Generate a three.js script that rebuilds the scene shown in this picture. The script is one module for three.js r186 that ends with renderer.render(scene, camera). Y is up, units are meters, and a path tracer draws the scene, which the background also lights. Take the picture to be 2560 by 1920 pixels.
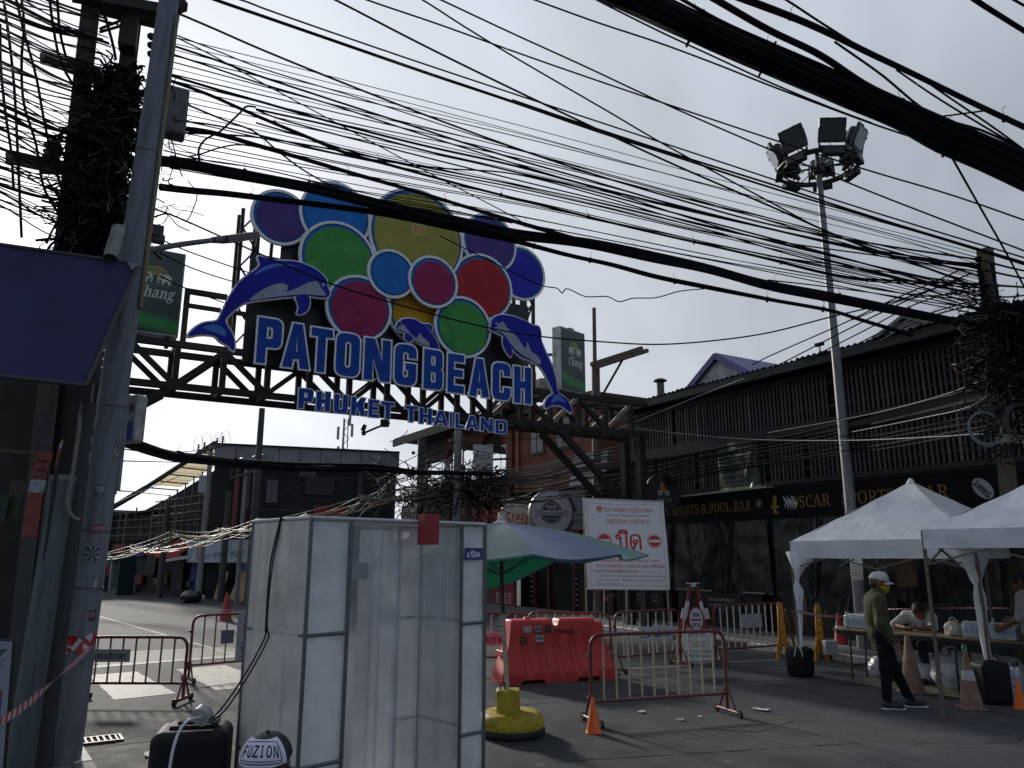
import * as THREE from 'three';
import { mergeGeometries } from 'three/addons/utils/BufferGeometryUtils.js';
import { RoundedBoxGeometry } from 'three/addons/geometries/RoundedBoxGeometry.js';
import { MarchingCubes } from 'three/addons/objects/MarchingCubes.js';
import { ImprovedNoise } from 'three/addons/math/ImprovedNoise.js';

// ---------- camera, sky, sun, exposure ----------
const scene = new THREE.Scene();
const PX = 1923, EYE = 1.82, PITCH = THREE.MathUtils.degToRad(12.7);   // focal length in pixels of the 2560 px wide photograph, eye height, tilt up
const camera = new THREE.PerspectiveCamera(2 * Math.atan(960 / PX) * 180 / Math.PI, 4 / 3, 0.1, 1500);
camera.position.set(0, EYE, 0); camera.rotation.x = PITCH; scene.add(camera);
const renderer = new THREE.WebGLRenderer({ antialias: true });
renderer.toneMapping = THREE.LinearToneMapping; renderer.toneMappingExposure = 1.04;
renderer.shadowMap.enabled = true; renderer.shadowMap.type = THREE.PCFSoftShadowMap;
const SUN_AZ = -31 * Math.PI / 180, SUN_EL = 21 * Math.PI / 180;
const SUN = new THREE.Vector3(Math.sin(SUN_AZ) * Math.cos(SUN_EL), Math.sin(SUN_EL), -Math.cos(SUN_AZ) * Math.cos(SUN_EL));
const noiser = new ImprovedNoise();
const fbm = (x, y, z, o = 4) => { let s = 0, a = 0.5; for (let i = 0; i < o; i++) { s += a * noiser.noise(x, y, z); x *= 2.03; y *= 2.03; z *= 2.03; a *= 0.5; } return s; };
{
  const W = 1024, H = 512, data = new Float32Array(W * H * 4), d = new THREE.Vector3();
  for (let j = 0; j < H; j++) for (let i = 0; i < W; i++) {
    const el = ((j + 0.5) / H - 0.5) * Math.PI, az = ((i + 0.5) / W - 0.5) * 2 * Math.PI;
    d.set(Math.cos(az) * Math.cos(el), Math.sin(el), Math.sin(az) * Math.cos(el));
    const ang = Math.acos(THREE.MathUtils.clamp(d.dot(SUN), -1, 1)) * 180 / Math.PI, y = Math.max(d.y, 0.02);
    const p = 1 / (y + 0.3), n = fbm(d.x * p * 0.9 + 3, 1.7, d.z * p * 0.9 + 5, 5), n2 = fbm(d.x * p * 4.5 + d.z * p * 2, 7.7, d.z * p * 1.1, 4);
    const cloud = 1 + 0.6 * n + 0.4 * n2;
    const glow = 0.8 * Math.exp(-ang / 10) + 0.5 * Math.exp(-ang / 30), away = THREE.MathUtils.smoothstep(ang, 55, 130);
    const low = Math.exp(-y * 4) * Math.exp(-ang / 30) * 0.75;
    const thin = THREE.MathUtils.clamp(-n * 1.1 - n2 * 0.35, 0, 1);
    const k = (j * W + i) * 4;
    data[k] = 0.335 * (1 - 0.16 * away) * cloud - 0.05 * thin + glow + low; data[k + 1] = 0.372 * (1 - 0.04 * away) * cloud - 0.03 * thin + glow * 1.0 + low; data[k + 2] = 0.435 * (1 + 0.08 * away) * cloud + 0.005 * thin + glow * 1.02 + low * 0.98; data[k + 3] = 1;
  }
  const sky = new THREE.DataTexture(data, W, H, THREE.RGBAFormat, THREE.FloatType);
  sky.mapping = THREE.EquirectangularReflectionMapping; sky.magFilter = THREE.LinearFilter; sky.minFilter = THREE.LinearFilter; sky.needsUpdate = true;
  scene.background = sky; scene.environment = sky;
}
const sun = new THREE.DirectionalLight(new THREE.Color(1, 0.94, 0.85), 3.8);
sun.position.copy(SUN).multiplyScalar(60); sun.castShadow = true; sun.shadow.radius = 10; sun.shadow.mapSize.set(2048, 2048);
Object.assign(sun.shadow.camera, { left: -45, right: 45, top: 45, bottom: -45, near: 1, far: 140 });
scene.add(sun, sun.target);

// ---------- placing: a pixel of the photograph, turned into a point of the place ----------
const V3 = (x, y, z) => new THREE.Vector3(x, y, z);
const ray = (px, py) => { const a = (px - 1280) / PX, b = (960 - py) / PX; return V3(a, b * Math.cos(PITCH) + Math.sin(PITCH), -Math.cos(PITCH) + b * Math.sin(PITCH)); };
const at = (px, py, dist) => { const r = ray(px, py), t = dist / Math.hypot(r.x, r.z); return V3(r.x * t, EYE + r.y * t, r.z * t); };      // at a horizontal distance
const onGround = (px, py, h = 0) => { const r = ray(px, py), t = (h - EYE) / r.y; return V3(r.x * t, h, r.z * t); };
class Plane {                                         // a vertical plane through p0 along the direction az (degrees right of straight ahead); s runs along it, o out of it towards the street
  constructor(p0, az) { this.p0 = p0; const a = az * Math.PI / 180; this.u = V3(Math.sin(a), 0, -Math.cos(a)); this.n = V3(-this.u.z, 0, this.u.x); if (this.n.dot(p0) > 0) this.n.negate(); this.turn = -Math.atan2(this.u.z, this.u.x); }
  pt(s, y, o = 0) { return V3(this.p0.x + this.u.x * s + this.n.x * o, y, this.p0.z + this.u.z * s + this.n.z * o); }
  hit(px, py, o = 0) { const r = ray(px, py), q = this.p0.clone().addScaledVector(this.n, o), t = (q.x * this.n.x + q.z * this.n.z) / (r.x * this.n.x + r.z * this.n.z), w = V3(r.x * t, EYE + r.y * t, r.z * t); return { s: (w.x - q.x) * this.u.x + (w.z - q.z) * this.u.z, y: w.y, w }; }
}

// ---------- random, textures, materials ----------
let seedNow = 7;
const rnd = () => { seedNow = (seedNow * 1664525 + 1013904223) >>> 0; return seedNow / 4294967296; };
const seed = (n) => { seedNow = n; for (let i = 0; i < 4; i++) rnd(); };
const rr = (a, b) => a + (b - a) * rnd();
const lerp = THREE.MathUtils.lerp, clamp = THREE.MathUtils.clamp, smooth = THREE.MathUtils.smoothstep;
function tileNoise(n, f, o, sx = 1, sy = 1, z0 = 0) {  // n x n values that tile
  const a = new Float32Array(n * n);
  for (let j = 0; j < n; j++) for (let i = 0; i < n; i++) {
    const u = i / n, v = j / n, g = (x, y) => fbm(x * f * sx, y * f * sy, z0, o);
    a[j * n + i] = lerp(lerp(g(u, v), g(u - 1, v), u), lerp(g(u, v - 1), g(u - 1, v - 1), u), v);
  }
  return a;
}
function dataTex(n, f, srgb = false) {
  const d = new Uint8Array(n * n * 4);
  for (let j = 0; j < n; j++) for (let i = 0; i < n; i++) { const c = f(i, j, j * n + i), k = (j * n + i) * 4; for (let q = 0; q < 3; q++) d[k + q] = clamp(Math.round((c.length ? c[q] : c) * 255), 0, 255); d[k + 3] = 255; }
  const t = new THREE.DataTexture(d, n, n, THREE.RGBAFormat); t.wrapS = t.wrapT = THREE.RepeatWrapping; t.magFilter = THREE.LinearFilter; t.minFilter = THREE.LinearMipmapLinearFilter; t.generateMipmaps = true;
  if (srgb) t.colorSpace = THREE.SRGBColorSpace; t.needsUpdate = true; return t;
}
const rep = (t, x, y = x) => { const c = t.clone(); c.repeat.set(x, y); c.needsUpdate = true; return c; };
const nA = tileNoise(256, 6, 5), nB = tileNoise(256, 20, 4, 1, 1, 3), nS = tileNoise(256, 10, 4, 3, 0.35, 9);
const T = {
  wear: dataTex(256, (i, j, k) => clamp(0.86 + nA[k] * 0.45 + nB[k] * 0.22, 0.35, 1)),
  grime: dataTex(256, (i, j, k) => clamp(0.80 + nA[k] * 0.9 + nS[k] * 0.5, 0.25, 1)),
  streak: dataTex(256, (i, j, k) => clamp(0.82 + nS[k] * 0.7 + nB[k] * 0.15, 0.3, 1)),
  bump: dataTex(256, (i, j, k) => clamp(0.5 + nB[k] * 0.7 + nA[k] * 0.4, 0, 1)),
  rough: dataTex(256, (i, j, k) => clamp(0.75 + nA[k] * 0.6, 0.3, 1)),
  cloth: dataTex(256, (i, j, k) => clamp(0.5 + nS[k] * 0.9 + nA[k] * 0.5, 0, 1)),
  rust: dataTex(256, (i, j, k) => { const r = smooth(nA[k] * 1.2 + nB[k] * 0.5, 0.12, 0.34); return [lerp(1, 0.75, r), lerp(1, 0.42, r), lerp(1, 0.3, r)]; }),
};
function mat(r, g, b, rough = 0.8, o = {}) {
  const { map, bump, bumpScale = 0.004, ...rest } = o;
  const m = new THREE.MeshPhysicalMaterial({ roughness: rough, metalness: 0, ...rest }); m.color.setRGB(r, g, b);
  if (map) m.map = map; if (bump) { m.bumpMap = bump; m.bumpScale = bumpScale; }
  return m;
}
const s2l = (c) => { c /= 255; return c <= 0.04045 ? c / 12.92 : ((c + 0.055) / 1.055) ** 2.4; };
function canvasTex(w, h, draw) {
  const c = document.createElement('canvas'); c.width = w; c.height = h; const x = c.getContext('2d'); draw(x, w, h);
  const t = new THREE.CanvasTexture(c); t.colorSpace = THREE.SRGBColorSpace; t.anisotropy = 8; return t;
}
const printMat = (t, rough = 0.6, o = {}) => new THREE.MeshPhysicalMaterial({ map: t, roughness: rough, ...o });

// ---------- geometry ----------
const up = V3(0, 1, 0), mtx = new THREE.Matrix4(), qq = new THREE.Quaternion();
const ready = (g) => { const h = g.index ? g.toNonIndexed() : g; for (const k of Object.keys(h.attributes)) if (!['position', 'normal', 'uv'].includes(k)) h.deleteAttribute(k); if (!h.attributes.normal) h.computeVertexNormals(); if (!h.attributes.uv) h.setAttribute('uv', new THREE.BufferAttribute(new Float32Array(h.attributes.position.count * 2), 2)); h.morphAttributes = {}; return h; };
const place = (g, x, y, z, ry = 0, rx = 0, rz = 0) => g.applyMatrix4(mtx.compose(V3(x, y, z), qq.setFromEuler(new THREE.Euler(rx, ry, rz, 'YXZ')), V3(1, 1, 1)));
const box = (w, h, d, x = 0, y = 0, z = 0, ry = 0, rx = 0, rz = 0) => place(new THREE.BoxGeometry(w, h, d), x, y, z, ry, rx, rz);
const rbox = (w, h, d, r, x = 0, y = 0, z = 0, ry = 0, rx = 0, rz = 0, n = 2) => place(new RoundedBoxGeometry(w, h, d, n, r), x, y, z, ry, rx, rz);
function bar(a, b, w, h = w, ref = up) {               // a square bar from a to b
  const d = b.clone().sub(a), L = d.length(); d.normalize();
  let x = ref.clone().cross(d); if (x.lengthSq() < 1e-5) x = V3(1, 0, 0).cross(d); x.normalize(); const y = d.clone().cross(x);
  const c = a.clone().add(b).multiplyScalar(0.5);
  return new THREE.BoxGeometry(w, h, L).applyMatrix4(new THREE.Matrix4().makeBasis(x, y, d).setPosition(c));
}
function rod(a, b, r0, r1 = r0, n = 10, open = false) { // a round bar from a to b
  const d = b.clone().sub(a), L = d.length();
  const g = new THREE.CylinderGeometry(r1, r0, L, n, 1, open); g.applyQuaternion(new THREE.Quaternion().setFromUnitVectors(up, d.normalize()));
  const c = a.clone().add(b).multiplyScalar(0.5); return g.translate(c.x, c.y, c.z);
}
const curve = (pts, tension = 0.5) => new THREE.CatmullRomCurve3(pts, false, 'centripetal', tension);
const tube = (pts, r, seg = pts.length * 6, n = 6) => new THREE.TubeGeometry(curve(pts), seg, r, n, false);
const lathe = (pts, n = 24, x = 0, y = 0, z = 0) => new THREE.LatheGeometry(pts.map(([a, b]) => new THREE.Vector2(a, b)), n).translate(x, y, z);
const shapeOf = (pts) => { const s = new THREE.Shape(); pts.forEach(([x, y], i) => (i ? s.lineTo(x, y) : s.moveTo(x, y))); s.closePath(); return s; };
const splineShape = (pts) => { const s = new THREE.Shape(); s.setFromPoints(new THREE.CatmullRomCurve3(pts.map(([x, y]) => V3(x, y, 0)), true, 'centripetal').getPoints(pts.length * 5).map((p) => new THREE.Vector2(p.x, p.y))); return s; };
const extrude = (shape, depth, bevel = 0, segs = 8) => new THREE.ExtrudeGeometry(shape, { depth, bevelEnabled: bevel > 0, bevelSize: bevel, bevelThickness: bevel, bevelSegments: 1, curveSegments: segs });
function facing(g, plane, s, y, o) {                   // geometry drawn in x (along), y (up), z (out of the plane) set on a plane
  const m = new THREE.Matrix4().makeBasis(plane.u, up, plane.n); if (plane.u.clone().cross(up).dot(plane.n) < 0) m.makeBasis(plane.u.clone().negate(), up, plane.n);
  return g.applyMatrix4(m.setPosition(plane.pt(s, y, o)));
}
function metres(g) {                                   // uv in metres by the main direction of each face
  const p = g.attributes.position, n = g.attributes.normal, uv = g.attributes.uv;
  for (let i = 0; i < p.count; i += 3) {
    let nx = 0, ny = 0, nz = 0; for (let k = 0; k < 3; k++) { nx += Math.abs(n.getX(i + k)); ny += Math.abs(n.getY(i + k)); nz += Math.abs(n.getZ(i + k)); }
    for (let k = i; k < i + 3; k++) if (ny >= nx && ny >= nz) uv.setXY(k, p.getX(k), p.getZ(k)); else if (nx > nz) uv.setXY(k, p.getZ(k), p.getY(k)); else uv.setXY(k, p.getX(k), p.getY(k));
  }
  return g;
}
// ---------- things and parts ----------
const used = new Map();
const numbered = (name) => { const n = used.get(name) ?? 0; used.set(name, n + 1); return n ? name + '_' + String(n).padStart(3, '0') : name; };
function tag(o, label, category, group) { o.userData.label = label; if (category) o.userData.category = category; if (group) o.userData.group = group; return o; }
function thing(name, label, category, pos = V3(0, 0, 0), turn = 0, group) {
  const o = new THREE.Group(); o.name = numbered(name); o.position.copy(pos); o.rotation.y = turn; scene.add(o); return tag(o, label, category, group);
}
const fuse = (geos, keepUV) => { const g = [].concat(geos).map(ready), m = g.length > 1 ? mergeGeometries(g) : g[0]; return keepUV ? m : metres(m); };
// parts whose geometry is given in the place's own metres are moved back by their thing's base (W); local ones are not (L)
function mesh(name, geo, m, parent, label) {
  const o = new THREE.Mesh(geo, m); o.castShadow = o.receiveShadow = true; o.name = name; if (label) o.userData.label = label; parent.add(o); return o;
}
const rootOf = (o) => { while (o.parent && o.parent !== scene) o = o.parent; return o; };
const W = (name, geos, m, parent, o = {}) => { const g = fuse(geos, o.uv), r = rootOf(parent).position; g.translate(-r.x, -r.y, -r.z); return mesh(name, g, m, parent, o.label); };
const L = (name, geos, m, parent, o = {}) => mesh(name, fuse(geos, o.uv), m, parent, o.label);
const solo = (name, geos, m, label, category, group, o = {}) => { const g = fuse(geos, o.uv), me = mesh(numbered(name), g, m, scene); if (o.pos) me.position.copy(o.pos); return label ? tag(me, label, category, group) : me; };
const structure = (name, geos, m, o = {}) => { const me = solo(name, geos, m, null, null, null, o); me.userData.kind = 'structure'; return me; };
const copyOf = (o, label, pos, turn, group) => { const c = o.clone(); c.name = numbered(o.name.replace(/_\d{3}$/, '')); scene.add(c); if (pos) c.position.copy(pos); if (turn !== undefined) c.rotation.y = turn; if (label) c.userData = { ...o.userData, label }; if (group) c.userData.group = group; return c; };

// ---------- Thai lettering, drawn stroke by stroke ----------
const ring = (x, y, r = 1.15) => `M${x + r} ${y}A${r} ${r} 0 1 0 ${x - r} ${y}A${r} ${r} 0 1 0 ${x + r} ${y}`;
const THAI = {
  'ก': [7, 'M1 10V3.6L0.1 2.4Q1 0 3.5 0Q6 0 6 3V10'], 'ข': [7, ring(1.6, 1.4) + 'M2.8 1.4Q2.6 4 1.6 5.2V10H6V0'], 'ค': [7, 'M1 10V3Q1 0 3.5 0Q6 0 6 3V10M1 9.6L2.4 6' + ring(3.2, 5)],
  'ง': [5.4, ring(2.8, 1.3) + 'M4 1.3V10L0.4 6.4'], 'จ': [6.8, 'M0.6 2Q1.6 0 3.6 0Q6 0 6 3V7Q6 10 4.2 10Q3.6 10 3.5 8V7' + ring(2.3, 6)], 'ฉ': [7, ring(1.6, 1.6) + 'M1 2.4Q3 -0.4 5 0.4Q6 1 6 3V10L3 9' + ring(2, 9)],
  'ช': [7.4, ring(1.6, 1.4) + 'M2.8 1.4Q2.6 4 1.6 5.2V10H6V2.4L7.2 0'], 'ญ': [9.4, 'M1 7.8V3Q1 0 3.2 0Q5 0 5 3V10H8.6V0M1 7.8V8' + ring(2, 9)], 'ด': [7, 'M2.2 10L0.8 7V3Q1 0 3.5 0Q6.2 0 6.2 3V10M2.2 10L3.4 6' + ring(3.4, 4.6)],
  'ต': [7, 'M2.2 10L0.8 7V3Q1 0 2.3 0L3.5 1.5L4.7 0Q6.2 0 6.2 3V10M2.2 10L3.4 6.6' + ring(3.4, 5.2)], 'ถ': [7, 'M1.8 8V5.4L0.3 3Q1 0 3.5 0Q6 0 6 3V10' + ring(1.7, 9)], 'ท': [7.2, ring(1.5, 1.4) + 'M2.7 1.4V10L4.4 2Q5 0 6 0.4Q6.5 0.8 6.5 3V10'],
  'น': [7.6, ring(1.5, 1.4) + 'M2.7 1.4V10L5.6 8M6.2 0V8' + ring(6.4, 9)], 'บ': [7, ring(1.5, 1.4) + 'M2.7 1.4V10H6.2V0'], 'ป': [7, ring(1.5, 1.4) + 'M2.7 1.4V8.4Q2.7 10 4.4 10Q6.2 10 6.2 8.4V-3'],
  'พ': [7.8, ring(1.5, 1.4) + 'M2.7 1.4L2.9 10L4.9 4.5L6.9 10V0'], 'ภ': [7, 'M1.6 8V5.4L0.3 3Q1 0 3.5 0Q6 0 6 3V10' + ring(0.9, 8.9)], 'ม': [7.4, ring(1.5, 1.4) + 'M2.7 1.4V8M3 9.4L6.4 10V0' + ring(2.1, 9)],
  'ย': [7, ring(2, 1.2) + 'M1 2L2.6 4.4L1 6V10H6V0'], 'ร': [6.2, 'M1 2Q1.4 0.4 3 0.6L5.2 0.2M1 2Q1.6 3.4 4 3.2Q5.2 3.4 5.2 5V8' + ring(4.3, 9)], 'ล': [7, 'M6 10V3Q6 0 3.5 0Q1.6 0 1 1.6M1.8 7.4Q2 4.6 5.8 5' + ring(1.9, 8.7)],
  'ว': [6.6, 'M0.8 1.8Q1.6 0 3.4 0Q5.7 0 5.7 3V8' + ring(4.8, 9)], 'ศ': [7.4, 'M1 10V3Q1 0 3.5 0Q6 0 6 3V10M1 9.6L2.4 6M4.8 1.4L7 -1.6' + ring(3.2, 5)], 'ส': [7.4, 'M6 10V3Q6 0 3.5 0Q1.6 0 1 1.6M1.8 7.4Q2 4.6 5.8 5M5 1L7 -1.6' + ring(1.9, 8.7)],
  'ห': [7.4, ring(1.5, 1.4) + 'M2.7 1.4V10Q3 4.6 6 4.2Q6.6 5 6.6 6.5V10' + ring(5.8, 2.9)], 'อ': [7, ring(1.8, 4) + 'M0.7 4V10H6V3Q6 0 3.5 0Q1.6 0 0.9 1.4'], 'ะ': [4.4, ring(1.2, 2.6, 0.9) + 'M2 2.8L3.8 1.2' + ring(1.2, 7.4, 0.9) + 'M2 7.6L3.8 6'],
  'า': [5, 'M0.5 2Q1.4 0 2.8 0Q4.3 0 4.3 3V10'], 'เ': [3, ring(1.8, 8.9) + 'M0.7 9V0'], 'แ': [6, ring(1.8, 8.9) + 'M0.7 9V0' + ring(4.8, 8.9) + 'M3.7 9V0'], 'โ': [4.4, ring(2.9, 8.9) + 'M1.8 9V-1L0.6 -2.6Q2 -4 4.2 -2.8'],
  'ไ': [3.6, ring(2.6, 8.9) + 'M1.5 9V-2L0.2 -3.6'], 'ใ': [3.8, ring(2.8, 8.9) + 'M1.7 9V-1.5' + ring(0.9, -2.6)], '่': [0, 'M-1.8 -2V-4.6'], '้': [0, 'M-3.4 -3.6Q-2.4 -5 -2 -2.4L0 -4.6'], '์': [0, ring(-2.4, -2.6, 0.8) + 'M-1.8 -3L-0.4 -5'],
  'ิ': [0, 'M-6.2 -1.2Q-3.4 -4.6 -0.9 -1.2Z'], 'ี': [0, 'M-6.2 -1.2Q-3.4 -4.6 -0.9 -1.2ZM-0.9 -1.2V-4'], 'ื': [0, 'M-6.2 -1.2Q-3.4 -4.6 -0.9 -1.2ZM-0.9 -1.2V-4M-2.2 -2.6V-4'], 'ึ': [0, 'M-6.2 -1.2Q-3.4 -4.6 -0.9 -1.2Z' + ring(-1.2, -3, 0.8)],
  'ั': [0, ring(-3.8, -2.2, 0.9) + 'M-2.8 -2.2Q-1 -1.4 0 -4'], 'ุ': [0, 'M-1.6 11.4H-0.9V14'], 'ู': [0, 'M-3.4 11.4H-2.8V14H-0.9V11.4'], ' ': [4, ''],
};
function thai(x, text, cx, cy, size, color, weight = 0.16, fit) {       // centred on cx, cy; size is the height of a consonant
  let w = 0; for (const c of text) w += (THAI[c] ?? [5])[0] + ((THAI[c] ?? [1])[0] ? 0.9 : 0);
  const k = size / 10, kx = fit ? fit / w : k;
  x.save(); x.translate(cx - (w * kx) / 2, cy - size / 2); x.scale(kx, k); x.lineWidth = weight * 10; x.strokeStyle = color; x.lineCap = 'butt'; x.lineJoin = 'round';
  for (const c of text) { const g = THAI[c]; if (!g) { x.translate(5, 0); continue; } if (g[1]) x.stroke(new Path2D(g[1])); if (g[0]) x.translate(g[0] + 0.9, 0); }
  x.restore();
}
function words(x, text, cx, cy, px, color, font = 'bold', family = 'sans-serif', fit, align = 'center') {
  x.save(); x.font = `${font} ${px}px ${family}`; x.fillStyle = color; x.textAlign = align; x.textBaseline = 'middle'; x.translate(cx, cy);
  if (fit) { const w = x.measureText(text).width; x.scale(fit / w, 1); } x.fillText(text, 0, 0); x.restore();
}
// ---------- the main lines of the place ----------
const F = new Plane(onGround(1850, 1583), 149);                // the bar front on the right, along the closed street
const GN = new Plane(onGround(310, 952, 5), 59);               // near face of the gantry that spans the street
const MK = new Plane(onGround(614, 1505), 129.33);             // shop row across the far road

// ---------- ground ----------
const GT = 44;                                                 // metres that one ground texture covers
const gpx = (p) => [(((p.x / GT) % 1) + 1) % 1 * 2048, (1 - (((p.z / GT) % 1) + 1) % 1) * 2048];
const groundTex = canvasTex(2048, 2048, (x, w, h) => {
  const img = x.createImageData(w, h), d = img.data;
  const big = tileNoise(256, 7, 5, 1, 1, 21), mid = tileNoise(256, 14, 4, 1, 1, 33), fine = nB;
  seed(5);
  const bil = (a, u, v) => { const X = ((u % 256) + 256) % 256, Y = ((v % 256) + 256) % 256, i = X | 0, j = Y | 0, fx = X - i, fy = Y - j, i1 = (i + 1) % 256, j1 = (j + 1) % 256; return (a[j * 256 + i] * (1 - fx) + a[j * 256 + i1] * fx) * (1 - fy) + (a[j1 * 256 + i] * (1 - fx) + a[j1 * 256 + i1] * fx) * fy; };
  for (let j = 0; j < h; j++) for (let i = 0; i < w; i++) {
    const b = bil(big, i / 8, j / 8), m = bil(mid, i / 2.4, j / 2.4), f = bil(fine, i * 0.9, j * 0.9), k = (j * w + i) * 4;
    let v = 0.055 + b * 0.055 + m * 0.034 + f * 0.04 + (rnd() - 0.5) * 0.016;
    const worn = smooth(m + b * 0.7, 0.1, 0.3); v *= 1 - 0.28 * worn;
    const dust = smooth(b - m * 0.4, 0.08, 0.3); v += dust * 0.016;
    v = clamp(v, 0.014, 0.16);
    const g = (c) => 255 * (c <= 0.0031308 ? c * 12.92 : 1.055 * Math.pow(c, 1 / 2.4) - 0.055);
    d[k] = g(v * (0.95 + dust * 0.06)); d[k + 1] = g(v); d[k + 2] = g(v * (1.08 - dust * 0.05)); d[k + 3] = 255;
  }
  x.putImageData(img, 0, 0);
  // cracks, tar seams, oil stains and chewing gum
  for (let q = 0; q < 150; q++) { let a = rr(0, 6.28), X = rr(0, w), Y = rr(0, h); x.strokeStyle = `rgba(22,21,20,${rr(0.25, 0.6)})`; x.lineWidth = rr(0.6, 1.7); x.beginPath(); x.moveTo(X, Y); for (let s = 0; s < rr(8, 40); s++) { a += rr(-0.5, 0.5); X += Math.cos(a) * 6; Y += Math.sin(a) * 6; x.lineTo(X, Y); } x.stroke(); }
  for (let q = 0; q < 260; q++) { const X = rr(0, w), Y = rr(0, h), R = rr(4, 26), g = x.createRadialGradient(X, Y, 0, X, Y, R); g.addColorStop(0, `rgba(20,19,18,${rr(0.12, 0.4)})`); g.addColorStop(1, 'rgba(20,19,18,0)'); x.fillStyle = g; x.fillRect(X - R, Y - R, 2 * R, 2 * R); }
  for (let q = 0; q < 900; q++) { const v = rnd() < 0.5 ? 30 : 150; x.fillStyle = `rgba(${v},${v},${v - 6},${rr(0.2, 0.6)})`; x.beginPath(); x.arc(rr(0, w), rr(0, h), rr(0.5, 2), 0, 7); x.fill(); }
  // broken tarmac by the kerb on the left
  for (let q = 0; q < 420; q++) { const p = onGround(rr(190, 620), rr(1762, 1920)), [X, Y] = gpx(p); x.fillStyle = rnd() < 0.62 ? `rgba(18,18,18,${rr(0.15, 0.5)})` : `rgba(128,116,98,${rr(0.1, 0.4)})`; x.beginPath(); x.ellipse(X, Y, rr(1, 9), rr(1, 4), rr(0, 3), 0, 7); x.fill(); }
});
groundTex.wrapS = groundTex.wrapT = THREE.RepeatWrapping;
const groundMat = mat(1, 1, 1, 0.86, { map: rep(groundTex, 1 / GT), bump: rep(T.bump, 1 / 1.1), bumpScale: 0.006, specularIntensity: 0.3 });
{
  const g = new THREE.PlaneGeometry(1200, 1200, 60, 60); g.rotateX(-Math.PI / 2);
  structure('ground', g, groundMat);
}
// flat marks on the road: worn white paint
const paintTex = canvasTex(512, 512, (x, w, h) => {
  const img = x.createImageData(w, h), d = img.data;
  for (let j = 0; j < h; j++) for (let i = 0; i < w; i++) { const k = (j * w + i) * 4, n = nA[(j % 256) * 256 + (i % 256)] + nB[((j >> 1) % 256) * 256 + ((i >> 1) % 256)] * 0.8, v = 205 + nB[(j % 256) * 256 + (i % 256)] * 90 - smooth(n, 0.05, 0.3) * 105; d[k] = v; d[k + 1] = v - 3; d[k + 2] = v - 12; d[k + 3] = 255; }
  x.putImageData(img, 0, 0);
});
paintTex.wrapS = paintTex.wrapT = THREE.RepeatWrapping;
const paintMat = mat(0.4, 0.39, 0.37, 0.75, { map: rep(paintTex, 0.5) });
function sheet(pts, y = 0.004) {                               // a flat sheet with ragged edges through ground points
  const s = new THREE.Shape(), q = []; pts.forEach((p, i) => { const n = pts[(i + 1) % pts.length], k = Math.max(1, Math.round(p.distanceTo(n) / 0.12)); for (let t = 0; t < k; t++) { const r = k > 2 ? 0.012 : 0; q.push([lerp(p.x, n.x, t / k) + rr(-r, r), -lerp(p.z, n.z, t / k) + rr(-r, r)]); } });
  q.forEach(([a, b], i) => (i ? s.lineTo(a, b) : s.moveTo(a, b))); s.closePath();
  return new THREE.ShapeGeometry(s).rotateX(-Math.PI / 2).translate(0, y, 0);
}
const gp = (list) => list.map(([a, b]) => onGround(a, b));
seed(11);
structure('crosswalk_stripe', sheet(gp([[219, 1689], [341, 1679], [441, 1734], [287, 1750]])), paintMat);
structure('crosswalk_stripe', sheet(gp([[439, 1674], [562, 1663], [700, 1712], [541, 1726]])), paintMat);
structure('crosswalk_stripe', sheet(gp([[60, 1702], [128, 1695], [140, 1768], [-40, 1784]])), paintMat);
function stripe(a, b, w, y = 0.004) { const d = b.clone().sub(a).normalize(), n = V3(-d.z, 0, d.x).multiplyScalar(w / 2); return sheet([a.clone().add(n), b.clone().add(n), b.clone().sub(n), a.clone().sub(n)], y); }
structure('stop_line', stripe(onGround(90, 1679), onGround(640, 1636), 0.24), paintMat);
structure('lane_line', stripe(onGround(237, 1538), onGround(640, 1652), 0.09), mat(0.36, 0.34, 0.3, 0.8, { map: rep(paintTex, 0.7) }));
structure('lane_line', stripe(onGround(505, 1536), onGround(640, 1560), 0.1), mat(0.3, 0.29, 0.26, 0.8, { map: rep(paintTex, 0.7) }));
structure('road_line', stripe(onGround(1560, 1672), onGround(1745, 1664), 0.09), mat(0.4, 0.39, 0.36, 0.8, { map: rep(paintTex, 0.7) }));
structure('road_line', stripe(onGround(1820, 1655), onGround(1975, 1650), 0.07), mat(0.4, 0.39, 0.36, 0.8, { map: rep(paintTex, 0.7) }));
{
  const tar = mat(0.012, 0.012, 0.013, 0.85);
  structure('pavement_joint', stripe(onGround(1180, 1772), onGround(2000, 1707), 0.022), tar);
  structure('pavement_joint', stripe(onGround(2000, 1707), onGround(2760, 1742), 0.018), tar);
  structure('pavement_joint', stripe(onGround(225, 1640), onGround(690, 1616), 0.03), tar);
  structure('pavement_joint', stripe(onGround(1385, 1905), onGround(2150, 1858), 0.014), tar);
}
structure('road_patch', sheet(gp([[205, 1648], [330, 1628], [560, 1618], [690, 1628], [650, 1642], [430, 1652], [260, 1668]]), 0.003), mat(0.055, 0.054, 0.052, 0.8, { map: rep(T.grime, 0.4), bump: rep(T.bump, 0.8), bumpScale: 0.006 }));
structure('road_patch', sheet(gp([[196, 1775], [300, 1768], [330, 1800], [420, 1806], [400, 1850], [300, 1862], [222, 1838]]), 0.003), mat(0.02, 0.02, 0.02, 0.9,  { map: rep(T.grime, 0.9), bump: rep(T.bump, 0.8), bumpScale: 0.012 }));
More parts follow.
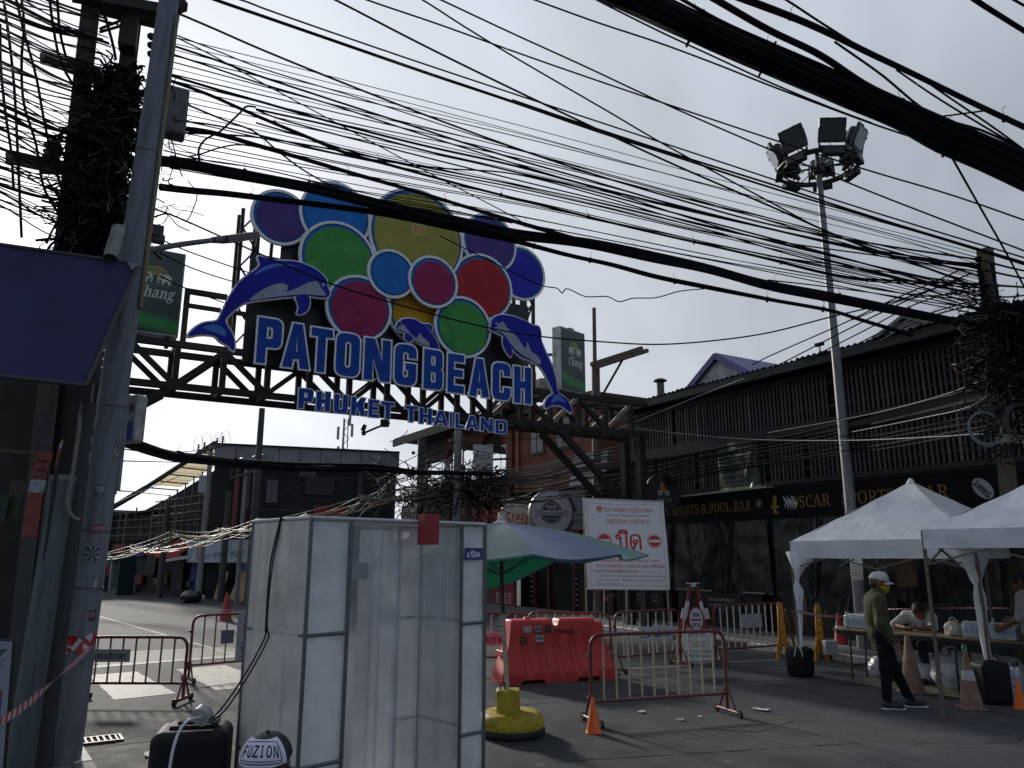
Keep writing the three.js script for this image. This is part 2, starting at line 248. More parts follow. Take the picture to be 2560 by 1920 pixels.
structure('road_patch', sheet(gp([[1730, 1790], [1850, 1778], [1990, 1800], [1900, 1830], [1760, 1822]]), 0.003), mat(0.04, 0.039, 0.038, 0.85, { map: rep(T.grime, 0.7), bump: rep(T.bump, 0.8), bumpScale: 0.012 }));

// raised pavement with a painted kerb in the left corner
{
  const k0 = onGround(200, 1846, 0.15).setY(0), k1 = onGround(262, 1940, 0.15).setY(0), d = k1.clone().sub(k0).normalize(), n = V3(d.z, 0, -d.x); if (n.x > 0) n.negate();
  const far0 = k0.clone().addScaledVector(d, -0.1), m = mat(0.17, 0.165, 0.155, 0.85, { map: rep(T.grime, 0.5), bump: rep(T.bump, 1.2) });
  const s = [far0, k0.clone().addScaledVector(d, 9), k0.clone().addScaledVector(d, 9).addScaledVector(n, 14), far0.clone().addScaledVector(n, 14)].map((p) => p.clone().addScaledVector(n, 0.16));
  structure('pavement', extrude(shapeOf(s.map((p) => [p.x, -p.z])), 0.13).rotateX(-Math.PI / 2), m);
  const kerb = new THREE.Group(); kerb.name = 'kerb'; kerb.userData.kind = 'structure'; kerb.position.copy(k0); kerb.rotation.y = Math.atan2(-d.z, d.x); scene.add(kerb);
  const white = mat(0.6, 0.58, 0.54, 0.8, { map: rep(T.grime, 1.4) }), dark = mat(0.16, 0.14, 0.11, 0.85, { map: rep(T.grime, 1.4) });
  for (let i = 0; i < 9; i++) L('kerb_stone', rbox(0.985, 0.15, 0.155, 0.02, i * 1.0 + 0.47, 0.075, n.dot(V3(-d.z, 0, d.x)) > 0 ? 0.08 : -0.08), i % 2 ? dark : white, kerb);
  // drain with an iron grate
  const a = onGround(198, 1858), b = onGround(305, 1846), dd = b.clone().sub(a), Ln = dd.length(); dd.normalize();
  const gr = thing('drain_grate', 'rusty iron drain grate in the road beside the white kerb', 'drain grate', a, Math.atan2(-dd.z, dd.x));
  const iron = mat(0.05, 0.035, 0.025, 0.6, { metalness: 0.5, map: rep(T.rust, 3) });
  L('shaded_pit_plate', box(Ln - 0.03, 0.004, 0.26, Ln / 2, 0.005, 0), mat(0.004, 0.004, 0.004, 1), gr);  // flat plate under the bars, the shade below put into its black
  L('frame', [box(Ln, 0.03, 0.025, Ln / 2, 0.008, 0.14), box(Ln, 0.03, 0.025, Ln / 2, 0.008, -0.14), box(0.025, 0.03, 0.255, 0.013, 0.008, 0), box(0.025, 0.03, 0.255, Ln - 0.013, 0.008, 0)], iron, gr);
  for (let i = 1; i < 7; i++) L('bar', box(0.018, 0.02, 0.254, (Ln * i) / 7, 0.014, 0), iron, gr);
}
// white and black kerb along the bar front
{
  const kerb = new THREE.Group(); kerb.name = numbered('kerb'); kerb.userData.kind = 'structure'; kerb.position.copy(F.pt(-4.5, 0, 2.5)); kerb.rotation.y = F.turn; scene.add(kerb);
  const white = mat(0.55, 0.54, 0.5, 0.8, { map: rep(T.grime, 1.4) }), dark = mat(0.06, 0.055, 0.05, 0.85, { map: rep(T.grime, 1.4) }), red = mat(0.3, 0.03, 0.02, 0.8, { map: rep(T.grime, 1.4) });
  for (let i = 0; i < 15; i++) L('kerb_stone', rbox(0.985, 0.13, 0.16, 0.02, i + 0.5, 0.065, -0.08), i < 3 ? (i === 1 ? red : white) : i % 2 ? white : dark, kerb);
  const m = mat(0.1, 0.098, 0.094, 0.85, { map: rep(T.grime, 0.5), bump: rep(T.bump, 1.2) }), p = structure('pavement', box(40, 0.118, 2.33, 0, 0.059, 0), m); p.position.copy(F.pt(-9, 0, 1.17)); p.rotation.y = F.turn;
}
// litter on the road
{
  seed(3); const paper = mat(0.42, 0.42, 0.4, 0.8), grp = 'scraps of white paper on the road';
  for (const [a, b, s, l] of [[1604, 1782, 0.13, 'white paper scrap lying on the road under the middle of the front barrier'], [1702, 1802, 0.1, 'small white paper scrap lying below the right half of the front barrier'], [1750, 1795, 0.07, 'tiny pale scrap on the road left of the front barrier right foot'], [1902, 1776, 0.2, 'long pale scrap on the road right of the front barrier'], [372, 1890, 0.14, 'white paper scrap on broken tarmac left of the black barrel'], [270, 1514, 0.3, 'dark scrap far off on the sunlit road at left']]) {
    const p = onGround(a, b), g = new THREE.PlaneGeometry(s, s * 0.55, 4, 3), q = g.attributes.position; for (let i = 0; i < q.count; i++) q.setZ(i, 0.012 + rr(-0.006, 0.012)); g.rotateX(-Math.PI / 2).rotateY(rr(0, 3)).translate(p.x, 0.004, p.z); g.computeVertexNormals();
    solo('paper_scrap', g, l.startsWith('dark') ? mat(0.03, 0.03, 0.03) : paper, l, 'litter');
  }
}
// ---------- gantry across the street ----------
const steel = mat(0.016, 0.0125, 0.011, 0.8, { map: rep(T.rust, 0.9), bump: rep(T.bump, 2), bumpScale: 0.002 });
const steelLight = mat(0.16, 0.13, 0.1, 0.6, { map: rep(T.rust, 0.9) });
{
  const g = thing('sign_gantry', 'long dark brown steel truss gantry spanning the street and carrying the beach sign', 'gantry', GN.p0, GN.turn);
  g.position.y = 0;
  const Y0 = 5.0, Y1 = 5.82, Z1 = -0.85, X0 = -2.3, X1 = 12.6, st = 0.86, c = 0.125;
  for (const [y, z] of [[Y0, 0], [Y1, 0], [Y0, Z1], [Y1, Z1]]) L('chord', box(X1 - X0, c, c, (X0 + X1) / 2, y, z), steel, g);
  let i = 0;
  for (let x = -1.72; x < X1; x += st, i++) {
    for (const z of [0, Z1]) { L('upright', box(0.11, Y1 - Y0 - c, 0.11, x, (Y0 + Y1) / 2, z + (z ? 0.005 : -0.005)), steel, g); if (x + st < X1) { const up1 = i % 2 === (z ? 1 : 1); L('diagonal', bar(V3(x + 0.05, up1 ? Y0 + 0.07 : Y1 - 0.07, z), V3(x + st - 0.05, up1 ? Y1 - 0.07 : Y0 + 0.07, z), 0.095, 0.1), (i > 9 && i % 2) ? steelLight : steel, g); } }
    for (const y of [Y0, Y1]) L('cross_member', box(0.09, 0.09, -Z1 - c, x, y, Z1 / 2), steel, g);
  }
  // legs, braces and the upright frames behind the sign
  for (const x of [-1.9, 12.4]) for (const z of [0.05, Z1 - 0.05]) L('leg', box(0.2, 5.06, 0.2, x, 2.53, z + (z > 0 ? -0.16 : 0.16)), steel, g);
  for (const z of [-0.03, Z1 + 0.03]) { L('brace', bar(V3(0.75, 4.94, z), V3(-1.8, 3.1, z), 0.12), steel, g); L('brace', bar(V3(9.7, 4.94, z), V3(12.3, 2.7, z), 0.14), steel, g); }
  const fr = (pts, w = 0.1) => pts.slice(1).map((p, k) => bar(V3(...pts[k]), V3(...p), w));
  L('upper_frame', [...fr([[0.93, 5.88, 0.02], [0.93, 6.86, 0.02]]), ...fr([[0.88, 6.91, 0.02], [2.1, 6.91, 0.02]]), ...fr([[0.98, 6.62, 0.02], [2.1, 6.62, 0.02]], 0.08), ...fr([[1.75, 5.88, 0.02], [1.75, 6.56, 0.02]], 0.07)], steel, g);
  for (const x of [1.95, 8.75]) {                                   // lattice masts that hold the discs
    const top = x < 5 ? 8.9 : 8.6, w = 0.34;
    for (const dx of [0, w]) for (const z of [-0.02, -0.4]) L('mast_leg', bar(V3(x + dx - 0.1, 5.86, z), V3(x + dx - 0.1, top, z), 0.07), steel, g);
    for (let y = 5.95, k = 0; y < top - 0.3; y += 0.42, k++) { L('mast_lacing', [bar(V3(x - 0.08 + (k % 2 ? w - 0.04 : 0), y, -0.02), V3(x - 0.08 + (k % 2 ? 0 : w - 0.04), y + 0.42, -0.02), 0.035), bar(V3(x + w - 0.1, y, k % 2 ? -0.06 : -0.36), V3(x + w - 0.1, y + 0.42, k % 2 ? -0.36 : -0.06), 0.035)], steel, g); }
  }
  for (const x of [2.5, 3.6, 4.7, 5.8, 6.9, 8.0]) L('stay', [bar(V3(x, 5.86, -0.3), V3(x, 8.3, -0.12), 0.06), bar(V3(x, 5.86, -0.75), V3(x, 7.6, -0.18), 0.05)], steel, g);
  for (const [x, w, h, y] of [[9.0, 0.55, 0.5, 6.15], [9.55, 0.3, 0.36, 6.08]]) L('control_box', rbox(w, h, 0.25, 0.02, x, y, -0.45), mat(0.3, 0.3, 0.29, 0.6, { map: rep(T.grime, 1) }), g);
  L('roller_bar', bar(V3(8.75, 6.72, -0.3), V3(9.9, 6.98, -0.55), 0.07), steel, g);
}
// ---------- the beach sign: discs, dolphins, letters ----------
{
  const O = 0.13, P0 = GN.pt(0, 0, O), sg = thing('welcome_sign', 'big street sign of coloured discs with blue dolphins over the words PATONG BEACH', 'sign', V3(GN.pt(0, 0, O).x, 0, P0.z), GN.turn);
  const q = (px, py, o = 0) => { const h = GN.hit(px, py, O + o); return [h.s, h.y]; };
  const white = mat(0.8, 0.81, 0.83, 0.55, { map: rep(T.wear, 1.2) }), edge = mat(0.025, 0.17, 0.5, 0.7, { specularIntensity: 0.3, map: rep(T.wear, 0.8) });
  const back = mat(0.008, 0.008, 0.01, 0.5, { map: rep(T.grime, 0.5) });
  L('backing_panel', [box(6.75, 2.3, 0.05, 5.42, 6.78, -0.08), box(5.3, 1.2, 0.05, 5.3, 8.5, -0.085)], back, sg);
  const col = { purple: [0.09, 0.052, 0.22], blue: [0.025, 0.17, 0.5], yellow: [0.36, 0.32, 0.075], green: [0.075, 0.31, 0.075], crimson: [0.31, 0.032, 0.105], red: [0.4, 0.032, 0.04], navy: [0.035, 0.04, 0.4], orange: [0.62, 0.33, 0.025] };
  const discs = [['orange', 1040, 787, 72, 0.02], ['navy', 1300, 683, 60, 0.02], ['purple', 699, 544, 74, 0.05], ['purple', 1221, 608, 67, 0.05], ['blue', 836, 540, 89, 0.085], ['yellow', 1038, 592, 118, 0.12], ['red', 1203, 717, 75, 0.085], ['green', 842, 648, 96, 0.16], ['crimson', 895, 771, 82, 0.195], ['green', 1155, 818, 70, 0.195], ['blue', 977, 685, 59, 0.225], ['crimson', 1081, 705, 61, 0.26]];
  for (const [c, px, py, rx, o] of discs) {
    const [sx, sy] = q(px, py, o), [sl] = q(px - rx, py, o), [sr] = q(px + rx, py, o), R = (sr - sl) / 2, cx = (sl + sr) / 2;
    const fillM = mat(...col[c], 0.75, { specularIntensity: 0.3, map: rep(T.wear, 0.45) });
    const d = L('disc', new THREE.CylinderGeometry(R, R, 0.05, 56).rotateX(Math.PI / 2).translate(cx, sy, o), edge, sg);
    const rim = new THREE.Shape(); rim.absarc(0, 0, R + 0.012, 0, Math.PI * 2); const hole = new THREE.Path(); hole.absarc(0, 0, R - 0.048, 0, Math.PI * 2, true); rim.holes.push(hole);
    L('rim', extrude(rim, 0.07, 0, 40).translate(cx, sy, o - 0.028), white, d);
    L('colour_panel', new THREE.CylinderGeometry(R - 0.105, R - 0.105, 0.012, 56).rotateX(Math.PI / 2).translate(cx + 0.015, sy - 0.02, o + 0.032), fillM, d);
    const ring2 = new THREE.Shape(); ring2.absarc(0, 0, R - 0.05, 0, Math.PI * 2); const h2 = new THREE.Path(); h2.absarc(0, 0, R - 0.062, 0, Math.PI * 2, true); ring2.holes.push(h2);
    L('trim', extrude(ring2, 0.012, 0, 40).translate(cx, sy, o + 0.026), mat(0.01, 0.01, 0.014, 0.5), d);
    if (c === 'yellow') L('number_print', new THREE.PlaneGeometry(0.34, 0.3).translate(q(1044, 575, o)[0], q(1044, 575, o)[1], o + 0.042), printMat(canvasTex(128, 128, (x, w, h) => { x.fillStyle = '#a1994d'; x.fillRect(0, 0, w, h); words(x, '10', 64, 66, 104, '#c4552e', 'bold', 'sans-serif', 110); })), d, { uv: true });
  }
  // letters: block capitals cut as shapes in a unit box, blue faces on white outlines
  const C = (w, t) => {                                             // every letter as outer contour + holes; h = 1
    const rr_ = (x0, y0, x1, y1, r) => { const s = new THREE.Path(), R = [].concat(r), [a, b, c, d] = R.length > 1 ? R : [r, r, r, r]; s.moveTo(x0 + a, y0); s.lineTo(x1 - b, y0); s.quadraticCurveTo(x1, y0, x1, y0 + b); s.lineTo(x1, y1 - c); s.quadraticCurveTo(x1, y1, x1 - c, y1); s.lineTo(x0 + d, y1); s.quadraticCurveTo(x0, y1, x0, y1 - d); s.lineTo(x0, y0 + a); s.quadraticCurveTo(x0, y0, x0 + a, y0); return s; };
    const asShape = (p, ...holes) => { const s = new THREE.Shape(p.getPoints(6)); s.holes = holes.map((x) => new THREE.Path(x.getPoints(6).reverse())); return s; };
    const poly = (pts, ...holes) => { const s = shapeOf(pts); s.holes = holes.map((h) => { const p = new THREE.Path(); h.forEach(([x, y], i) => (i ? p.lineTo(x, y) : p.moveTo(x, y))); p.closePath(); return p; }); return s; };
    const h = 0.19;                                                 // horizontal stroke
    return {
      P: () => asShape((() => { const s = new THREE.Path(); s.moveTo(0, 0); s.lineTo(t, 0); s.lineTo(t, 0.36); s.lineTo(w - 0.16, 0.36); s.quadraticCurveTo(w, 0.36, w, 0.52); s.lineTo(w, 0.84); s.quadraticCurveTo(w, 1, w - 0.16, 1); s.lineTo(0, 1); s.closePath(); return s; })(), rr_(t, 0.36 + h, w - t, 1 - h, [0.01, 0.07, 0.07, 0.01])),
      A: () => poly([[0, 0], [t * 0.95, 0], [t * 1.06, 0.2], [w - t * 1.06, 0.2], [w - t * 0.95, 0], [w, 0], [w * 0.67, 1], [w * 0.33, 1]], [[t * 1.28, 0.37], [w - t * 1.28, 0.37], [w * 0.5, 0.78]]),
      T: () => poly([[w / 2 - t / 2, 0], [w / 2 + t / 2, 0], [w / 2 + t / 2, 1 - h], [w, 1 - h], [w, 1], [0, 1], [0, 1 - h], [w / 2 - t / 2, 1 - h]]),
      O: () => asShape(rr_(0, 0, w, 1, 0.2), rr_(t, h, w - t, 1 - h, 0.09)),
      N: () => poly([[0, 0], [t * 0.86, 0], [t * 0.86, 0.56], [w - t * 1.02, 0], [w, 0], [w, 1], [w - t * 0.86, 1], [w - t * 0.86, 0.46], [t * 1.02, 1], [0, 1]]),
      G: () => { const s = new THREE.Shape(); s.moveTo(0.2, 0); s.lineTo(w - 0.2, 0); s.quadraticCurveTo(w, 0, w, 0.2); s.lineTo(w, 0.54); s.lineTo(w * 0.5, 0.54); s.lineTo(w * 0.5, 0.38); s.lineTo(w - t, 0.38); s.lineTo(w - t, h + 0.06); s.quadraticCurveTo(w - t, h, w - t - 0.06, h); s.lineTo(t + 0.06, h); s.quadraticCurveTo(t, h, t, h + 0.06); s.lineTo(t, 1 - h - 0.06); s.quadraticCurveTo(t, 1 - h, t + 0.06, 1 - h); s.lineTo(w - t - 0.06, 1 - h); s.quadraticCurveTo(w - t, 1 - h, w - t, 1 - h - 0.06); s.lineTo(w - t, 0.68); s.lineTo(w, 0.68); s.lineTo(w, 0.8); s.quadraticCurveTo(w, 1, w - 0.2, 1); s.lineTo(0.2, 1); s.quadraticCurveTo(0, 1, 0, 0.8); s.lineTo(0, 0.2); s.quadraticCurveTo(0, 0, 0.2, 0); return s; },
      C: () => { const s = new THREE.Shape(); s.moveTo(0.2, 0); s.lineTo(w - 0.2, 0); s.quadraticCurveTo(w, 0, w, 0.2); s.lineTo(w, 0.34); s.lineTo(w - t, 0.34); s.lineTo(w - t, h + 0.06); s.quadraticCurveTo(w - t, h, w - t - 0.06, h); s.lineTo(t + 0.06, h); s.quadraticCurveTo(t, h, t, h + 0.06); s.lineTo(t, 1 - h - 0.06); s.quadraticCurveTo(t, 1 - h, t + 0.06, 1 - h); s.lineTo(w - t - 0.06, 1 - h); s.quadraticCurveTo(w - t, 1 - h, w - t, 1 - h - 0.06); s.lineTo(w - t, 0.66); s.lineTo(w, 0.66); s.lineTo(w, 0.8); s.quadraticCurveTo(w, 1, w - 0.2, 1); s.lineTo(0.2, 1); s.quadraticCurveTo(0, 1, 0, 0.8); s.lineTo(0, 0.2); s.quadraticCurveTo(0, 0, 0.2, 0); return s; },
      B: () => asShape((() => { const s = new THREE.Path(); s.moveTo(0, 0); s.lineTo(w - 0.15, 0); s.quadraticCurveTo(w, 0, w, 0.15); s.lineTo(w, 0.42); s.quadraticCurveTo(w, 0.5, w - 0.06, 0.52); s.quadraticCurveTo(w - 0.01, 0.55, w - 0.01, 0.62); s.lineTo(w - 0.01, 0.86); s.quadraticCurveTo(w - 0.01, 1, w - 0.15, 1); s.lineTo(0, 1); s.closePath(); return s; })(), rr_(t, 0.17, w - t, 0.43, 0.05), rr_(t, 0.6, w - t - 0.01, 0.84, 0.05)),
      E: () => poly([[0, 0], [w, 0], [w, h], [t, h], [t, 0.42], [w * 0.92, 0.42], [w * 0.92, 0.6], [t, 0.6], [t, 1 - h], [w, 1 - h], [w, 1], [0, 1]]),
      H: () => poly([[0, 0], [t, 0], [t, 0.41], [w - t, 0.41], [w - t, 0], [w, 0], [w, 1], [w - t, 1], [w - t, 0.6], [t, 0.6], [t, 1], [0, 1]]),
      U: () => { const s = new THREE.Shape(); s.moveTo(0.2, 0); s.lineTo(w - 0.2, 0); s.quadraticCurveTo(w, 0, w, 0.2); s.lineTo(w, 1); s.lineTo(w - t, 1); s.lineTo(w - t, h + 0.06); s.quadraticCurveTo(w - t, h, w - t - 0.06, h); s.lineTo(t + 0.06, h); s.quadraticCurveTo(t, h, t, h + 0.06); s.lineTo(t, 1); s.lineTo(0, 1); s.lineTo(0, 0.2); s.quadraticCurveTo(0, 0, 0.2, 0); return s; },
      K: () => poly([[0, 0], [t, 0], [t, 0.36], [t * 1.3, 0.46], [w - t * 0.98, 0], [w, 0], [w - t * 0.62, 0.6], [w, 1], [w - t * 0.98, 1], [t, 0.62], [t, 1], [0, 1]]),
      I: () => poly([[0, 0], [w, 0], [w, 1], [0, 1]]),
      L: () => poly([[0, 0], [w, 0], [w, h], [t, h], [t, 1], [0, 1]]),
      D: () => asShape((() => { const s = new THREE.Path(); s.moveTo(0, 0); s.lineTo(w - 0.2, 0); s.quadraticCurveTo(w, 0, w, 0.2); s.lineTo(w, 0.8); s.quadraticCurveTo(w, 1, w - 0.2, 1); s.lineTo(0, 1); s.closePath(); return s; })(), rr_(t, h, w - t, 1 - h, [0.01, 0.08, 0.08, 0.01])),
    };
  };
  const blueFace = mat(0.018, 0.07, 0.36, 0.7, { specularIntensity: 0.3, map: rep(T.wear, 0.8) }), outline = mat(0.82, 0.84, 0.88, 0.5, { map: rep(T.wear, 1.4) });
  function letter(ch, x0, x1, y0, y1, z, ol, side) {                   // from x0 to x1, y0 to y1 on the sign
    const H = y1 - y0, w = (x1 - x0) / H, t = ch === 'I' ? w : Math.min(0.27, w * 0.37), shape = C(w, t)[ch]();
    const put = (g, z_) => g.scale(H, H, 1).translate(x0, y0, z_);
    const l = L('letter', put(extrude(shape, 0.09, 0, 6), z), side, sg);
    const o = new THREE.ExtrudeGeometry(shape, { depth: 0.02, bevelEnabled: true, bevelSize: ol / H, bevelThickness: 0.004, bevelSegments: 1, curveSegments: 6 });
    L('outline', put(o, z + 0.06), outline, l); return l;
  }
  // PATONGBEACH: pixel columns of each letter's left and right edge at mid height, top and bottom rows
  const rowT = (px) => lerp(788, 920, (px - 646) / (1332 - 646)), rowB = (px) => lerp(906, 1013, (px - 636) / (1331 - 636));
  const zL = 0.3;
  for (const [ch, a, b] of [['P', 640, 706], ['A', 705, 779], ['T', 774, 833], ['O', 838, 902], ['N', 909, 979], ['G', 985, 1044], ['B', 1058, 1110], ['E', 1118, 1163], ['A', 1172, 1226], ['C', 1230, 1279], ['H', 1284, 1331]]) {
    const m = (a + b) / 2, [x0] = q(a, rowB(a) - 50, zL), [x1] = q(b, rowB(b) - 50, zL), y0 = q(m, rowB(m), zL)[1], y1 = q(m, rowT(m), zL)[1];
    letter(ch, x0 + 0.025, x1 - 0.025, y0 + 0.02, y1 - 0.02, zL - 0.1, 0.038, blueFace);
  }
  const r2T = (px) => lerp(967, 1052, (px - 747) / (1269 - 747)), r2B = (px) => lerp(1020, 1086, (px - 743) / (1266 - 743)), z2 = 0.14;
  for (const [ch, a, b] of [['P', 745, 785], ['H', 790, 828], ['U', 834, 872], ['K', 877, 917], ['E', 921, 950], ['T', 952, 988], ['T', 1012, 1046], ['H', 1048, 1082], ['A', 1084, 1122], ['I', 1124, 1133], ['L', 1138, 1162], ['A', 1164, 1198], ['N', 1201, 1234], ['D', 1238, 1269]]) {
    const m = (a + b) / 2, [x0] = q(a, r2B(a) - 27, z2), [x1] = q(b, r2B(b) - 27, z2), y0 = q(m, r2B(m), z2)[1], y1 = q(m, r2T(m), z2)[1];
    letter(ch, x0 + 0.018, x1 - 0.018, y0 + 0.015, y1 - 0.015, z2 - 0.1, 0.02, blueFace);
  }
  // dolphins: flat cut-outs in layers
  const dolphinBlue = mat(0.022, 0.026, 0.33, 0.7, { specularIntensity: 0.3, map: rep(T.wear, 0.6) }), belly = mat(0.3, 0.34, 0.42, 0.5, { map: rep(T.wear, 0.8) }), sheen = mat(0.035, 0.15, 0.5, 0.45), dark = mat(0.012, 0.01, 0.06, 0.5);
  function dolphin(o, body, bellyPts, sheens, eye, fins = []) {
    const m = (pts) => pts.map(([a, b]) => q(a, b, o));
    const shp = splineShape(m(body)), d = L('dolphin', extrude(shp, 0.03, 0).translate(0, 0, o), dolphinBlue, sg);
    L('outline', new THREE.ExtrudeGeometry(shp, { depth: 0.05, bevelEnabled: true, bevelSize: 0.035, bevelThickness: 0.002, bevelSegments: 1 }).translate(0, 0, o - 0.054), outline, d);
    for (const f of fins) { const fs = splineShape(m(f)); L('fin', extrude(fs, 0.02).translate(0, 0, o + 0.032), dolphinBlue, d); L('fin_outline', new THREE.ExtrudeGeometry(fs, { depth: 0.012, bevelEnabled: true, bevelSize: 0.03, bevelThickness: 0.002, bevelSegments: 1 }).translate(0, 0, o + 0.004), outline, d); }
    L('belly', extrude(splineShape(m(bellyPts)), 0.004).translate(0, 0, o + 0.031), belly, d);
    for (const s of sheens) L('sheen', extrude(splineShape(m(s)), 0.003).translate(0, 0, o + 0.031), sheen, d);
    const [ex, ey] = q(eye[0], eye[1], o); L('eye', [new THREE.CylinderGeometry(eye[2], eye[2], 0.006, 16).rotateX(Math.PI / 2).translate(ex, ey, o + 0.034)], belly, d);
  }
  dolphin(0.32, [[646, 642], [650, 661], [640, 674], [620, 688], [600, 705], [578, 735], [560, 770], [545, 800], [538, 804], [510, 808], [485, 822], [471, 840], [495, 836], [520, 836], [538, 840], [550, 852], [570, 863], [583, 876], [586, 862], [580, 835], [566, 812], [563, 800], [580, 780], [605, 760], [622, 754], [680, 746], [745, 740], [770, 739], [800, 743], [818, 742], [824, 733], [818, 717], [815, 700], [800, 682], [770, 665], [735, 654], [690, 652], [665, 646]],
    [[622, 752], [640, 736], [665, 720], [690, 711], [712, 711], [720, 720], [714, 730], [740, 722], [770, 708], [792, 705], [802, 722], [814, 738], [800, 740], [770, 737], [740, 738], [680, 744]],
    [[[632, 690], [660, 668], [700, 660], [745, 668], [700, 666], [660, 678]], [[506, 820], [530, 812], [550, 816], [563, 830], [562, 842], [548, 836], [530, 830]]], [807, 713, 0.04], [[[738, 744], [770, 742], [773, 758], [768, 775], [755, 785], [742, 785], [746, 770], [742, 756]]]);
  dolphin(0.32, [[1230, 800], [1228, 812], [1226, 822], [1240, 830], [1255, 838], [1275, 865], [1300, 890], [1330, 903], [1352, 918], [1368, 945], [1380, 972], [1384, 984], [1372, 992], [1363, 1008], [1364, 1020], [1376, 1014], [1392, 1012], [1406, 1016], [1420, 1026], [1427, 1032], [1424, 1012], [1412, 995], [1398, 985], [1392, 975], [1388, 945], [1378, 910], [1366, 884], [1352, 850], [1351, 830], [1346, 817], [1332, 814], [1318, 806], [1290, 794], [1262, 788], [1242, 790]],
    [[1228, 822], [1240, 818], [1248, 808], [1256, 806], [1266, 820], [1290, 842], [1312, 872], [1317, 856], [1326, 878], [1346, 896], [1351, 908], [1346, 912], [1322, 898], [1298, 884], [1276, 862], [1256, 836]],
    [[[1352, 852], [1366, 884], [1378, 912], [1386, 945], [1376, 915], [1360, 880]], [[1380, 996], [1392, 986], [1402, 994], [1412, 1008], [1392, 1002], [1376, 1008]]], [1240, 810, 0.035], [[[1258, 842], [1256, 858], [1262, 876], [1275, 892], [1278, 880], [1272, 862], [1266, 848]]]);
  dolphin(0.22, [[990, 822], [1000, 802], [1015, 797], [1035, 799], [1055, 810], [1072, 811], [1080, 818], [1078, 829], [1086, 845], [1094, 862], [1098, 880], [1084, 876], [1074, 866], [1058, 862], [1036, 848], [1016, 832], [1002, 828]],
    [[992, 823], [1002, 812], [1006, 811], [1018, 826], [1040, 846], [1046, 834], [1056, 844], [1072, 860], [1070, 866], [1050, 858], [1024, 842], [1006, 828]], [[[1060, 812], [1080, 832], [1092, 858], [1082, 844], [1070, 826]]], [1000, 805, 0.024], [[[1012, 834], [1012, 848], [1024, 856], [1030, 848], [1022, 838]]]);
}
// ---------- beer advertisement boxes on the gantry ----------
{
  const art = canvasTex(384, 544, (x, w, h) => {
    x.fillStyle = '#38463f'; x.fillRect(0, 0, w, h); const g = x.createLinearGradient(0, 0, 0, h); g.addColorStop(0, '#3b4a43'); g.addColorStop(0.7, '#323f3a'); g.addColorStop(1, '#26332c'); x.fillStyle = g; x.fillRect(0, 0, w, h);
    x.save(); x.translate(w / 2, 472); x.rotate(0.16); const b = x.createLinearGradient(0, -60, 0, 60); b.addColorStop(0, '#2f4f3a'); b.addColorStop(0.35, '#2b7f3c'); b.addColorStop(0.7, '#2a6f3a'); b.addColorStop(1, '#22382a'); x.fillStyle = b; x.fillRect(-400, -60, 800, 120); x.restore();
    x.fillStyle = '#8a7f3e'; x.beginPath(); x.ellipse(w * 0.57, 168, 84, 62, 0, Math.PI, 0); x.fill(); x.fillStyle = '#5d6a3a'; for (let i = -4; i < 5; i++) { x.beginPath(); x.arc(w * 0.57 + i * 17, 128 + Math.abs(i) * 5, 9, 0, 7); x.fill(); }
    x.translate(46, 0); const el = (cx, m) => { x.save(); x.translate(cx, 180); x.scale(m, 1); x.fillStyle = '#b9bdb0'; x.beginPath(); x.ellipse(0, 0, 36, 25, 0, 0, 7); x.fill(); x.beginPath(); x.ellipse(30, -6, 17, 19, 0, 0, 7); x.fill(); x.fillRect(-31, 8, 15, 34); x.fillRect(8, 8, 15, 34); x.lineWidth = 9; x.strokeStyle = '#b9bdb0'; x.beginPath(); x.moveTo(44, 0); x.quadraticCurveTo(52, 22, 38, 38); x.stroke(); x.fillStyle = '#55634f'; x.beginPath(); x.ellipse(22, -4, 8, 13, 0, 0, 7); x.fill(); x.restore(); };
    el(112, 1); el(240, -1);
    words(x, 'Chang', w * 0.47, 282, 100, '#b4bcb2', 'italic bold', 'serif', 230); x.translate(-46, 0); x.fillStyle = '#7f8a80'; x.fillRect(150, 232, 160, 3);
  });
  const face = printMat(art, 0.4), case_ = mat(0.62, 0.63, 0.62, 0.5, { map: rep(T.grime, 1) });
  const mk = (label, s0, s1, y0, y1, o, turn) => {
    const w = s1 - s0, h = y1 - y0, p = GN.pt((s0 + s1) / 2, 0, o), b = thing('light_box_sign', label, 'sign', V3(p.x, y0, p.z), GN.turn + turn, 'beer light boxes');
    delete b.userData.group;
    L('case', rbox(w, h, 0.28, 0.015, 0, h / 2, 0), case_, b); L('face', new THREE.PlaneGeometry(w - 0.05, h - 0.05).translate(0, h / 2, 0.1425), face, b, { uv: true });
    L('mount', [box(0.07, 0.25, 0.07, -w * 0.35, -0.1, 0), box(0.07, 0.25, 0.07, w * 0.35, -0.1, 0)], steel, b);
    L('lamp', [box(0.2, 0.05, 0.12, 0, h + 0.02, 0.05)], steel, b);
    return b;
  };
  mk('green beer light box standing on the gantry left of the large dolphin', -0.35, 0.87, 6.02, 7.75, -0.35, 0);
  mk('green beer light box with a white side standing on the right end of the gantry', 9.75, 10.78, 5.95, 7.62, -0.3, 0.28);
}
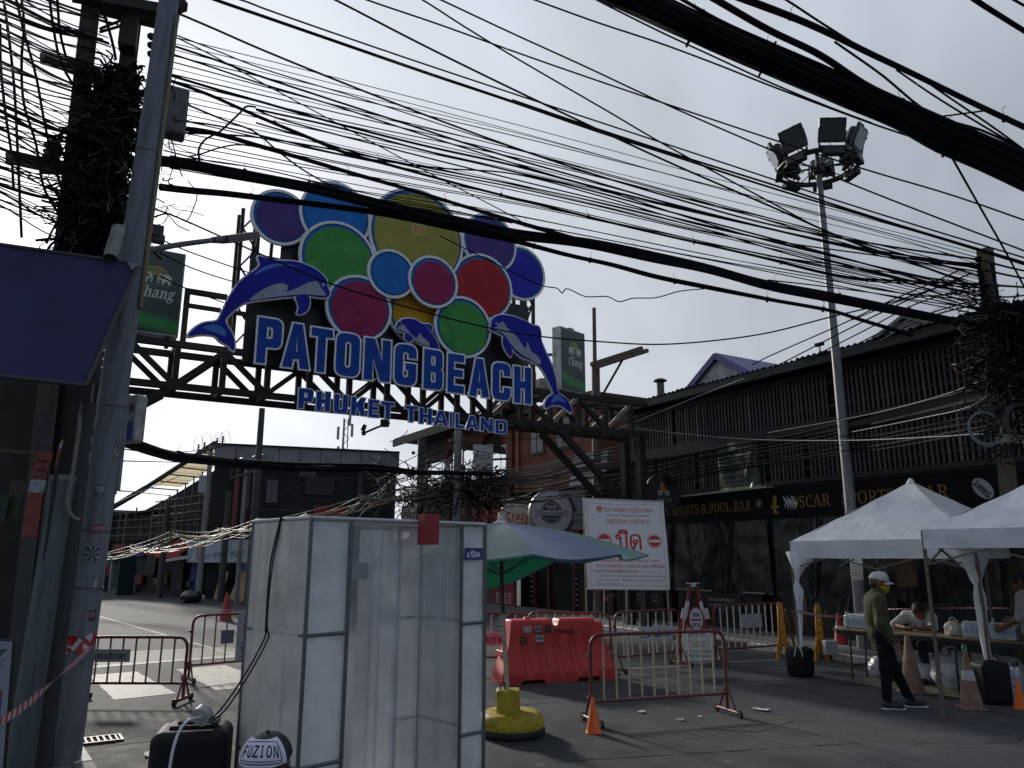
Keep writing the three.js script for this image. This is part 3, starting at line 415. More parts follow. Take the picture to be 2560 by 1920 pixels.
// ---------- the dark sports bar along the right ----------
const blackWall = mat(0.011, 0.011, 0.013, 0.85, { specularIntensity: 0.4, map: rep(T.grime, 0.4), bump: rep(T.bump, 1) });
const goldText = '#806429';
{
  const b = thing('sports_bar', 'long dark two storey sports bar with slatted upper walls and gold lettering on black', 'building', F.p0, F.turn);
  const X0 = -4.25, X1 = 11, D = -7;
  L('wall', [box(X1 - X0, 6.1, 0.2, (X0 + X1) / 2, 3.05, -0.3), box(0.2, 6.1, -D - 0.4, X0 + 0.1, 3.05, D / 2 - 0.2), box(0.2, 6.1, -D - 0.4, X1 - 0.1, 3.05, D / 2 - 0.2), box(X1 - X0, 6.1, 0.2, (X0 + X1) / 2, 3.05, D)], blackWall, b);
  L('floor_beam', [box(X1 - X0, 0.3, 0.16, (X0 + X1) / 2, 4.76, -0.1), box(X1 - X0, 0.12, 0.12, (X0 + X1) / 2, 3.56, -0.1), box(X1 - X0, 0.14, 0.12, (X0 + X1) / 2, 6.0, -0.1)], mat(0.014, 0.014, 0.016, 0.7, { map: rep(T.grime, 0.6) }), b);
  // roof of corrugated sheets, each sheet a part, with wavy ends
  const roofM = [0, 1, 2].map((k) => mat(0.02 + k * 0.006, 0.02 + k * 0.005, 0.023 + k * 0.004, 0.55, { map: rep(T.grime, 0.5), metalness: 0.2 }));
  const roof = L('roof', [box(X1 - X0 + 0.3, 0.09, 0.09, (X0 + X1) / 2, 6.13, 0.28)], roofM[0], b);
  const sheetG = (() => { const n = 36, g = new THREE.PlaneGeometry(1.02, 3.2, n, 4), p = g.attributes.position; for (let i = 0; i < p.count; i++) p.setZ(i, Math.sin((p.getX(i) / 1.02 + 0.5) * Math.PI * 2 * 6.5) * 0.022); g.computeVertexNormals(); return metres(ready(g.rotateX(-Math.PI / 2 - 0.1))); })();
  seed(51); for (let i = 0; i * 1.0 < X1 - X0 + 0.2; i++) { const s = mesh('roof_sheet', sheetG, roofM[i % 3], roof); s.position.set(X0 + 0.4 + i, 6.16 + rr(-0.015, 0.015), -1.18 + rr(-0.05, 0.05)); }
  L('gutter_board', box(X1 - X0 + 0.2, 0.2, 0.04, (X0 + X1) / 2, 6.2, 0.34), roofM[0], b);
  // vertical slats, upper and lower rows
  const slatM = [[0.045, 0.045, 0.05], [0.065, 0.064, 0.068], [0.085, 0.082, 0.082], [0.055, 0.056, 0.064], [0.15, 0.14, 0.13]].map((c) => mat(...c, 0.75, { map: rep(T.streak, 0.8) }));
  const up1 = metres(ready(box(0.052, 1.04, 0.03))), lo1 = metres(ready(box(0.052, 1.0, 0.03)));
  seed(52);
  const upper = L('slat_rail', [box(X1 - X0, 0.05, 0.04, (X0 + X1) / 2, 5.2, -0.14), box(X1 - X0, 0.05, 0.04, (X0 + X1) / 2, 5.75, -0.14), box(X1 - X0, 0.05, 0.04, (X0 + X1) / 2, 3.85, -0.14), box(X1 - X0, 0.05, 0.04, (X0 + X1) / 2, 4.4, -0.14)], slatM[0], b);
  for (let x = X0 + 0.1, i = 0; x < 8.6; x += 0.115, i++) for (const [g, y] of [[up1, 5.43], [lo1, 4.12]]) {
    if (rnd() < 0.03) continue; const m = mesh('slat', g, slatM[rnd() < 0.035 ? 4 : (rnd() * 4) | 0], upper); m.position.set(x + rr(-0.006, 0.006), y + rr(-0.02, 0.02), -0.1 + rr(-0.005, 0.005)); m.rotation.z = rr(-0.006, 0.006); }
  // sign fascia
  const fascia = canvasTex(2048, 96, (x, w, h) => {
    x.fillStyle = '#0c0c0e'; x.fillRect(0, 0, w, h); for (let i = 0; i < 160; i++) { x.fillStyle = `rgba(60,60,66,${0.05 + (i % 7) * 0.02})`; x.fillRect((i * 131) % w, (i * 53) % h, 30 + (i % 9) * 20, 1.4); }
    const X = (s) => ((s + 4.25) / 15.25) * w, t = (s, c, n, fit) => words(x, s, X(c), h * 0.5, n, goldText, '', 'serif', fit ? (fit / 15.25) * w : undefined);
    t('LIVE SPORTS & POOL BAR', -0.98, 46, 3.55); t('OSCAR', 2.5, 50, 1.08); t('SPORTS', 3.95, 50, 1.25); t('BAR', 5.32, 50, 0.72); t('OSCAR', 7.75, 54, 1.4);
    x.fillStyle = '#23242a'; x.beginPath(); x.arc(X(1.03), h * 0.45, 20, 0, 7); x.fill(); x.fillStyle = '#8a8a90'; x.beginPath(); x.arc(X(1.03) + 2, h * 0.45, 8, 0, 7); x.fill(); words(x, '8', X(1.03) + 2, h * 0.45, 12, '#222');
    x.fillStyle = '#7d6526'; x.beginPath(); x.ellipse(X(1.52), h * 0.42, 8, 20, 0.2, 0, 7); x.fill(); x.fillRect(X(1.52) - 16, h * 0.56, 32, 9); x.beginPath(); x.moveTo(X(1.52) - 4, h * 0.6); x.lineTo(X(1.52) + 14, h * 0.86); x.lineTo(X(1.52) - 8, h * 0.8); x.fill();
    x.strokeStyle = '#a7a9b0'; x.lineWidth = 3; for (let i = 0; i < 9; i++) { x.beginPath(); const a = X(1.78) + i * 5; x.moveTo(a, 26 + (i % 3) * 5); x.lineTo(a + 8, 48); x.lineTo(a + 3 + (i % 2) * 8, 62); x.lineTo(a + 12, 40 + i); x.stroke(); }
    x.save(); x.translate(X(6.32), h * 0.5); x.rotate(0.85); x.fillStyle = '#8f9096'; x.beginPath(); x.ellipse(0, 0, 31, 20, 0, 0, 7); x.fill(); x.strokeStyle = '#26272c'; x.lineWidth = 3; x.beginPath(); x.moveTo(-14, 0); x.lineTo(14, 0); for (let i = -2; i < 3; i++) { x.moveTo(i * 6, -5); x.lineTo(i * 6, 5); } x.stroke(); x.beginPath(); x.arc(-27, 0, 8, -1.2, 1.2); x.arc(27, 0, 8, 1.9, 4.3); x.stroke(); x.restore();
  });
  L('fascia_board', box(X1 - X0, 0.72, 0.12, (X0 + X1) / 2, 3.06, 0.13), blackWall, b);
  L('fascia_lettering', new THREE.PlaneGeometry(X1 - X0, 0.715).translate((X0 + X1) / 2, 3.06, 0.194), printMat(fascia, 0.85, { specularIntensity: 0.3 }), b, { uv: true });
  L('ledge', box(3.7, 0.05, 0.5, -0.5, 3.45, 0.0, 0, 0, 0.012), mat(0.3, 0.29, 0.27, 0.6, { map: rep(T.grime, 0.8) }), b);
  L('awning_edge', box(X1 - X0, 0.08, 0.3, (X0 + X1) / 2, 3.47, 0.05 - 0.2), blackWall, b);
  // columns and the black plastic sheets hung between them, with folds
  const plastic = mat(0.005, 0.005, 0.0065, 0.2, { specularIntensity: 0.5, side: THREE.DoubleSide });
  for (const x of [-4.0, -2.35, 1.35, 4.6, 8.2]) L('column', box(0.24, 2.7, 0.24, x, 1.35, 0.02), blackWall, b);
  seed(53);
  const curtain = (x0, x1, y0, y1, k, z) => { const g = new THREE.PlaneGeometry(x1 - x0, y1 - y0, 90, 24), p = g.attributes.position; const fold = Array.from({ length: 9 }, () => [rr(x0, x1), rr(-0.5, 0.5), rr(0.02, 0.05), rr(0.01, 0.035)]); for (let i = 0; i < p.count; i++) { const x = p.getX(i) + (x0 + x1) / 2, v = (p.getY(i) / (y1 - y0) + 0.5); let d = 0.012 * fbm(x * 1.7, v * 2, k, 3); for (const [c, s, w, a] of fold) d += a * Math.exp(-(((x - c - s * (1 - v) * 0.9) / w) ** 2)) * (0.35 + v * 0.65); p.setZ(i, d * 2.6); } g.computeVertexNormals(); return g.translate((x0 + x1) / 2, (y0 + y1) / 2, z); };
  [[-4.1, -2.4], [-2.3, 1.3], [1.4, 4.55], [4.65, 8.15]].forEach(([a, c], i) => L('plastic_curtain', curtain(a, c, 0.95, 2.72, i, 0.16), plastic, b));
  const auth = canvasTex(512, 200, (x, w, h) => { x.fillStyle = '#0f0f11'; x.fillRect(0, 0, w, h); thai(x, 'ห้ามเข้าก่อนได้รับอนุญาต', w / 2, 62, 24, '#85868a', 0.14, 330); words(x, 'AUTHORIZED PERSONNEL', w / 2, 112, 34, '#86878c', '', 'sans-serif', 350); words(x, 'ONLY', w / 2, 158, 34, '#86878c', '', 'sans-serif', 70); });
  for (const [x, w] of [[-3.2, 1.55], [-0.5, 2.9], [2.95, 2.9], [6.4, 3.1]]) {
    const p = L('lower_cloth', [curtain(x - w / 2, x + w / 2, 0.05, 0.97, x, 0.17)], mat(0.01, 0.01, 0.011, 0.85, { side: THREE.DoubleSide }), b);
    if (x < 0) L('warning_print', new THREE.PlaneGeometry(1.35, 0.52).translate(x + (x < -1 ? 0.05 : 0.15), 0.68, 0.225), printMat(auth, 0.8), p, { uv: true });
  }
  L('curtain_batten', [box(1.3, 0.03, 0.03, -1.3, 0.99, 0.21), box(0.7, 0.03, 0.03, 0.7, 0.99, 0.21)], mat(0.2, 0.19, 0.16, 0.7), b);
  // painted sheet hanging from the upper floor
  const ban = canvasTex(256, 256, (x, w, h) => { x.fillStyle = '#2a3530'; x.fillRect(0, 0, w, h); seed(54); x.strokeStyle = '#9aa691'; for (let i = 0; i < 9; i++) for (let k = 0; k < 3 + (i % 3); k++) { x.lineWidth = rr(1, 3.2); x.strokeStyle = rnd() < 0.2 ? '#5f93a8' : '#98a48c'; x.beginPath(); const X = 12 + k * 40 + rr(0, 20), Y = 20 + i * 25; x.moveTo(X, Y); for (let s = 0; s < 5; s++) x.lineTo(X + s * 8, Y + rr(-7, 7)); x.stroke(); } x.lineWidth = 6; x.strokeStyle = '#a7ad8e'; for (const y of [24, 50, 76]) { x.beginPath(); x.moveTo(128, y); x.lineTo(196, y - 6); x.stroke(); } words(x, '15', 168, 62, 70, '#9da686'); x.fillStyle = '#8d967c'; x.fillRect(0, 236, w, 20); });
  const bg = new THREE.PlaneGeometry(1.3, 1.25, 30, 20); { const p = bg.attributes.position; for (let i = 0; i < p.count; i++) p.setZ(i, 0.03 * Math.sin(p.getX(i) * 9 + p.getY(i) * 3) + 0.03 * fbm(p.getX(i) * 3, p.getY(i) * 3, 4, 3) + (p.getX(i) > 0.3 ? 0.03 * Math.sin((p.getX(i) - p.getY(i) * 0.3) * 22) : 0)); bg.computeVertexNormals(); }
  const hb = thing('hanging_banner', 'crumpled dark painted plastic banner tied to the slatted bar wall', 'banner', F.pt(0.33, 4.08, 0.06), F.turn);
  L('sheet', bg, printMat(ban, 0.35, { side: THREE.DoubleSide, clearcoat: 0.3 }), hb, { uv: true }); L('cord', [rod(V3(-0.65, 0.6, 0), V3(-0.68, 0.75, -0.05), 0.006), rod(V3(0.64, 0.6, 0), V3(0.68, 0.75, -0.05), 0.006)], blackWall, hb);
}
// what stands on and behind the bar roof
{
  const g = thing('gabled_roof_house', 'pale gable end with blue edged roof rising behind the dark bar roof', 'building', F.pt(F.hit(1805, 895, -4.2).s, F.hit(1805, 895, -4.2).y - 7.98, -4.2), F.turn);
  const tri = shapeOf([[-2.2, 5], [2.2, 5], [2.2, 6.5], [0, 7.95], [-2.2, 6.5]]);
  L('wall', extrude(tri, 0.2), mat(0.42, 0.42, 0.44, 0.8, { map: rep(T.grime, 0.5) }), g);
  const rm = mat(0.09, 0.085, 0.22, 0.6, { map: rep(T.grime, 0.7) }), sl = Math.atan2(1.45, 2.2);
  L('roof', [box(3.0, 0.12, 4.4, -1.22, 7.25, -1.9, 0, 0, sl), box(3.0, 0.12, 4.4, 1.22, 7.25, -1.9, 0, 0, -sl)], rm, g);
  L('barge_board', [box(3.0, 0.2, 0.05, -1.25, 7.2, 0.33, 0, 0, sl), box(3.0, 0.2, 0.05, 1.25, 7.2, 0.33, 0, 0, -sl)], mat(0.07, 0.06, 0.25, 0.6, { map: rep(T.grime, 1) }), g);
  const c = thing('roof_vent', 'short round metal vent pipe with flat cap on the bar roof edge', 'vent pipe', F.pt(F.hit(1652, 998, -0.9).s, F.hit(1652, 998, -0.9).y - 0.1, -0.9), F.turn), m = mat(0.1, 0.09, 0.085, 0.6, { map: rep(T.rust, 2) });
  L('pipe', rod(V3(0, 0, 0), V3(0, 0.62, 0), 0.12, 0.12, 16), m, c); L('cap', lathe([[0.001, 0.76], [0.1, 0.75], [0.22, 0.69], [0.2, 0.66], [0.1, 0.66]], 18), m, c);
  const g2 = thing('grey_gabled_roof', 'low grey gable roof peeping over the bar roof near the right utility pole', 'building', F.pt(F.hit(2262, 826, -5).s, 0.9, -5), F.turn);
  L('wall', extrude(shapeOf([[-1.7, 5], [1.7, 5], [1.7, 6.5], [0.2, 7.35], [-1.7, 6.5]]), 0.2), mat(0.2, 0.2, 0.21, 0.8, { map: rep(T.grime, 0.5) }), g2); L('roof', [box(2.2, 0.1, 3, -0.85, 6.98, -1.2, 0, 0, 0.42), box(1.9, 0.1, 3, 1.0, 6.97, -1.2, 0, 0, -0.5)], mat(0.13, 0.13, 0.14, 0.6, { map: rep(T.grime, 0.7) }), g2);
  const cam = thing('roof_camera', 'tiny camera on a stand at the bar roof edge left of the floodlight mast', 'camera', F.pt(F.hit(2052, 900, 0).s, 6.32, 0), F.turn); L('stand', [rod(V3(0, 0, 0), V3(0, 0.3, 0), 0.015), rod(V3(0, 0.2, 0), V3(0.14, 0, 0), 0.01)], blackWall, cam); L('housing', rbox(0.22, 0.08, 0.09, 0.015, 0.0, 0.33, 0), blackWall, cam);
}
// round bar sign above the closure notice
{
  const p = F.hit(1655, 1231, 0.75).w, s = thing('round_bar_sign', 'round black bar sign with a small drinker picture jutting over the closure notice', 'sign', p, 0.18);
  const tex = canvasTex(256, 256, (x, w, h) => { x.fillStyle = '#111215'; x.fillRect(0, 0, w, h); x.strokeStyle = '#1f2427'; x.lineWidth = 6; x.beginPath(); x.arc(128, 128, 112, 0, 7); x.stroke(); x.fillStyle = '#8c5a30'; x.beginPath(); x.arc(128, 98, 26, 0, 7); x.fill(); x.fillStyle = '#b86a30'; x.beginPath(); x.ellipse(126, 72, 20, 14, -0.3, 0, 7); x.fill(); x.fillStyle = '#9c9ea4'; x.beginPath(); x.ellipse(104, 132, 20, 18, 0, 0, 7); x.ellipse(156, 134, 20, 18, 0, 0, 7); x.fill(); x.fillStyle = '#1b1c20'; x.beginPath(); x.arc(104, 132, 8, 0, 7); x.arc(156, 136, 8, 0, 7); x.fill(); words(x, 'OSCAR', 130, 182, 40, '#5a7a54', 'bold', 'serif', 110); });
  L('drum', new THREE.CylinderGeometry(0.5, 0.5, 0.2, 48).rotateX(Math.PI / 2), mat(0.05, 0.052, 0.05, 0.5, { map: rep(T.grime, 1) }), s); L('face', new THREE.CircleGeometry(0.49, 48).translate(0, 0, 0.104), printMat(tex, 0.5), s, { uv: true }); L('bracket', rod(V3(0.1, 0, -0.1), V3(0.3, 0, -0.75), 0.03), blackWall, s);
}
// ---------- shops and the orange building beyond the bar ----------
{
  const o = thing('orange_building', 'orange plastered building with an arched roof terrace and white columns behind the gantry', 'building', F.p0, F.turn);
  const orange = mat(0.165, 0.05, 0.03, 0.85, { map: rep(T.grime, 0.3) }), wht = mat(0.55, 0.53, 0.5, 0.75, { map: rep(T.grime, 0.8) }), brown = mat(0.06, 0.04, 0.03, 0.8, { map: rep(T.grime, 0.8) });
  L('wall', [box(5.6, 2.9, 0.3, -9, 5.65, -0.5), box(0.3, 2.9, 6, -11.65, 5.65, -3.65), box(0.3, 2.9, 6, -6.35, 5.65, -3.65), box(5.6, 2.9, 0.3, -9, 5.65, -6.8)], orange, o);
  L('roof', [box(5.9, 0.14, 6.9, -9, 7.18, -3.6)], brown, o);
  L('pilaster', [box(0.4, 2.9, 0.12, -11.5, 5.65, -0.29)], orange, o); L('downpipe', rod(V3(-10.9, 4.2, -0.25), V3(-10.9, 7.05, -0.25), 0.06), mat(0.3, 0.1, 0.05, 0.6), o);
  for (const [x, w] of [[-9.6, 0.5], [-7.9, 0.5]]) { const win = L('window', [box(0.9, 1.2, 0.06, x, 6.1, -0.34)], brown, o); L('pane', [box(0.36, 1.0, 0.02, x - 0.21, 6.1, -0.305), box(0.36, 1.0, 0.02, x + 0.21, 6.1, -0.305)], mat(0.02, 0.022, 0.025, 0.15), win); }
  L('air_conditioner', rbox(0.8, 0.55, 0.3, 0.03, -6.3, 4.9, -0.2), mat(0.35, 0.35, 0.34, 0.6, { map: rep(T.grime, 1) }), o);
  L('canopy_panel', box(1.9, 1.0, 0.06, -5.9, 4.6, 0.1, 0, -0.2), mat(0.1, 0.11, 0.12, 0.5, { map: rep(T.grime, 1) }), o);
  // terrace with columns, arches and an eave
  L('terrace_floor', [box(9.6, 0.3, 6.2, -16.6, 4.85, -3.6), box(9.6, 4.7, 0.3, -16.6, 2.35, -0.6)], brown, o);
  L('rear_parapet', box(9.4, 0.3, 0.15, -16.6, 5.05, -6.4), brown, o);
  L('terrace_roof', [box(10.6, 0.16, 7.2, -16.4, 7.42, -3.2, 0, -0.03), box(10.6, 0.3, 0.1, -16.4, 7.35, 0.42)], brown, o);
  for (const x of [-19.9, -17.55, -14.45, -12.0]) { const c = L('column', [rod(V3(x, 5.0, -0.55), V3(x, 6.06, -0.55), 0.16, 0.14, 18)], wht, o); L('capital', [box(0.46, 0.08, 0.46, x, 6.15, -0.55), lathe([[0.14, 5.98], [0.2, 6.04], [0.22, 6.11], [0.14, 6.11]], 18, x, 0, -0.55)], wht, c); }
  const arch = (a, c) => { const s = shapeOf([[a, 6.2], [a, 7.3], [c, 7.3], [c, 6.2], [c - 0.25, 6.2]]); const q = []; for (let i = 0; i <= 16; i++) { const t = (i / 16) * Math.PI; q.push([(a + c) / 2 + Math.cos(t) * ((c - a) / 2 - 0.25), 6.2 + Math.sin(t) * 0.62]); } return extrude(shapeOf([[a, 6.2], [a, 7.3], [c, 7.3], [c, 6.2], ...q]), 0.3).translate(0, 0, -0.7); };
  L('arch', arch(-17.55, -14.45), orange, o); L('arch', arch(-14.45, -12.0), orange, o); L('arch', box(2.3, 1.1, 0.3, -18.72, 6.75, -0.55), brown, o);
  L('roof_pergola', [box(0.1, 0.1, 3, -12.4, 7.9, -2), box(0.1, 0.1, 3, -10.2, 7.9, -2), ...[0, 1, 2, 3].map((i) => box(3.2, 0.08, 0.08, -11.3, 7.98, -0.8 - i * 0.8)), ...[[-12.4, -0.6], [-10.2, -0.6], [-12.4, -3.3], [-10.2, -3.3]].map(([x, z]) => box(0.1, 0.6, 0.1, x, 7.6, z))], brown, o);
}
{
  const s = thing('shop_row', 'row of dark shop fronts and counters under the orange building', 'shops', F.p0, F.turn);
  const dark = mat(0.013, 0.012, 0.013, 0.8, { map: rep(T.grime, 0.5) }), red = mat(0.2, 0.018, 0.015, 0.65, { map: rep(T.grime, 0.7) }), tan = mat(0.32, 0.16, 0.09, 0.8, { map: rep(T.grime, 0.8) }), maroon = mat(0.07, 0.01, 0.012, 0.7, { map: rep(T.grime, 0.8) });
  L('wall', [box(7.2, 4.1, 0.3, -7.9, 2.05, -0.9), box(0.3, 4.1, 3, -4.4, 2.05, -2.4)], dark, s);
  for (const x of [-7.2, -8.7, -9.6, -5.2]) L('post', box(0.13, 2.6, 0.13, x, 1.3, -0.2), maroon, s);
  const bulbs = mat(0.8, 0.8, 0.75, 0.4);
  for (const x of [-9.75, -7.02]) L('bulb_strip', Array.from({ length: 13 }, (_, i) => new THREE.SphereGeometry(0.022, 6, 5).translate(x, 0.3 + i * 0.17, -0.12)), bulbs, s);
  L('bulb_garland', Array.from({ length: 22 }, (_, i) => new THREE.SphereGeometry(0.025, 6, 5).translate(-11.2 + i * 0.125, 3.92 - Math.sin((i / 21) * Math.PI) * 0.08 + i * 0.012, 0.2)), bulbs, s);
  L('fascia', box(2.4, 0.85, 0.15, -12.6, 3.25, 0.05), red, s); L('awning', box(3.2, 0.3, 0.4, -8, 2.55, 0), red, s);
  L('upper_band', [box(6.6, 0.55, 0.12, -14.2, 2.75, 0), box(1.0, 0.5, 0.1, -13.5, 3.95, -0.1), box(0.6, 0.9, 0.1, -15.2, 4.05, -0.1)], tan, s);
  L('counter', [box(3.2, 0.95, 0.5, -12.9, 0.475, 0.1)], mat(0.11, 0.06, 0.045, 0.8, { map: rep(T.grime, 0.8) }), s);
  L('booth_wall', [box(3.2, 1.5, 0.1, -13.0, 1.75, -0.3), box(0.08, 1.1, 0.5, -11.75, 1.5, 0.1)], mat(0.26, 0.27, 0.27, 0.7, { map: rep(T.grime, 0.8) }), s);
  const ex = canvasTex(256, 320, (x, w, h) => { x.fillStyle = '#6a1a1e'; x.fillRect(0, 0, w, h); words(x, 'ОБМЕН', 116, 50, 56, '#a59aa2', 'bold', 'sans-serif', 200); x.strokeStyle = '#9a8d96'; x.lineWidth = 6; const st = (a) => { x.beginPath(); a.forEach(([p, q], i) => (i % 2 ? x.lineTo(p, q) : x.moveTo(p, q))); x.stroke(); };
    st([[40, 120], [110, 120], [60, 135], [95, 175], [90, 135], [50, 178], [75, 105], [75, 120]]); st([[128, 110], [128, 175], [118, 130], [140, 125], [118, 150], [140, 145], [150, 115], [185, 115], [165, 105], [155, 125], [150, 130], [190, 130], [150, 150], [195, 150], [170, 130], [150, 178], [170, 150], [196, 176]]);
    for (let i = 0; i < 4; i++) { const o = 24 + i * 52; st([[o, 235], [o + 44, 235], [o + 4, 252], [o + 40, 252], [o + 22, 225], [o + 22, 290], [o + 6, 270], [o + 38, 270], [o + 4, 290], [o + 42, 290], [o + 8, 235], [o + 8, 290]]); } });
  const b = L('exchange_board', box(1.5, 1.9, 0.08, -10.85, 0.97, 0.32), red, s); L('print', new THREE.PlaneGeometry(1.46, 1.86).translate(-10.85, 0.97, 0.363), printMat(ex, 0.6), b, { uv: true });
  L('paper_notice', box(0.42, 0.42, 0.02, -9.4, 1.75, 0.1), mat(0.45, 0.47, 0.52, 0.7), s);
  L('stool', [rod(V3(-4.7, 0, 0.6), V3(-4.7, 0.7, 0.6), 0.02), rod(V3(-4.4, 0, 0.6), V3(-4.4, 0.7, 0.6), 0.02), rod(V3(-4.55, 0.7, 0.4), V3(-4.55, 0.74, 0.4), 0.18, 0.18, 16)], mat(0.12, 0.1, 0.09, 0.5), s);
  L('tan_panel', [box(0.3, 0.26, 0.03, -5.05, 1.0, 0.22), box(0.3, 0.2, 0.03, -5.05, 0.62, 0.22)], mat(0.25, 0.06, 0.03, 0.7, { map: rep(T.wear, 2) }), s);
}
function roundSign(name, label, p, turn, R, depth, draw, rim) {
  const s = thing(name, label, 'sign', p, turn), t = canvasTex(512, 512, draw);
  L('drum', new THREE.CylinderGeometry(R, R, depth, 56).rotateX(Math.PI / 2), mat(...rim, 0.5, { map: rep(T.grime, 1) }), s); L('face', new THREE.CircleGeometry(R * 0.985, 56).translate(0, 0, depth / 2 + 0.004), printMat(t, 0.5), s, { uv: true });
  L('bracket', rod(V3(0.1, 0, -depth / 2), V3(0.5, 0, -1.0), 0.035), mat(0.02, 0.02, 0.02), s); return s;
}
roundSign('round_sign', 'round white sign with red CRAZY GIRLS lettering above the beach umbrella', F.hit(1291, 1300, 0.55).w, 0.16, 0.66, 0.24, (x, w, h) => { x.fillStyle = '#cfc9bb'; x.fillRect(0, 0, w, h); words(x, 'Hot Shots', 262, 66, 30, '#3f3d86', 'italic bold'); words(x, 'Crazy', 262, 205, 150, '#c2321f', 'bold', 'sans-serif', 330); words(x, 'Rock Cola', 290, 148, 34, '#d99a4a', 'bold'); words(x, 'Girls', 270, 320, 150, '#c2321f', 'bold', 'sans-serif', 310); words(x, 'a gogo', 262, 420, 54, '#c2321f'); }, [0.14, 0.13, 0.12]);
roundSign('round_sign', 'round grey PIZZA FACTORY sign with black emblem right of the crazy girls sign', F.hit(1376, 1281, 0.6).w, 0.2, 0.74, 0.28, (x, w, h) => {
  x.fillStyle = '#bcbcc0'; x.fillRect(0, 0, w, h); x.strokeStyle = '#4a4a50'; x.lineWidth = 6; x.beginPath(); x.arc(256, 256, 246, 0, 7); x.stroke(); x.fillStyle = '#2c2c32'; x.beginPath(); x.arc(256, 262, 128, 0, 7); x.fill(); x.strokeStyle = '#bcbcc0'; x.lineWidth = 7; x.beginPath(); x.arc(256, 262, 108, 0, 7); x.stroke(); x.fillStyle = '#bcbcc0'; for (let i = -2; i < 3; i++) { x.beginPath(); x.ellipse(256 + i * 26, 196, 9, 26, i * 0.3, 0, 7); x.fill(); }
  x.fillStyle = '#2c2c32'; x.fillRect(236, 112, 40, 20); x.fillRect(206, 346, 100, 10); x.fillStyle = '#bcbcc0'; x.fillRect(96, 226, 320, 76); x.strokeStyle = '#2c2c32'; x.lineWidth = 6; x.strokeRect(100, 230, 312, 68); x.beginPath(); x.moveTo(100, 244); x.lineTo(62, 236); x.lineTo(78, 270); x.lineTo(62, 306); x.lineTo(100, 298); x.moveTo(412, 244); x.lineTo(450, 236); x.lineTo(434, 270); x.lineTo(450, 306); x.lineTo(412, 298); x.stroke(); words(x, 'Pizza Factory', 256, 266, 66, '#2c2c32', 'italic bold', 'serif', 296); words(x, '· HOMEMADE ·', 256, 330, 24, '#bcbcc0'); }, [0.035, 0.035, 0.038]);
{
  const s = thing('picture_sign', 'square grey shop sign with a black arrow shape right of the pizza factory sign', 'sign', F.hit(1430, 1282, -0.1).w, F.turn + 0.5), t = canvasTex(256, 320, (x, w, h) => { x.fillStyle = '#7e8288'; x.fillRect(0, 0, w, h); x.fillStyle = '#26282c'; x.beginPath(); x.moveTo(120, 30); x.lineTo(180, 150); x.lineTo(60, 150); x.fill(); x.fillRect(100, 140, 44, 40); x.fillRect(0, 176, w, 8); words(x, 'only', 170, 230, 56, '#2b2d31', 'italic bold', 'serif'); words(x, 'bar', 80, 280, 50, '#2b2d31', 'italic', 'serif'); });
  L('case', rbox(1.15, 1.5, 0.16, 0.02), mat(0.03, 0.03, 0.03, 0.5), s); L('face', new THREE.PlaneGeometry(1.08, 1.42).translate(0, 0, 0.083), printMat(t, 0.5), s, { uv: true });
}
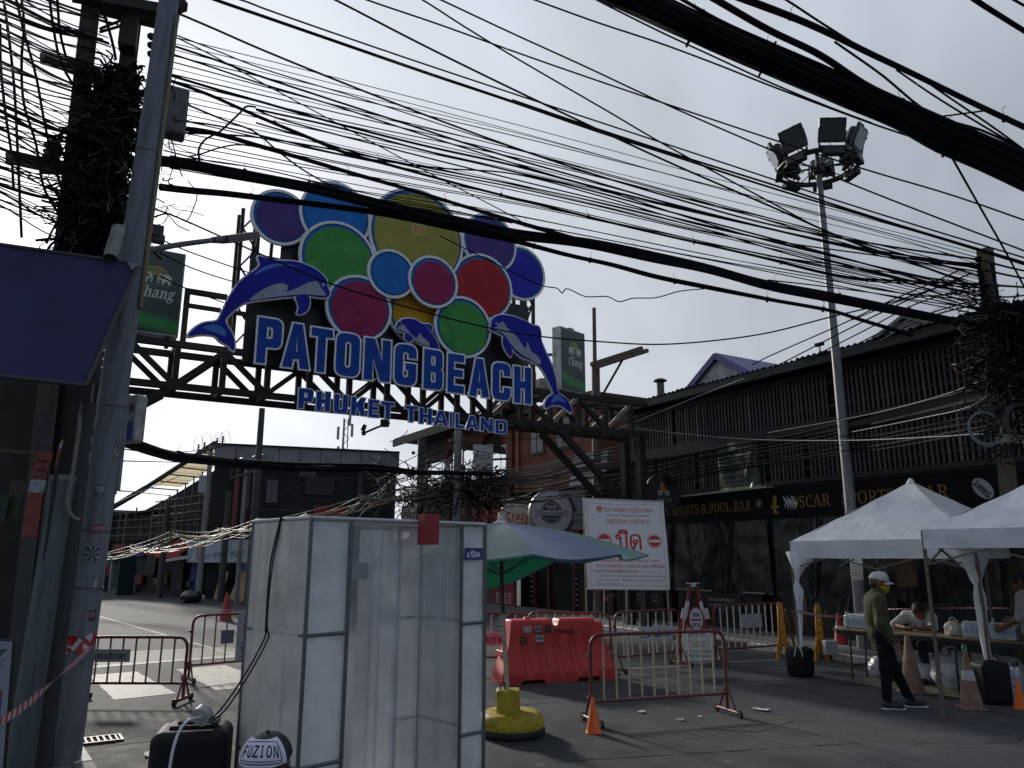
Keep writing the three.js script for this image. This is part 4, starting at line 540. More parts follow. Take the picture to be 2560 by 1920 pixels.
// ---------- shop row across the far road ----------
{
  const dark = mat(0.016, 0.016, 0.017, 0.8, { map: rep(T.grime, 0.3) }), grey = mat(0.26, 0.25, 0.27, 0.75, { map: rep(T.grime, 0.35) });
  const ua = MK.pt(-3.48, 0), ur = ray(998, 1140), ub = ur.multiplyScalar(-38.6 / ur.z), MU = new Plane(ua, Math.atan2(ub.x - ua.x, ua.z + 38.6) * 180 / Math.PI), uw = Math.hypot(ub.x - ua.x, ub.z - ua.z);
  const fb = thing('fascia_building', 'wide dark two storey building with pale grey roof fascia behind the market shops', 'building', MU.p0, MU.turn);
  L('wall', box(uw - 0.1, 6.3, 0.3, uw / 2, 3.15, -0.5), dark, fb); L('fascia', box(uw, 0.85, 0.2, uw / 2, 6.58, -0.05), grey, fb); L('fascia_trim', [box(uw, 0.07, 0.1, uw / 2, 6.98, 0.1), box(uw, 0.06, 0.08, uw / 2, 6.2, 0.08)], dark, fb); L('roof', box(uw, 0.1, 4, uw / 2, 6.9, -2.2), grey, fb);
  for (let i = 1; i < 9; i++) L('fascia_joint', box(0.025, 0.8, 0.02, (uw * i) / 9, 6.58, 0.056), dark, fb);
  for (const [px, py, w, h, c] of [[508, 1210, 0.4, 0.8, 0.45], [680, 1228, 0.5, 1.1, 0.12], [622, 1210, 0.12, 2.4, 0.07], [800, 1215, 1.4, 0.9, 0.03], [770, 1180, 0.8, 0.5, 0.1], [900, 1230, 0.25, 2.6, 0.06], [860, 1285, 1.6, 0.7, 0.04]]) { const q = MU.hit(px, py, -0.3); L('upper_window', box(w, h, 0.06, q.s, q.y, -0.3), mat(c, c, c * 1.02, 0.7, { map: rep(T.grime, 1.4) }), fb); }
  { const q = MU.hit(824, 1278, 0.2), e = MU.hit(590, 1240, -0.1); L('red_sign', box(1.5, 0.5, 0.1, q.s, q.y, 0.2), mat(0.2, 0.02, 0.02, 0.7), fb); L('red_downpipe', rod(V3(e.s, 2.6, -0.2), V3(e.s, 5.9, -0.2), 0.12), mat(0.16, 0.04, 0.025, 0.7), fb); L('balcony_rail', [box(uw * 0.6, 0.05, 0.05, uw * 0.55, 4.0, 0.1), box(uw * 0.6, 0.05, 0.05, uw * 0.55, 3.5, 0.1)], mat(0.05, 0.05, 0.05), fb); }
  const m = thing('market_building', 'low shop house front with blue grey MARKET signs and closed shutters across the road', 'building', MK.p0, MK.turn);
  L('wall', [box(5.0, 3.2, 0.3, -0.9, 1.6, -1.4), box(0.3, 5.9, 1.6, -3.4, 2.95, -2.2)], dark, m);
  // lean-to roof: translucent corrugated sheets sloping down to the left
  const lt = L('lean_to_roof', [bar(V3(-3.3, 7.0, 0.1), V3(-9.6, 5.3, 0.1), 0.16), bar(V3(-9.6, 5.3, 0.08), V3(-14.4, 4.2, 0.0), 0.2)], dark, m), clear = [0, 1].map((k) => mat(0.8, 0.72 - k * 0.05, 0.5 - k * 0.05, 0.6, { transmission: 0.55, thickness: 0, side: THREE.DoubleSide }));
  const sg = (() => { const g = new THREE.PlaneGeometry(0.98, 1.5, 26, 1), p = g.attributes.position; for (let i = 0; i < p.count; i++) p.setZ(i, Math.sin(p.getX(i) * 40) * 0.02); g.computeVertexNormals(); return metres(ready(g.rotateX(-Math.PI / 2))); })();
  for (let i = 0; i < 6; i++) { const s = mesh('roof_sheet', sg, clear[i % 2], lt); s.rotation.z = Math.atan2(1.7, 6.3); s.position.set(-3.75 - i * 0.94, 6.78 - i * 0.2537, -0.65); }
  L('rafter', Array.from({ length: 6 }, (_, i) => bar(V3(-4.2 - i, 6.6 - i * 0.27, 0.1), V3(-4.2 - i, 6.58 - i * 0.27, -1.4), 0.06)), dark, m);
  L('end_wall', extrude(shapeOf([[-14.2, 2.2], [-3.4, 2.2], [-3.4, 6.75], [-9.7, 5.05], [-14.2, 4.05]]), 0.15).translate(0, 0, -1.65), dark, m);
  for (let i = 0; i < 7; i++) L('scaffold_post', rod(V3(-4.6 - i * 0.75, 1.6, -0.5), V3(-4.55 - i * 0.75, 6.1 - i * 0.24, -0.5), 0.035), mat(0.12, 0.11, 0.1), m);
  for (let i = 0; i < 4; i++) L('scaffold_rail', rod(V3(-9.6, 3.5 + i * 0.36, -0.45), V3(-4.2, 3.6 + i * 0.38, -0.45), 0.03), mat(0.1, 0.095, 0.09), m);
  // street level
  L('shutter', [box(1.1, 1.45, 0.08, -2.1, 0.85, -1.18)], mat(0.3, 0.27, 0.22, 0.6, { map: rep(T.streak, 0.6) }), m);
  for (const x of [-3.2, -0.7]) L('shaded_opening_panel', box(0.9, 1.5, 0.06, x, 0.78, -1.2), mat(0.006, 0.006, 0.006, 0.9), m);  // solid panels, the unlit interior put into their near-black colour
  const mk = (w, text, left) => canvasTex(512, 192, (x, W_, H_) => { x.fillStyle = '#97a0a8'; x.fillRect(0, 0, W_, H_); x.fillStyle = '#7d868f'; x.beginPath(); x.moveTo(0, 0); x.lineTo(110, 0); x.lineTo(40, H_); x.lineTo(0, H_); x.fill(); if (left) { x.fillStyle = '#7c6455'; x.fillRect(130, 30, 36, 150); words(x, 'A.F.', 260, 62, 40, '#b09c7a'); words(x, text, 260, 142, 66, '#4a545c', 'bold', 'sans-serif', 170); x.fillStyle = '#5a5480'; x.fillRect(380, 108, 110, 36); words(x, 'ตลาด'.length ? 'SALE' : '', 435, 126, 26, '#a9a4bf'); } else { words(x, text, 230, 120, 84, '#3f4a44', 'bold', 'sans-serif', 300); x.fillStyle = '#52647a'; x.beginPath(); x.moveTo(420, 190); x.lineTo(512, 90); x.lineTo(512, 192); x.fill(); } });
  for (const [x, w, l] of [[-3.35, 3.0, true], [-0.55, 2.1, false]]) { const s = L('shop_sign', box(w, 0.98, 0.16, x, 2.08, 0.05), grey, m); L('lettering', new THREE.PlaneGeometry(w - 0.06, 0.92).translate(x, 2.08, 0.135), printMat(mk(w, 'MARKET', l), 0.6), s, { uv: true }); }
  for (const x of [-4.0, 1.1]) L('pillar', box(0.3, 3.2, 0.3, x, 1.6, -0.3), dark, m);
  // next house to the left, lower, with awnings
  const n = thing('corner_shop_house', 'dark low shop house with red awning at the far left end of the row', 'building', MK.pt(-10.5, 0, 0), MK.turn);
  L('wall', [box(13.5, 4.1, 0.3, -0.2, 2.05, -1.5), box(0.3, 4.1, 6, 6.4, 2.05, -4.6)], dark, n);
  L('roof', box(8, 0.12, 5, -3.5, 4.2, -3.6, 0, 0, 0.02), dark, n);
  L('upper_band', [box(13.4, 0.5, 0.12, -0.2, 2.95, -1.25)], mat(0.03, 0.03, 0.03, 0.8, { map: rep(T.grime, 0.5) }), n);
  for (let i = 0; i < 13; i++) L('balcony_post', box(0.06 + (i % 3) * 0.03, 1.2 + (i % 4) * 0.3, 0.06, -5 + i * 0.92 + (i % 2) * 0.2, 3.4, -0.9), mat(0.05 + (i % 3) * 0.03, 0.045 + (i % 3) * 0.03, 0.04, 0.7), n);
  for (let i = 0; i < 3; i++) L('balcony_rail', box(13, 0.05, 0.05, -0.2, 3.0 + i * 0.4, -0.88), mat(0.07, 0.065, 0.06, 0.7), n);
  for (const [x, y, w, h, c] of [[-4, 2.3, 1.6, 0.5, [0.2, 0.03, 0.03]], [-1.8, 2.2, 1.2, 0.6, [0.05, 0.08, 0.2]], [5.2, 2.6, 1.4, 0.5, [0.3, 0.28, 0.24]], [-0.2, 1.6, 0.9, 1.3, [0.01, 0.01, 0.01]], [2.6, 1.0, 1.1, 1.9, [0.012, 0.012, 0.013]], [5.0, 1.0, 0.7, 1.8, [0.14, 0.14, 0.14]]]) L('shop_panel', box(w, h, 0.06, x, y, -1.1), mat(...c, 0.7, { map: rep(T.grime, 1) }), n);
  L('arch_window', [lathe([[0.42, -0.03], [0.48, -0.03], [0.48, 0.03], [0.42, 0.03], [0.42, -0.03]], 20).rotateX(Math.PI / 2).translate(1.1, 3.6, -1.25)], mat(0.3, 0.29, 0.28), n);
  const aw = L('awning', [box(2.4, 0.05, 1.3, 3.3, 2.35, -0.7, 0, 0.55)], mat(0.42, 0.035, 0.03, 0.8, { map: rep(T.grime, 1), side: THREE.DoubleSide }), n); L('valance', box(2.4, 0.28, 0.03, 3.3, 1.95, -0.14), mat(0.4, 0.035, 0.03, 0.8), aw);
  L('side_awning', [box(1.5, 0.05, 1.0, 1.4, 2.2, -0.7, 0, 0.5)], mat(0.3, 0.05, 0.03, 0.8), n);
  L('white_eave', box(2.6, 0.14, 0.5, 4.3, 1.75, -0.3, 0, 0, 0.08), mat(0.5, 0.49, 0.46, 0.7, { map: rep(T.grime, 1) }), n);
  for (const x of [6.0, 4.0]) L('blue_door', box(0.9, 1.55, 0.07, x, 0.78, -1.28), mat(0.03, 0.06, 0.22, 0.6, { map: rep(T.streak, 0.7) }), n);
  seed(71);
  for (let i = 0; i < 16; i++) { const c = [[0.3, 0.3, 0.28], [0.35, 0.06, 0.04], [0.05, 0.12, 0.2], [0.08, 0.15, 0.08], [0.4, 0.15, 0.04], [0.3, 0.25, 0.05]][i % 6]; L('shop_goods', rbox(rr(0.25, 0.6), rr(0.3, 0.8), 0.2, 0.04, -5.5 + i * 0.6 + rr(-0.2, 0.2), rr(0.4, 2.3), -1.2), mat(...c.map((v) => v * 0.5), 0.8, { map: rep(T.grime, 1.5) }), n); }
  // more houses further down to the left, and one block far right of the market
  const f = thing('distant_shop_house', 'hazy dark two storey house at the very end of the street left of the row', 'building', MK.pt(-21, 0, 1), MK.turn); L('wall', box(9, 4.3, 6, 0, 2.15, -4.5), dark, f); L('roof', box(9.4, 0.14, 6.6, 0, 4.42, -4.5), grey, f); for (let i = 0; i < 4; i++) L('window', box(0.9, 0.9, 0.06, -3 + i * 1.9, 3.1, -1.48), mat(0.1, 0.1, 0.1, 0.4), f);
}
// things along that row
{
  const wood = mat(0.42, 0.28, 0.13, 0.8, { map: rep(T.streak, 0.8) });
  const b = thing('wooden_board', 'bare plywood board leaning on the blue door across the road', 'board', MK.pt(-3.0, 0, -0.5), MK.turn); L('panel', box(0.62, 1.25, 0.04, 0, 0.6, -0.1, 0, -0.2, -0.06), wood, b);
  const b2 = thing('wooden_board', 'wide plywood sheet leaning at the row beside the white booth edge', 'board', MK.pt(-0.9, 0, -0.2), MK.turn); L('panel', box(1.1, 1.2, 0.04, 0, 0.56, -0.1, 0, -0.25, -0.2), wood, b2);
  const t = thing('phone_kiosk', 'dark green telephone kiosk standing at the far road edge', 'phone booth', MK.pt(-10.55, 0, 0.4), MK.turn); const pm = mat(0.012, 0.032, 0.036, 0.5, { map: rep(T.grime, 1) }); L('cabinet', [box(0.9, 1.7, 0.06, 0, 0.85, -0.4), box(0.06, 1.7, 0.8, 0.45, 0.85, 0), box(1.0, 0.14, 0.95, 0, 1.78, 0), box(0.9, 0.3, 0.8, 0, 0.15, 0)], pm, t); L('side_panel', box(0.12, 1.6, 0.8, -0.42, 0.92, 0.0), mat(0.2, 0.22, 0.19, 0.5), t); L('telephone', rbox(0.3, 0.4, 0.2, 0.03, 0, 1.1, -0.25), mat(0.05, 0.05, 0.05), t);
  const bag = (name, label, p, R, c) => { const g = new THREE.IcosahedronGeometry(R, 4), q = g.attributes.position; for (let i = 0; i < q.count; i++) { const x = q.getX(i), y = q.getY(i), z = q.getZ(i), k = 1 + 0.3 * fbm(x / R * 1.6 + p.x, y / R * 1.6, z / R * 1.6, 3); q.setXYZ(i, x * k * 1.2, Math.max(y * k * 0.85, -R * 0.62), z * k); } g.computeVertexNormals(); const o = thing(name, label, 'bag', p); L('sack', g.translate(0, R * 0.62, 0), c, o, {}); L('knot', rod(V3(0, R * 1.3, 0), V3(R * 0.1, R * 1.6, 0), R * 0.1, R * 0.18, 8), c, o); return o; };
  bag('rubbish_bag', 'full black rubbish bag lying in front of the market shops', onGround(477, 1507), 0.34, mat(0.01, 0.01, 0.012, 0.35)); bag('rubbish_bag', 'small white carrier bag beside the black rubbish bag across the road', onGround(497, 1503), 0.2, mat(0.6, 0.6, 0.6, 0.5));
  const bl = thing('blue_tarpaulin', 'blue tarpaulin slung at an angle beside the right market sign', 'tarpaulin', MK.pt(-1.5, 0, -0.6), MK.turn); L('sheet', (() => { const g = new THREE.PlaneGeometry(0.9, 1.5, 10, 10), p = g.attributes.position; for (let i = 0; i < p.count; i++) { p.setZ(i, 0.06 * fbm(p.getX(i) * 3, p.getY(i) * 2, 1, 3)); p.setX(i, p.getX(i) * (0.5 + (0.75 - p.getY(i)) * 0.4)); } g.computeVertexNormals(); return g.translate(0, 0.85, 0); })(), mat(0.02, 0.05, 0.25, 0.5, { side: THREE.DoubleSide }), bl);
}
// street poles of the far road
const concrete = mat(0.24, 0.235, 0.225, 0.85, { map: rep(T.streak, 0.6), bump: rep(T.bump, 1.5) });
const darkPole = mat(0.06, 0.058, 0.056, 0.8, { map: rep(T.streak, 0.6) });
function streetPole(label, base, h, w, m, insulators, lean = 0) {
  const p = thing('utility_pole', label, 'utility pole', base, MK.turn); L('shaft', rod(V3(0, -0.1, 0), V3(lean, h, 0), w, w * 0.72, 10), m, p);
  if (insulators) { const dk = mat(0.03, 0.025, 0.025, 0.4); L('crossarm', bar(V3(-1.1, h - 0.3, 0), V3(1.1, h - 0.1, 0.1), 0.09), darkPole, p); for (const x of [-1.0, -0.5, 0.55, 1.0]) L('insulator', lathe([0, 1, 2, 3].flatMap((k) => [[0.03, k * 0.1], [0.09, k * 0.1 + 0.03], [0.03, k * 0.1 + 0.06]]), 8, x, h - 0.15 + x * 0.09, 0.05), dk, p); for (const x of [-1.4, -0.7, 0.3, 0.8]) L('jumper_wire', tube([V3(x, h - 0.2, 0.05), V3(x + 0.1, h + 0.35, 0.1), V3(x + 0.6, h + 0.5, 0.1), V3(x + 0.9, h, 0.05)], 0.012, 14, 4), dk, p); }
  return p;
}
streetPole('pale concrete utility pole with insulators on top before the market building', MK.pt(-2.2, 0, 0.9), 6.7, 0.13, concrete, true, 0.0);
streetPole('tall dark pole rising above the market roof behind the white booth', MK.pt(2.55, 0, 1.5), 7.7, 0.16, darkPole, false);
streetPole('thin grey pole right of the insulator pole by the market upper floor', MK.pt(0.75, 0, 0.9), 5.4, 0.1, concrete, true);
streetPole('dark square street pole left of the market sign at the row', MK.pt(-6.0, 0, 0.7), 4.3, 0.16, darkPole, false);
streetPole('dark post standing before the right hand market sign', MK.pt(-0.6, 0, 0.8), 4.6, 0.15, darkPole, false);
{
  const b = at(1142, 1300, 24), p = thing('utility_pole', 'slender pale concrete pole with small insulators in front of the orange terrace', 'utility pole', V3(b.x, 0, b.z)); const h = at(1142, 1076, 24).y;
  L('shaft', rod(V3(0, -0.1, 0), V3(0, h, 0), 0.15, 0.12, 10), concrete, p); for (let i = 0; i < 5; i++) L('insulator', lathe([[0.02, 0], [0.06, 0.02], [0.06, 0.09], [0.02, 0.11]], 8, i % 2 ? 0.2 : -0.2, h - 0.4 - i * 0.28, 0.1), darkPole, p); L('rack', [box(0.05, 1.6, 0.05, -0.17, h - 0.9, 0.05), box(0.05, 1.6, 0.05, 0.17, h - 0.9, 0.05)], darkPole, p);
  const b2 = at(1049, 1300, 25), p2 = thing('utility_pole', 'dark pole with insulator rack left of the pale pole by the terrace', 'utility pole', V3(b2.x, 0, b2.z)), h2 = at(1049, 1098, 25).y; L('shaft', rod(V3(0, -0.1, 0), V3(0, h2, 0), 0.15, 0.12, 10), darkPole, p2); for (let i = 0; i < 4; i++) L('insulator', lathe([[0.02, 0], [0.06, 0.02], [0.06, 0.09], [0.02, 0.11]], 8, i % 2 ? 0.26 : -0.26, h2 - 0.5 - i * 0.26, 0), darkPole, p2);
  const b3 = at(1488, 1200, 23.5), p3 = thing('crossarm_pole', 'slim pole with a long tilted crossarm behind the right end of the gantry', 'utility pole', V3(b3.x, 0, b3.z)), h3 = at(1485, 770, 23.5).y; const rel = (x, y, d) => at(x, y, d).sub(p3.position);
  L('shaft', rod(V3(0, 0, 0), rel(1485, 770, 23.5), 0.09, 0.06, 10), mat(0.12, 0.085, 0.07, 0.8, { map: rep(T.rust, 1) }), p3); L('lower_shaft', rod(V3(0, 0, 0), rel(1489, 905, 23.4), 0.15, 0.13, 10), mat(0.12, 0.085, 0.07, 0.8, { map: rep(T.rust, 1) }), p3); L('crossarm', [bar(rel(1478, 912, 23.3), rel(1606, 871, 22.4), 0.12), bar(rel(1490, 918, 23.1), rel(1620, 876, 22.2), 0.1)], mat(0.1, 0.07, 0.055, 0.8, { map: rep(T.rust, 1) }), p3); L('brace', bar(rel(1499, 1000, 23.4), rel(1556, 900, 22.7), 0.05), darkPole, p3); L('clamp', box(0.3, 0.08, 0.3, 0, h3 - 3.6, 0), darkPole, p3);
  const bt = at(857, 1200, 90), tw = thing('telecom_tower', 'thin lattice telecom mast with antennas far behind under the gantry', 'mast', V3(bt.x, 0, bt.z)), ht = at(857, 1046, 90).y; const tm = mat(0.09, 0.09, 0.1, 0.7);
  for (const a of [0, 2.1, 4.2]) L('leg', rod(V3(Math.cos(a) * 0.5, 0, Math.sin(a) * 0.5), V3(Math.cos(a) * 0.3, ht, Math.sin(a) * 0.3), 0.09, 0.06, 5), tm, tw); L('lacing', Array.from({ length: 22 }, (_, i) => bar(V3(i % 2 ? 0.45 : -0.25, (ht * i) / 22, 0.1), V3(i % 2 ? -0.25 : 0.45, (ht * (i + 1)) / 22, 0.1), 0.06)), tm, tw); for (const [x, y] of [[0.8, -1], [-0.8, -1.3], [0.9, -4], [-0.7, -3.6], [0.5, 0.3]]) L('antenna', rbox(0.28, 1.5, 0.18, 0.03, x, ht + y - 0.4, 0), mat(0.3, 0.3, 0.32), tw);
  const l = thing('camera_arm', 'small surveillance camera on a bent arm hanging under the gantry', 'camera', GN.pt(4.55, 0, -0.1)); const cm = mat(0.03, 0.03, 0.035, 0.5), rl = (x, y, d = 17) => at(x, y, d).sub(l.position); L('arm', tube([rl(975, 1058), rl(955, 1064), rl(930, 1074), rl(912, 1082)], 0.025, 20), cm, l); L('camera_head', [rod(rl(906, 1076), rl(912, 1062), 0.06, 0.05, 10), rod(rl(904, 1084), rl(914, 1082), 0.05, 0.05, 10)], cm, l); L('junction_box', rbox(0.18, 0.16, 0.16, 0.02, rl(962, 1058).x, rl(962, 1058).y, rl(962, 1058).z), cm, l);
  // traffic signal box shapes and small signs among the cables
  const ps = thing('pizza_board', 'small white PIZZA board on a canopy behind the red booth lamp', 'sign', at(1029, 1287, 26)); ps.rotation.y = 0.1; const pt = canvasTex(128, 128, (x, w, h) => { x.fillStyle = '#9ea0a2'; x.fillRect(0, 0, w, h); words(x, 'PIZZA', 64, 66, 50, '#26262b', 'bold', 'sans-serif', 108); x.fillStyle = '#a8322a'; x.fillRect(30, 96, 80, 12); }); L('board', [new THREE.CylinderGeometry(0.36, 0.36, 0.08, 28).rotateX(Math.PI / 2)], mat(0.3, 0.3, 0.3), ps); L('face', new THREE.CircleGeometry(0.35, 28).translate(0, 0, 0.045), printMat(pt), ps, { uv: true }); L('canopy', rbox(1.4, 0.1, 0.6, 0.03, 0.1, -0.5, 0), mat(0.4, 0.4, 0.38), ps); L('post', rod(V3(0.1, -0.5, 0), V3(0.1, -ps.position.y, 0), 0.05), darkPole, ps);
  const ps2 = thing('pizza_board', 'tall white shop sign with a red swoosh hanging among the cables under the gantry', 'sign', at(1208, 1149, 25.5)); const pt2 = canvasTex(128, 192, (x, w, h) => { x.fillStyle = '#a3a4a8'; x.fillRect(0, 0, w, h); words(x, 'PIZZA', 64, 80, 44, '#3b3b42', 'bold', 'sans-serif', 100); x.strokeStyle = '#a33a36'; x.lineWidth = 8; x.beginPath(); x.moveTo(10, 150); x.quadraticCurveTo(60, 110, 120, 130); x.stroke(); }); L('board', rbox(0.66, 1.0, 0.1, 0.02), mat(0.3, 0.3, 0.31), ps2); L('face', new THREE.PlaneGeometry(0.62, 0.95).translate(0, 0, 0.054), printMat(pt2), ps2, { uv: true }); L('bracket', rod(V3(0.2, 0, -0.05), V3(0.9, 0.1, -0.5), 0.04), darkPole, ps2);
}
// ---------- crowd barriers ----------
const maroon = mat(0.13, 0.022, 0.022, 0.5, { map: rep(T.rust, 2), bump: rep(T.bump, 6), bumpScale: 0.001 });
const whiteBar = mat(0.55, 0.53, 0.47, 0.55, { map: rep(T.grime, 2.5) });
const brassy = mat(0.42, 0.36, 0.25, 0.55, { map: rep(T.rust, 3) });
const black = mat(0.01, 0.01, 0.011, 0.6);
const plateTex = canvasTex(512, 128, (x, w, h) => { x.fillStyle = '#b5b9c4'; x.fillRect(0, 0, w, h); x.fillStyle = '#3d6a66'; x.beginPath(); x.arc(64, 64, 40, 0, 7); x.fill(); x.fillStyle = '#b5b9c4'; x.beginPath(); x.arc(64, 64, 29, 0, 7); x.fill(); x.strokeStyle = '#3d6a66'; x.lineWidth = 6; x.beginPath(); x.moveTo(42, 58); x.quadraticCurveTo(64, 40, 86, 58); x.moveTo(42, 78); x.quadraticCurveTo(64, 60, 86, 78); x.stroke(); thai(x, 'เทศบาลเมืองป่าตอง', 306, 72, 52, '#1c1f3a', 0.2, 370); });
const plateTex2 = canvasTex(512, 128, (x, w, h) => { x.fillStyle = '#8a8d98'; x.fillRect(0, 0, w, h); words(x, '(', 46, 66, 70, '#22263c', ''); words(x, ')', 476, 66, 70, '#22263c', ''); thai(x, 'เทศบาลเมืองป่าตอง', 262, 74, 50, '#22263c', 0.18, 400); });
const plateTex3 = canvasTex(512, 128, (x, w, h) => { x.fillStyle = '#c27a80'; x.fillRect(0, 0, w, h); thai(x, 'เทศบาลเมืองป่าตอง', 256, 72, 56, '#6c1c2e', 0.2, 470); });
// a barrier stands from a to b (ground points); h is the height of its top rail
function barrier(label, a, b, h, n, barM, o = {}) {
  const d = b.clone().sub(a), w = d.length(), t = thing('crowd_barrier', label, 'barrier', a, Math.atan2(-d.z, d.x));
  const y0 = 0.24, r = 0.02, c = 0.13;
  L('frame', [tube([V3(0, 0.05, 0), V3(0, 0.5, 0), V3(0, h - c, 0), V3(0.012, h - c * 0.5, 0), V3(c * 0.5, h - 0.012, 0), V3(c, h, 0), V3(w / 2, h + 0.005, 0), V3(w - c, h, 0), V3(w - c * 0.5, h - 0.012, 0), V3(w - 0.012, h - c * 0.5, 0), V3(w, h - c, 0), V3(w, 0.5, 0), V3(w, 0.05, 0)], r, 90, 10)], maroon, t);
  L('bottom_rail', rod(V3(0, y0, 0), V3(w, y0, 0), 0.018), maroon, t);
  for (let i = 1; i <= n; i++) L('bar', rod(V3((w * i) / (n + 1), y0 + 0.01, 0), V3((w * i) / (n + 1), h - 0.01, 0), 0.0125, 0.0125, 8), barM, t);
  for (const x of [0, w]) {
    const f = L('foot', [rod(V3(x, 0.055, -0.24), V3(x, 0.055, 0.24), 0.022), rod(V3(x, 0.07, -0.17), V3(x, 0.36, 0), 0.013), rod(V3(x, 0.07, 0.17), V3(x, 0.36, 0), 0.013)], o.footM ?? maroon, t);
    for (const z of [-0.24, 0.24]) L('wheel', rod(V3(x - 0.018, 0.045, z), V3(x + 0.018, 0.045, z), 0.045, 0.045, 14), o.wheel ?? black, f);
  }
  for (const k of [0.77, 0.3]) L('socket', bar(V3(-0.05, h * k, 0), V3(0, h * k, 0), 0.05, 0.03), maroon, t); L('hook', tube([V3(w, h * 0.62, 0), V3(w + 0.035, h * 0.62, 0), V3(w + 0.035, h * 0.5, 0)], 0.006, 8, 5), maroon, t);
  if (o.plate) { const [x0, x1, ya, yb, tex] = o.plate, p = L('plate', box(x1 - x0, yb - ya, 0.006, (x0 + x1) / 2, (ya + yb) / 2, 0.026), mat(0.45, 0.45, 0.47, 0.6, { map: rep(T.grime, 2) }), t); if (tex) L('lettering', new THREE.PlaneGeometry(x1 - x0 - 0.01, yb - ya - 0.008).translate((x0 + x1) / 2, (ya + yb) / 2, 0.031), printMat(tex, 0.6), p, { uv: true }); }
  return t;
}
const B1 = barrier('maroon crowd barrier with cream bars nearest the camera, standing on small wheels', onGround(1480, 1812), onGround(1820, 1787), 0.95, 10, brassy);
barrier('maroon barrier with white bars and white municipal name plate beside the closure notice', onGround(1541, 1682), onGround(1703, 1665), 0.93, 7, whiteBar, { plate: [0.48, 1.25, 0.46, 0.68, plateTex] });
barrier('maroon barrier half hidden behind the red plastic barrier, left of the name plate barrier', onGround(1322, 1678), onGround(1528, 1686), 0.93, 8, whiteBar);
barrier('white barred barrier with blank white plate right of the checkpoint stand', onGround(1791, 1661), onGround(1968, 1646), 0.98, 10, whiteBar, { plate: [0.62, 1.12, 0.58, 0.82, null] });
barrier('barrier with pink name plate behind the beach umbrella pole', V3(-1.7, 0, -13.0), V3(0.25, 0, -13.2), 0.92, 9, mat(0.62, 0.45, 0.42, 0.55, { map: rep(T.grime, 2.5) }), { plate: [0.85, 1.7, 0.42, 0.62, plateTex3] });
const darkBar = mat(0.16, 0.13, 0.12, 0.5, { map: rep(T.rust, 3) });
barrier('dark maroon barrier with grey name plate on the sunlit road beside the big pole', onGround(196, 1757), onGround(456, 1758), 0.8, 7, darkBar, { plate: [0.1, 0.62, 0.5, 0.66, plateTex2] });
{
  const t = barrier('dark maroon barrier with hanging no parking sign next to the white booth', onGround(470, 1706), onGround(640, 1689), 0.95, 5, darkBar);
  const npt = canvasTex(192, 320, (x, w, h) => { x.fillStyle = '#8f929c'; x.fillRect(0, 0, w, h); x.fillStyle = '#3d2f6a'; x.beginPath(); x.arc(110, 110, 76, 0, 7); x.fill(); x.strokeStyle = '#a5392f'; x.lineWidth = 20; x.beginPath(); x.arc(110, 110, 70, 0, 7); x.moveTo(62, 62); x.lineTo(158, 158); x.stroke(); x.fillStyle = '#55585f'; x.fillRect(0, 204, w, 4); thai(x, 'ห้ามจอด', 100, 246, 30, '#3c3140', 0.2, 150); words(x, 'NO PARKING', 98, 298, 26, '#3c3140', 'bold', 'sans-serif', 160); });
  const p = L('parking_sign', rbox(0.5, 0.74, 0.012, 0.004, 0.93, 0.62, 0.03), mat(0.35, 0.36, 0.39, 0.6), t); L('print', new THREE.PlaneGeometry(0.49, 0.73).translate(0.93, 0.62, 0.0375), printMat(npt), p, { uv: true });
  L('grey_plate', box(0.2, 0.2, 0.008, 0.53, 0.62, 0.028), mat(0.13, 0.14, 0.17, 0.6, { map: rep(T.grime, 3) }), t);
}
// ---------- traffic cones ----------
function cone(label, p, h, m, bandM, band, o_) {
  const t = thing('traffic_cone', label, 'traffic cone', p), r = h * (o_ ?? 0.21), rt = h * 0.045;
  L('base', rbox(r * 2.15, h * 0.035, r * 2.15, h * 0.012, 0, h * 0.0175, 0), m, t);
  L('cone', lathe([[r * 1.08, h * 0.034], [r, h * 0.07], [rt, h * 0.985], [rt * 0.7, h], [rt * 0.4, h], [rt * 0.4, h * 0.95]], 28), m, t);
  if (bandM) for (const [y0, y1] of band) { const R = (y) => lerp(r, rt, (y - 0.07) / 0.915) + 0.003; L('reflective_band', lathe([[R(y0), y0 * h], [R(y1), y1 * h]], 28), bandM, t); }
  return t;
}
const orangeP = mat(0.86, 0.16, 0.012, 0.5, { bump: rep(T.bump, 4), bumpScale: 0.001, transmission: 0.12, thickness: 0 }), reflect = mat(0.55, 0.55, 0.55, 0.5, { map: rep(T.grime, 3) });
const faded = mat(0.27, 0.16, 0.11, 0.75, { map: rep(T.grime, 1.6) });
cone('small bright orange cone at the left foot of the front barrier', onGround(1484, 1832), 0.35, orangeP);
cone('small bright orange cone at the far right edge under the tent', onGround(2553, 1772), 0.34, orangeP);
cone('tall plain faded cone behind the standing man with white cap', onGround(2283, 1732), 0.75, faded, null, null, 0.19);
cone('faded cone with a white band and a green tied tip before the table', onGround(2430, 1772), 0.65, faded, reflect, [[0.52, 0.7]], 0.2);
cone('red cone far off on the road, seen over the no parking barrier', onGround(563, 1552), 0.8, mat(0.4, 0.03, 0.03, 0.6, { map: rep(T.grime, 2) }), mat(0.5, 0.3, 0.3), [[0.36, 0.4]]);
cone('red cone on the table side behind the sanitizer bottle', onGround(2104, 1625), 0.72, mat(0.35, 0.03, 0.02, 0.6, { map: rep(T.grime, 2) }), reflect, [[0.55, 0.66]]);
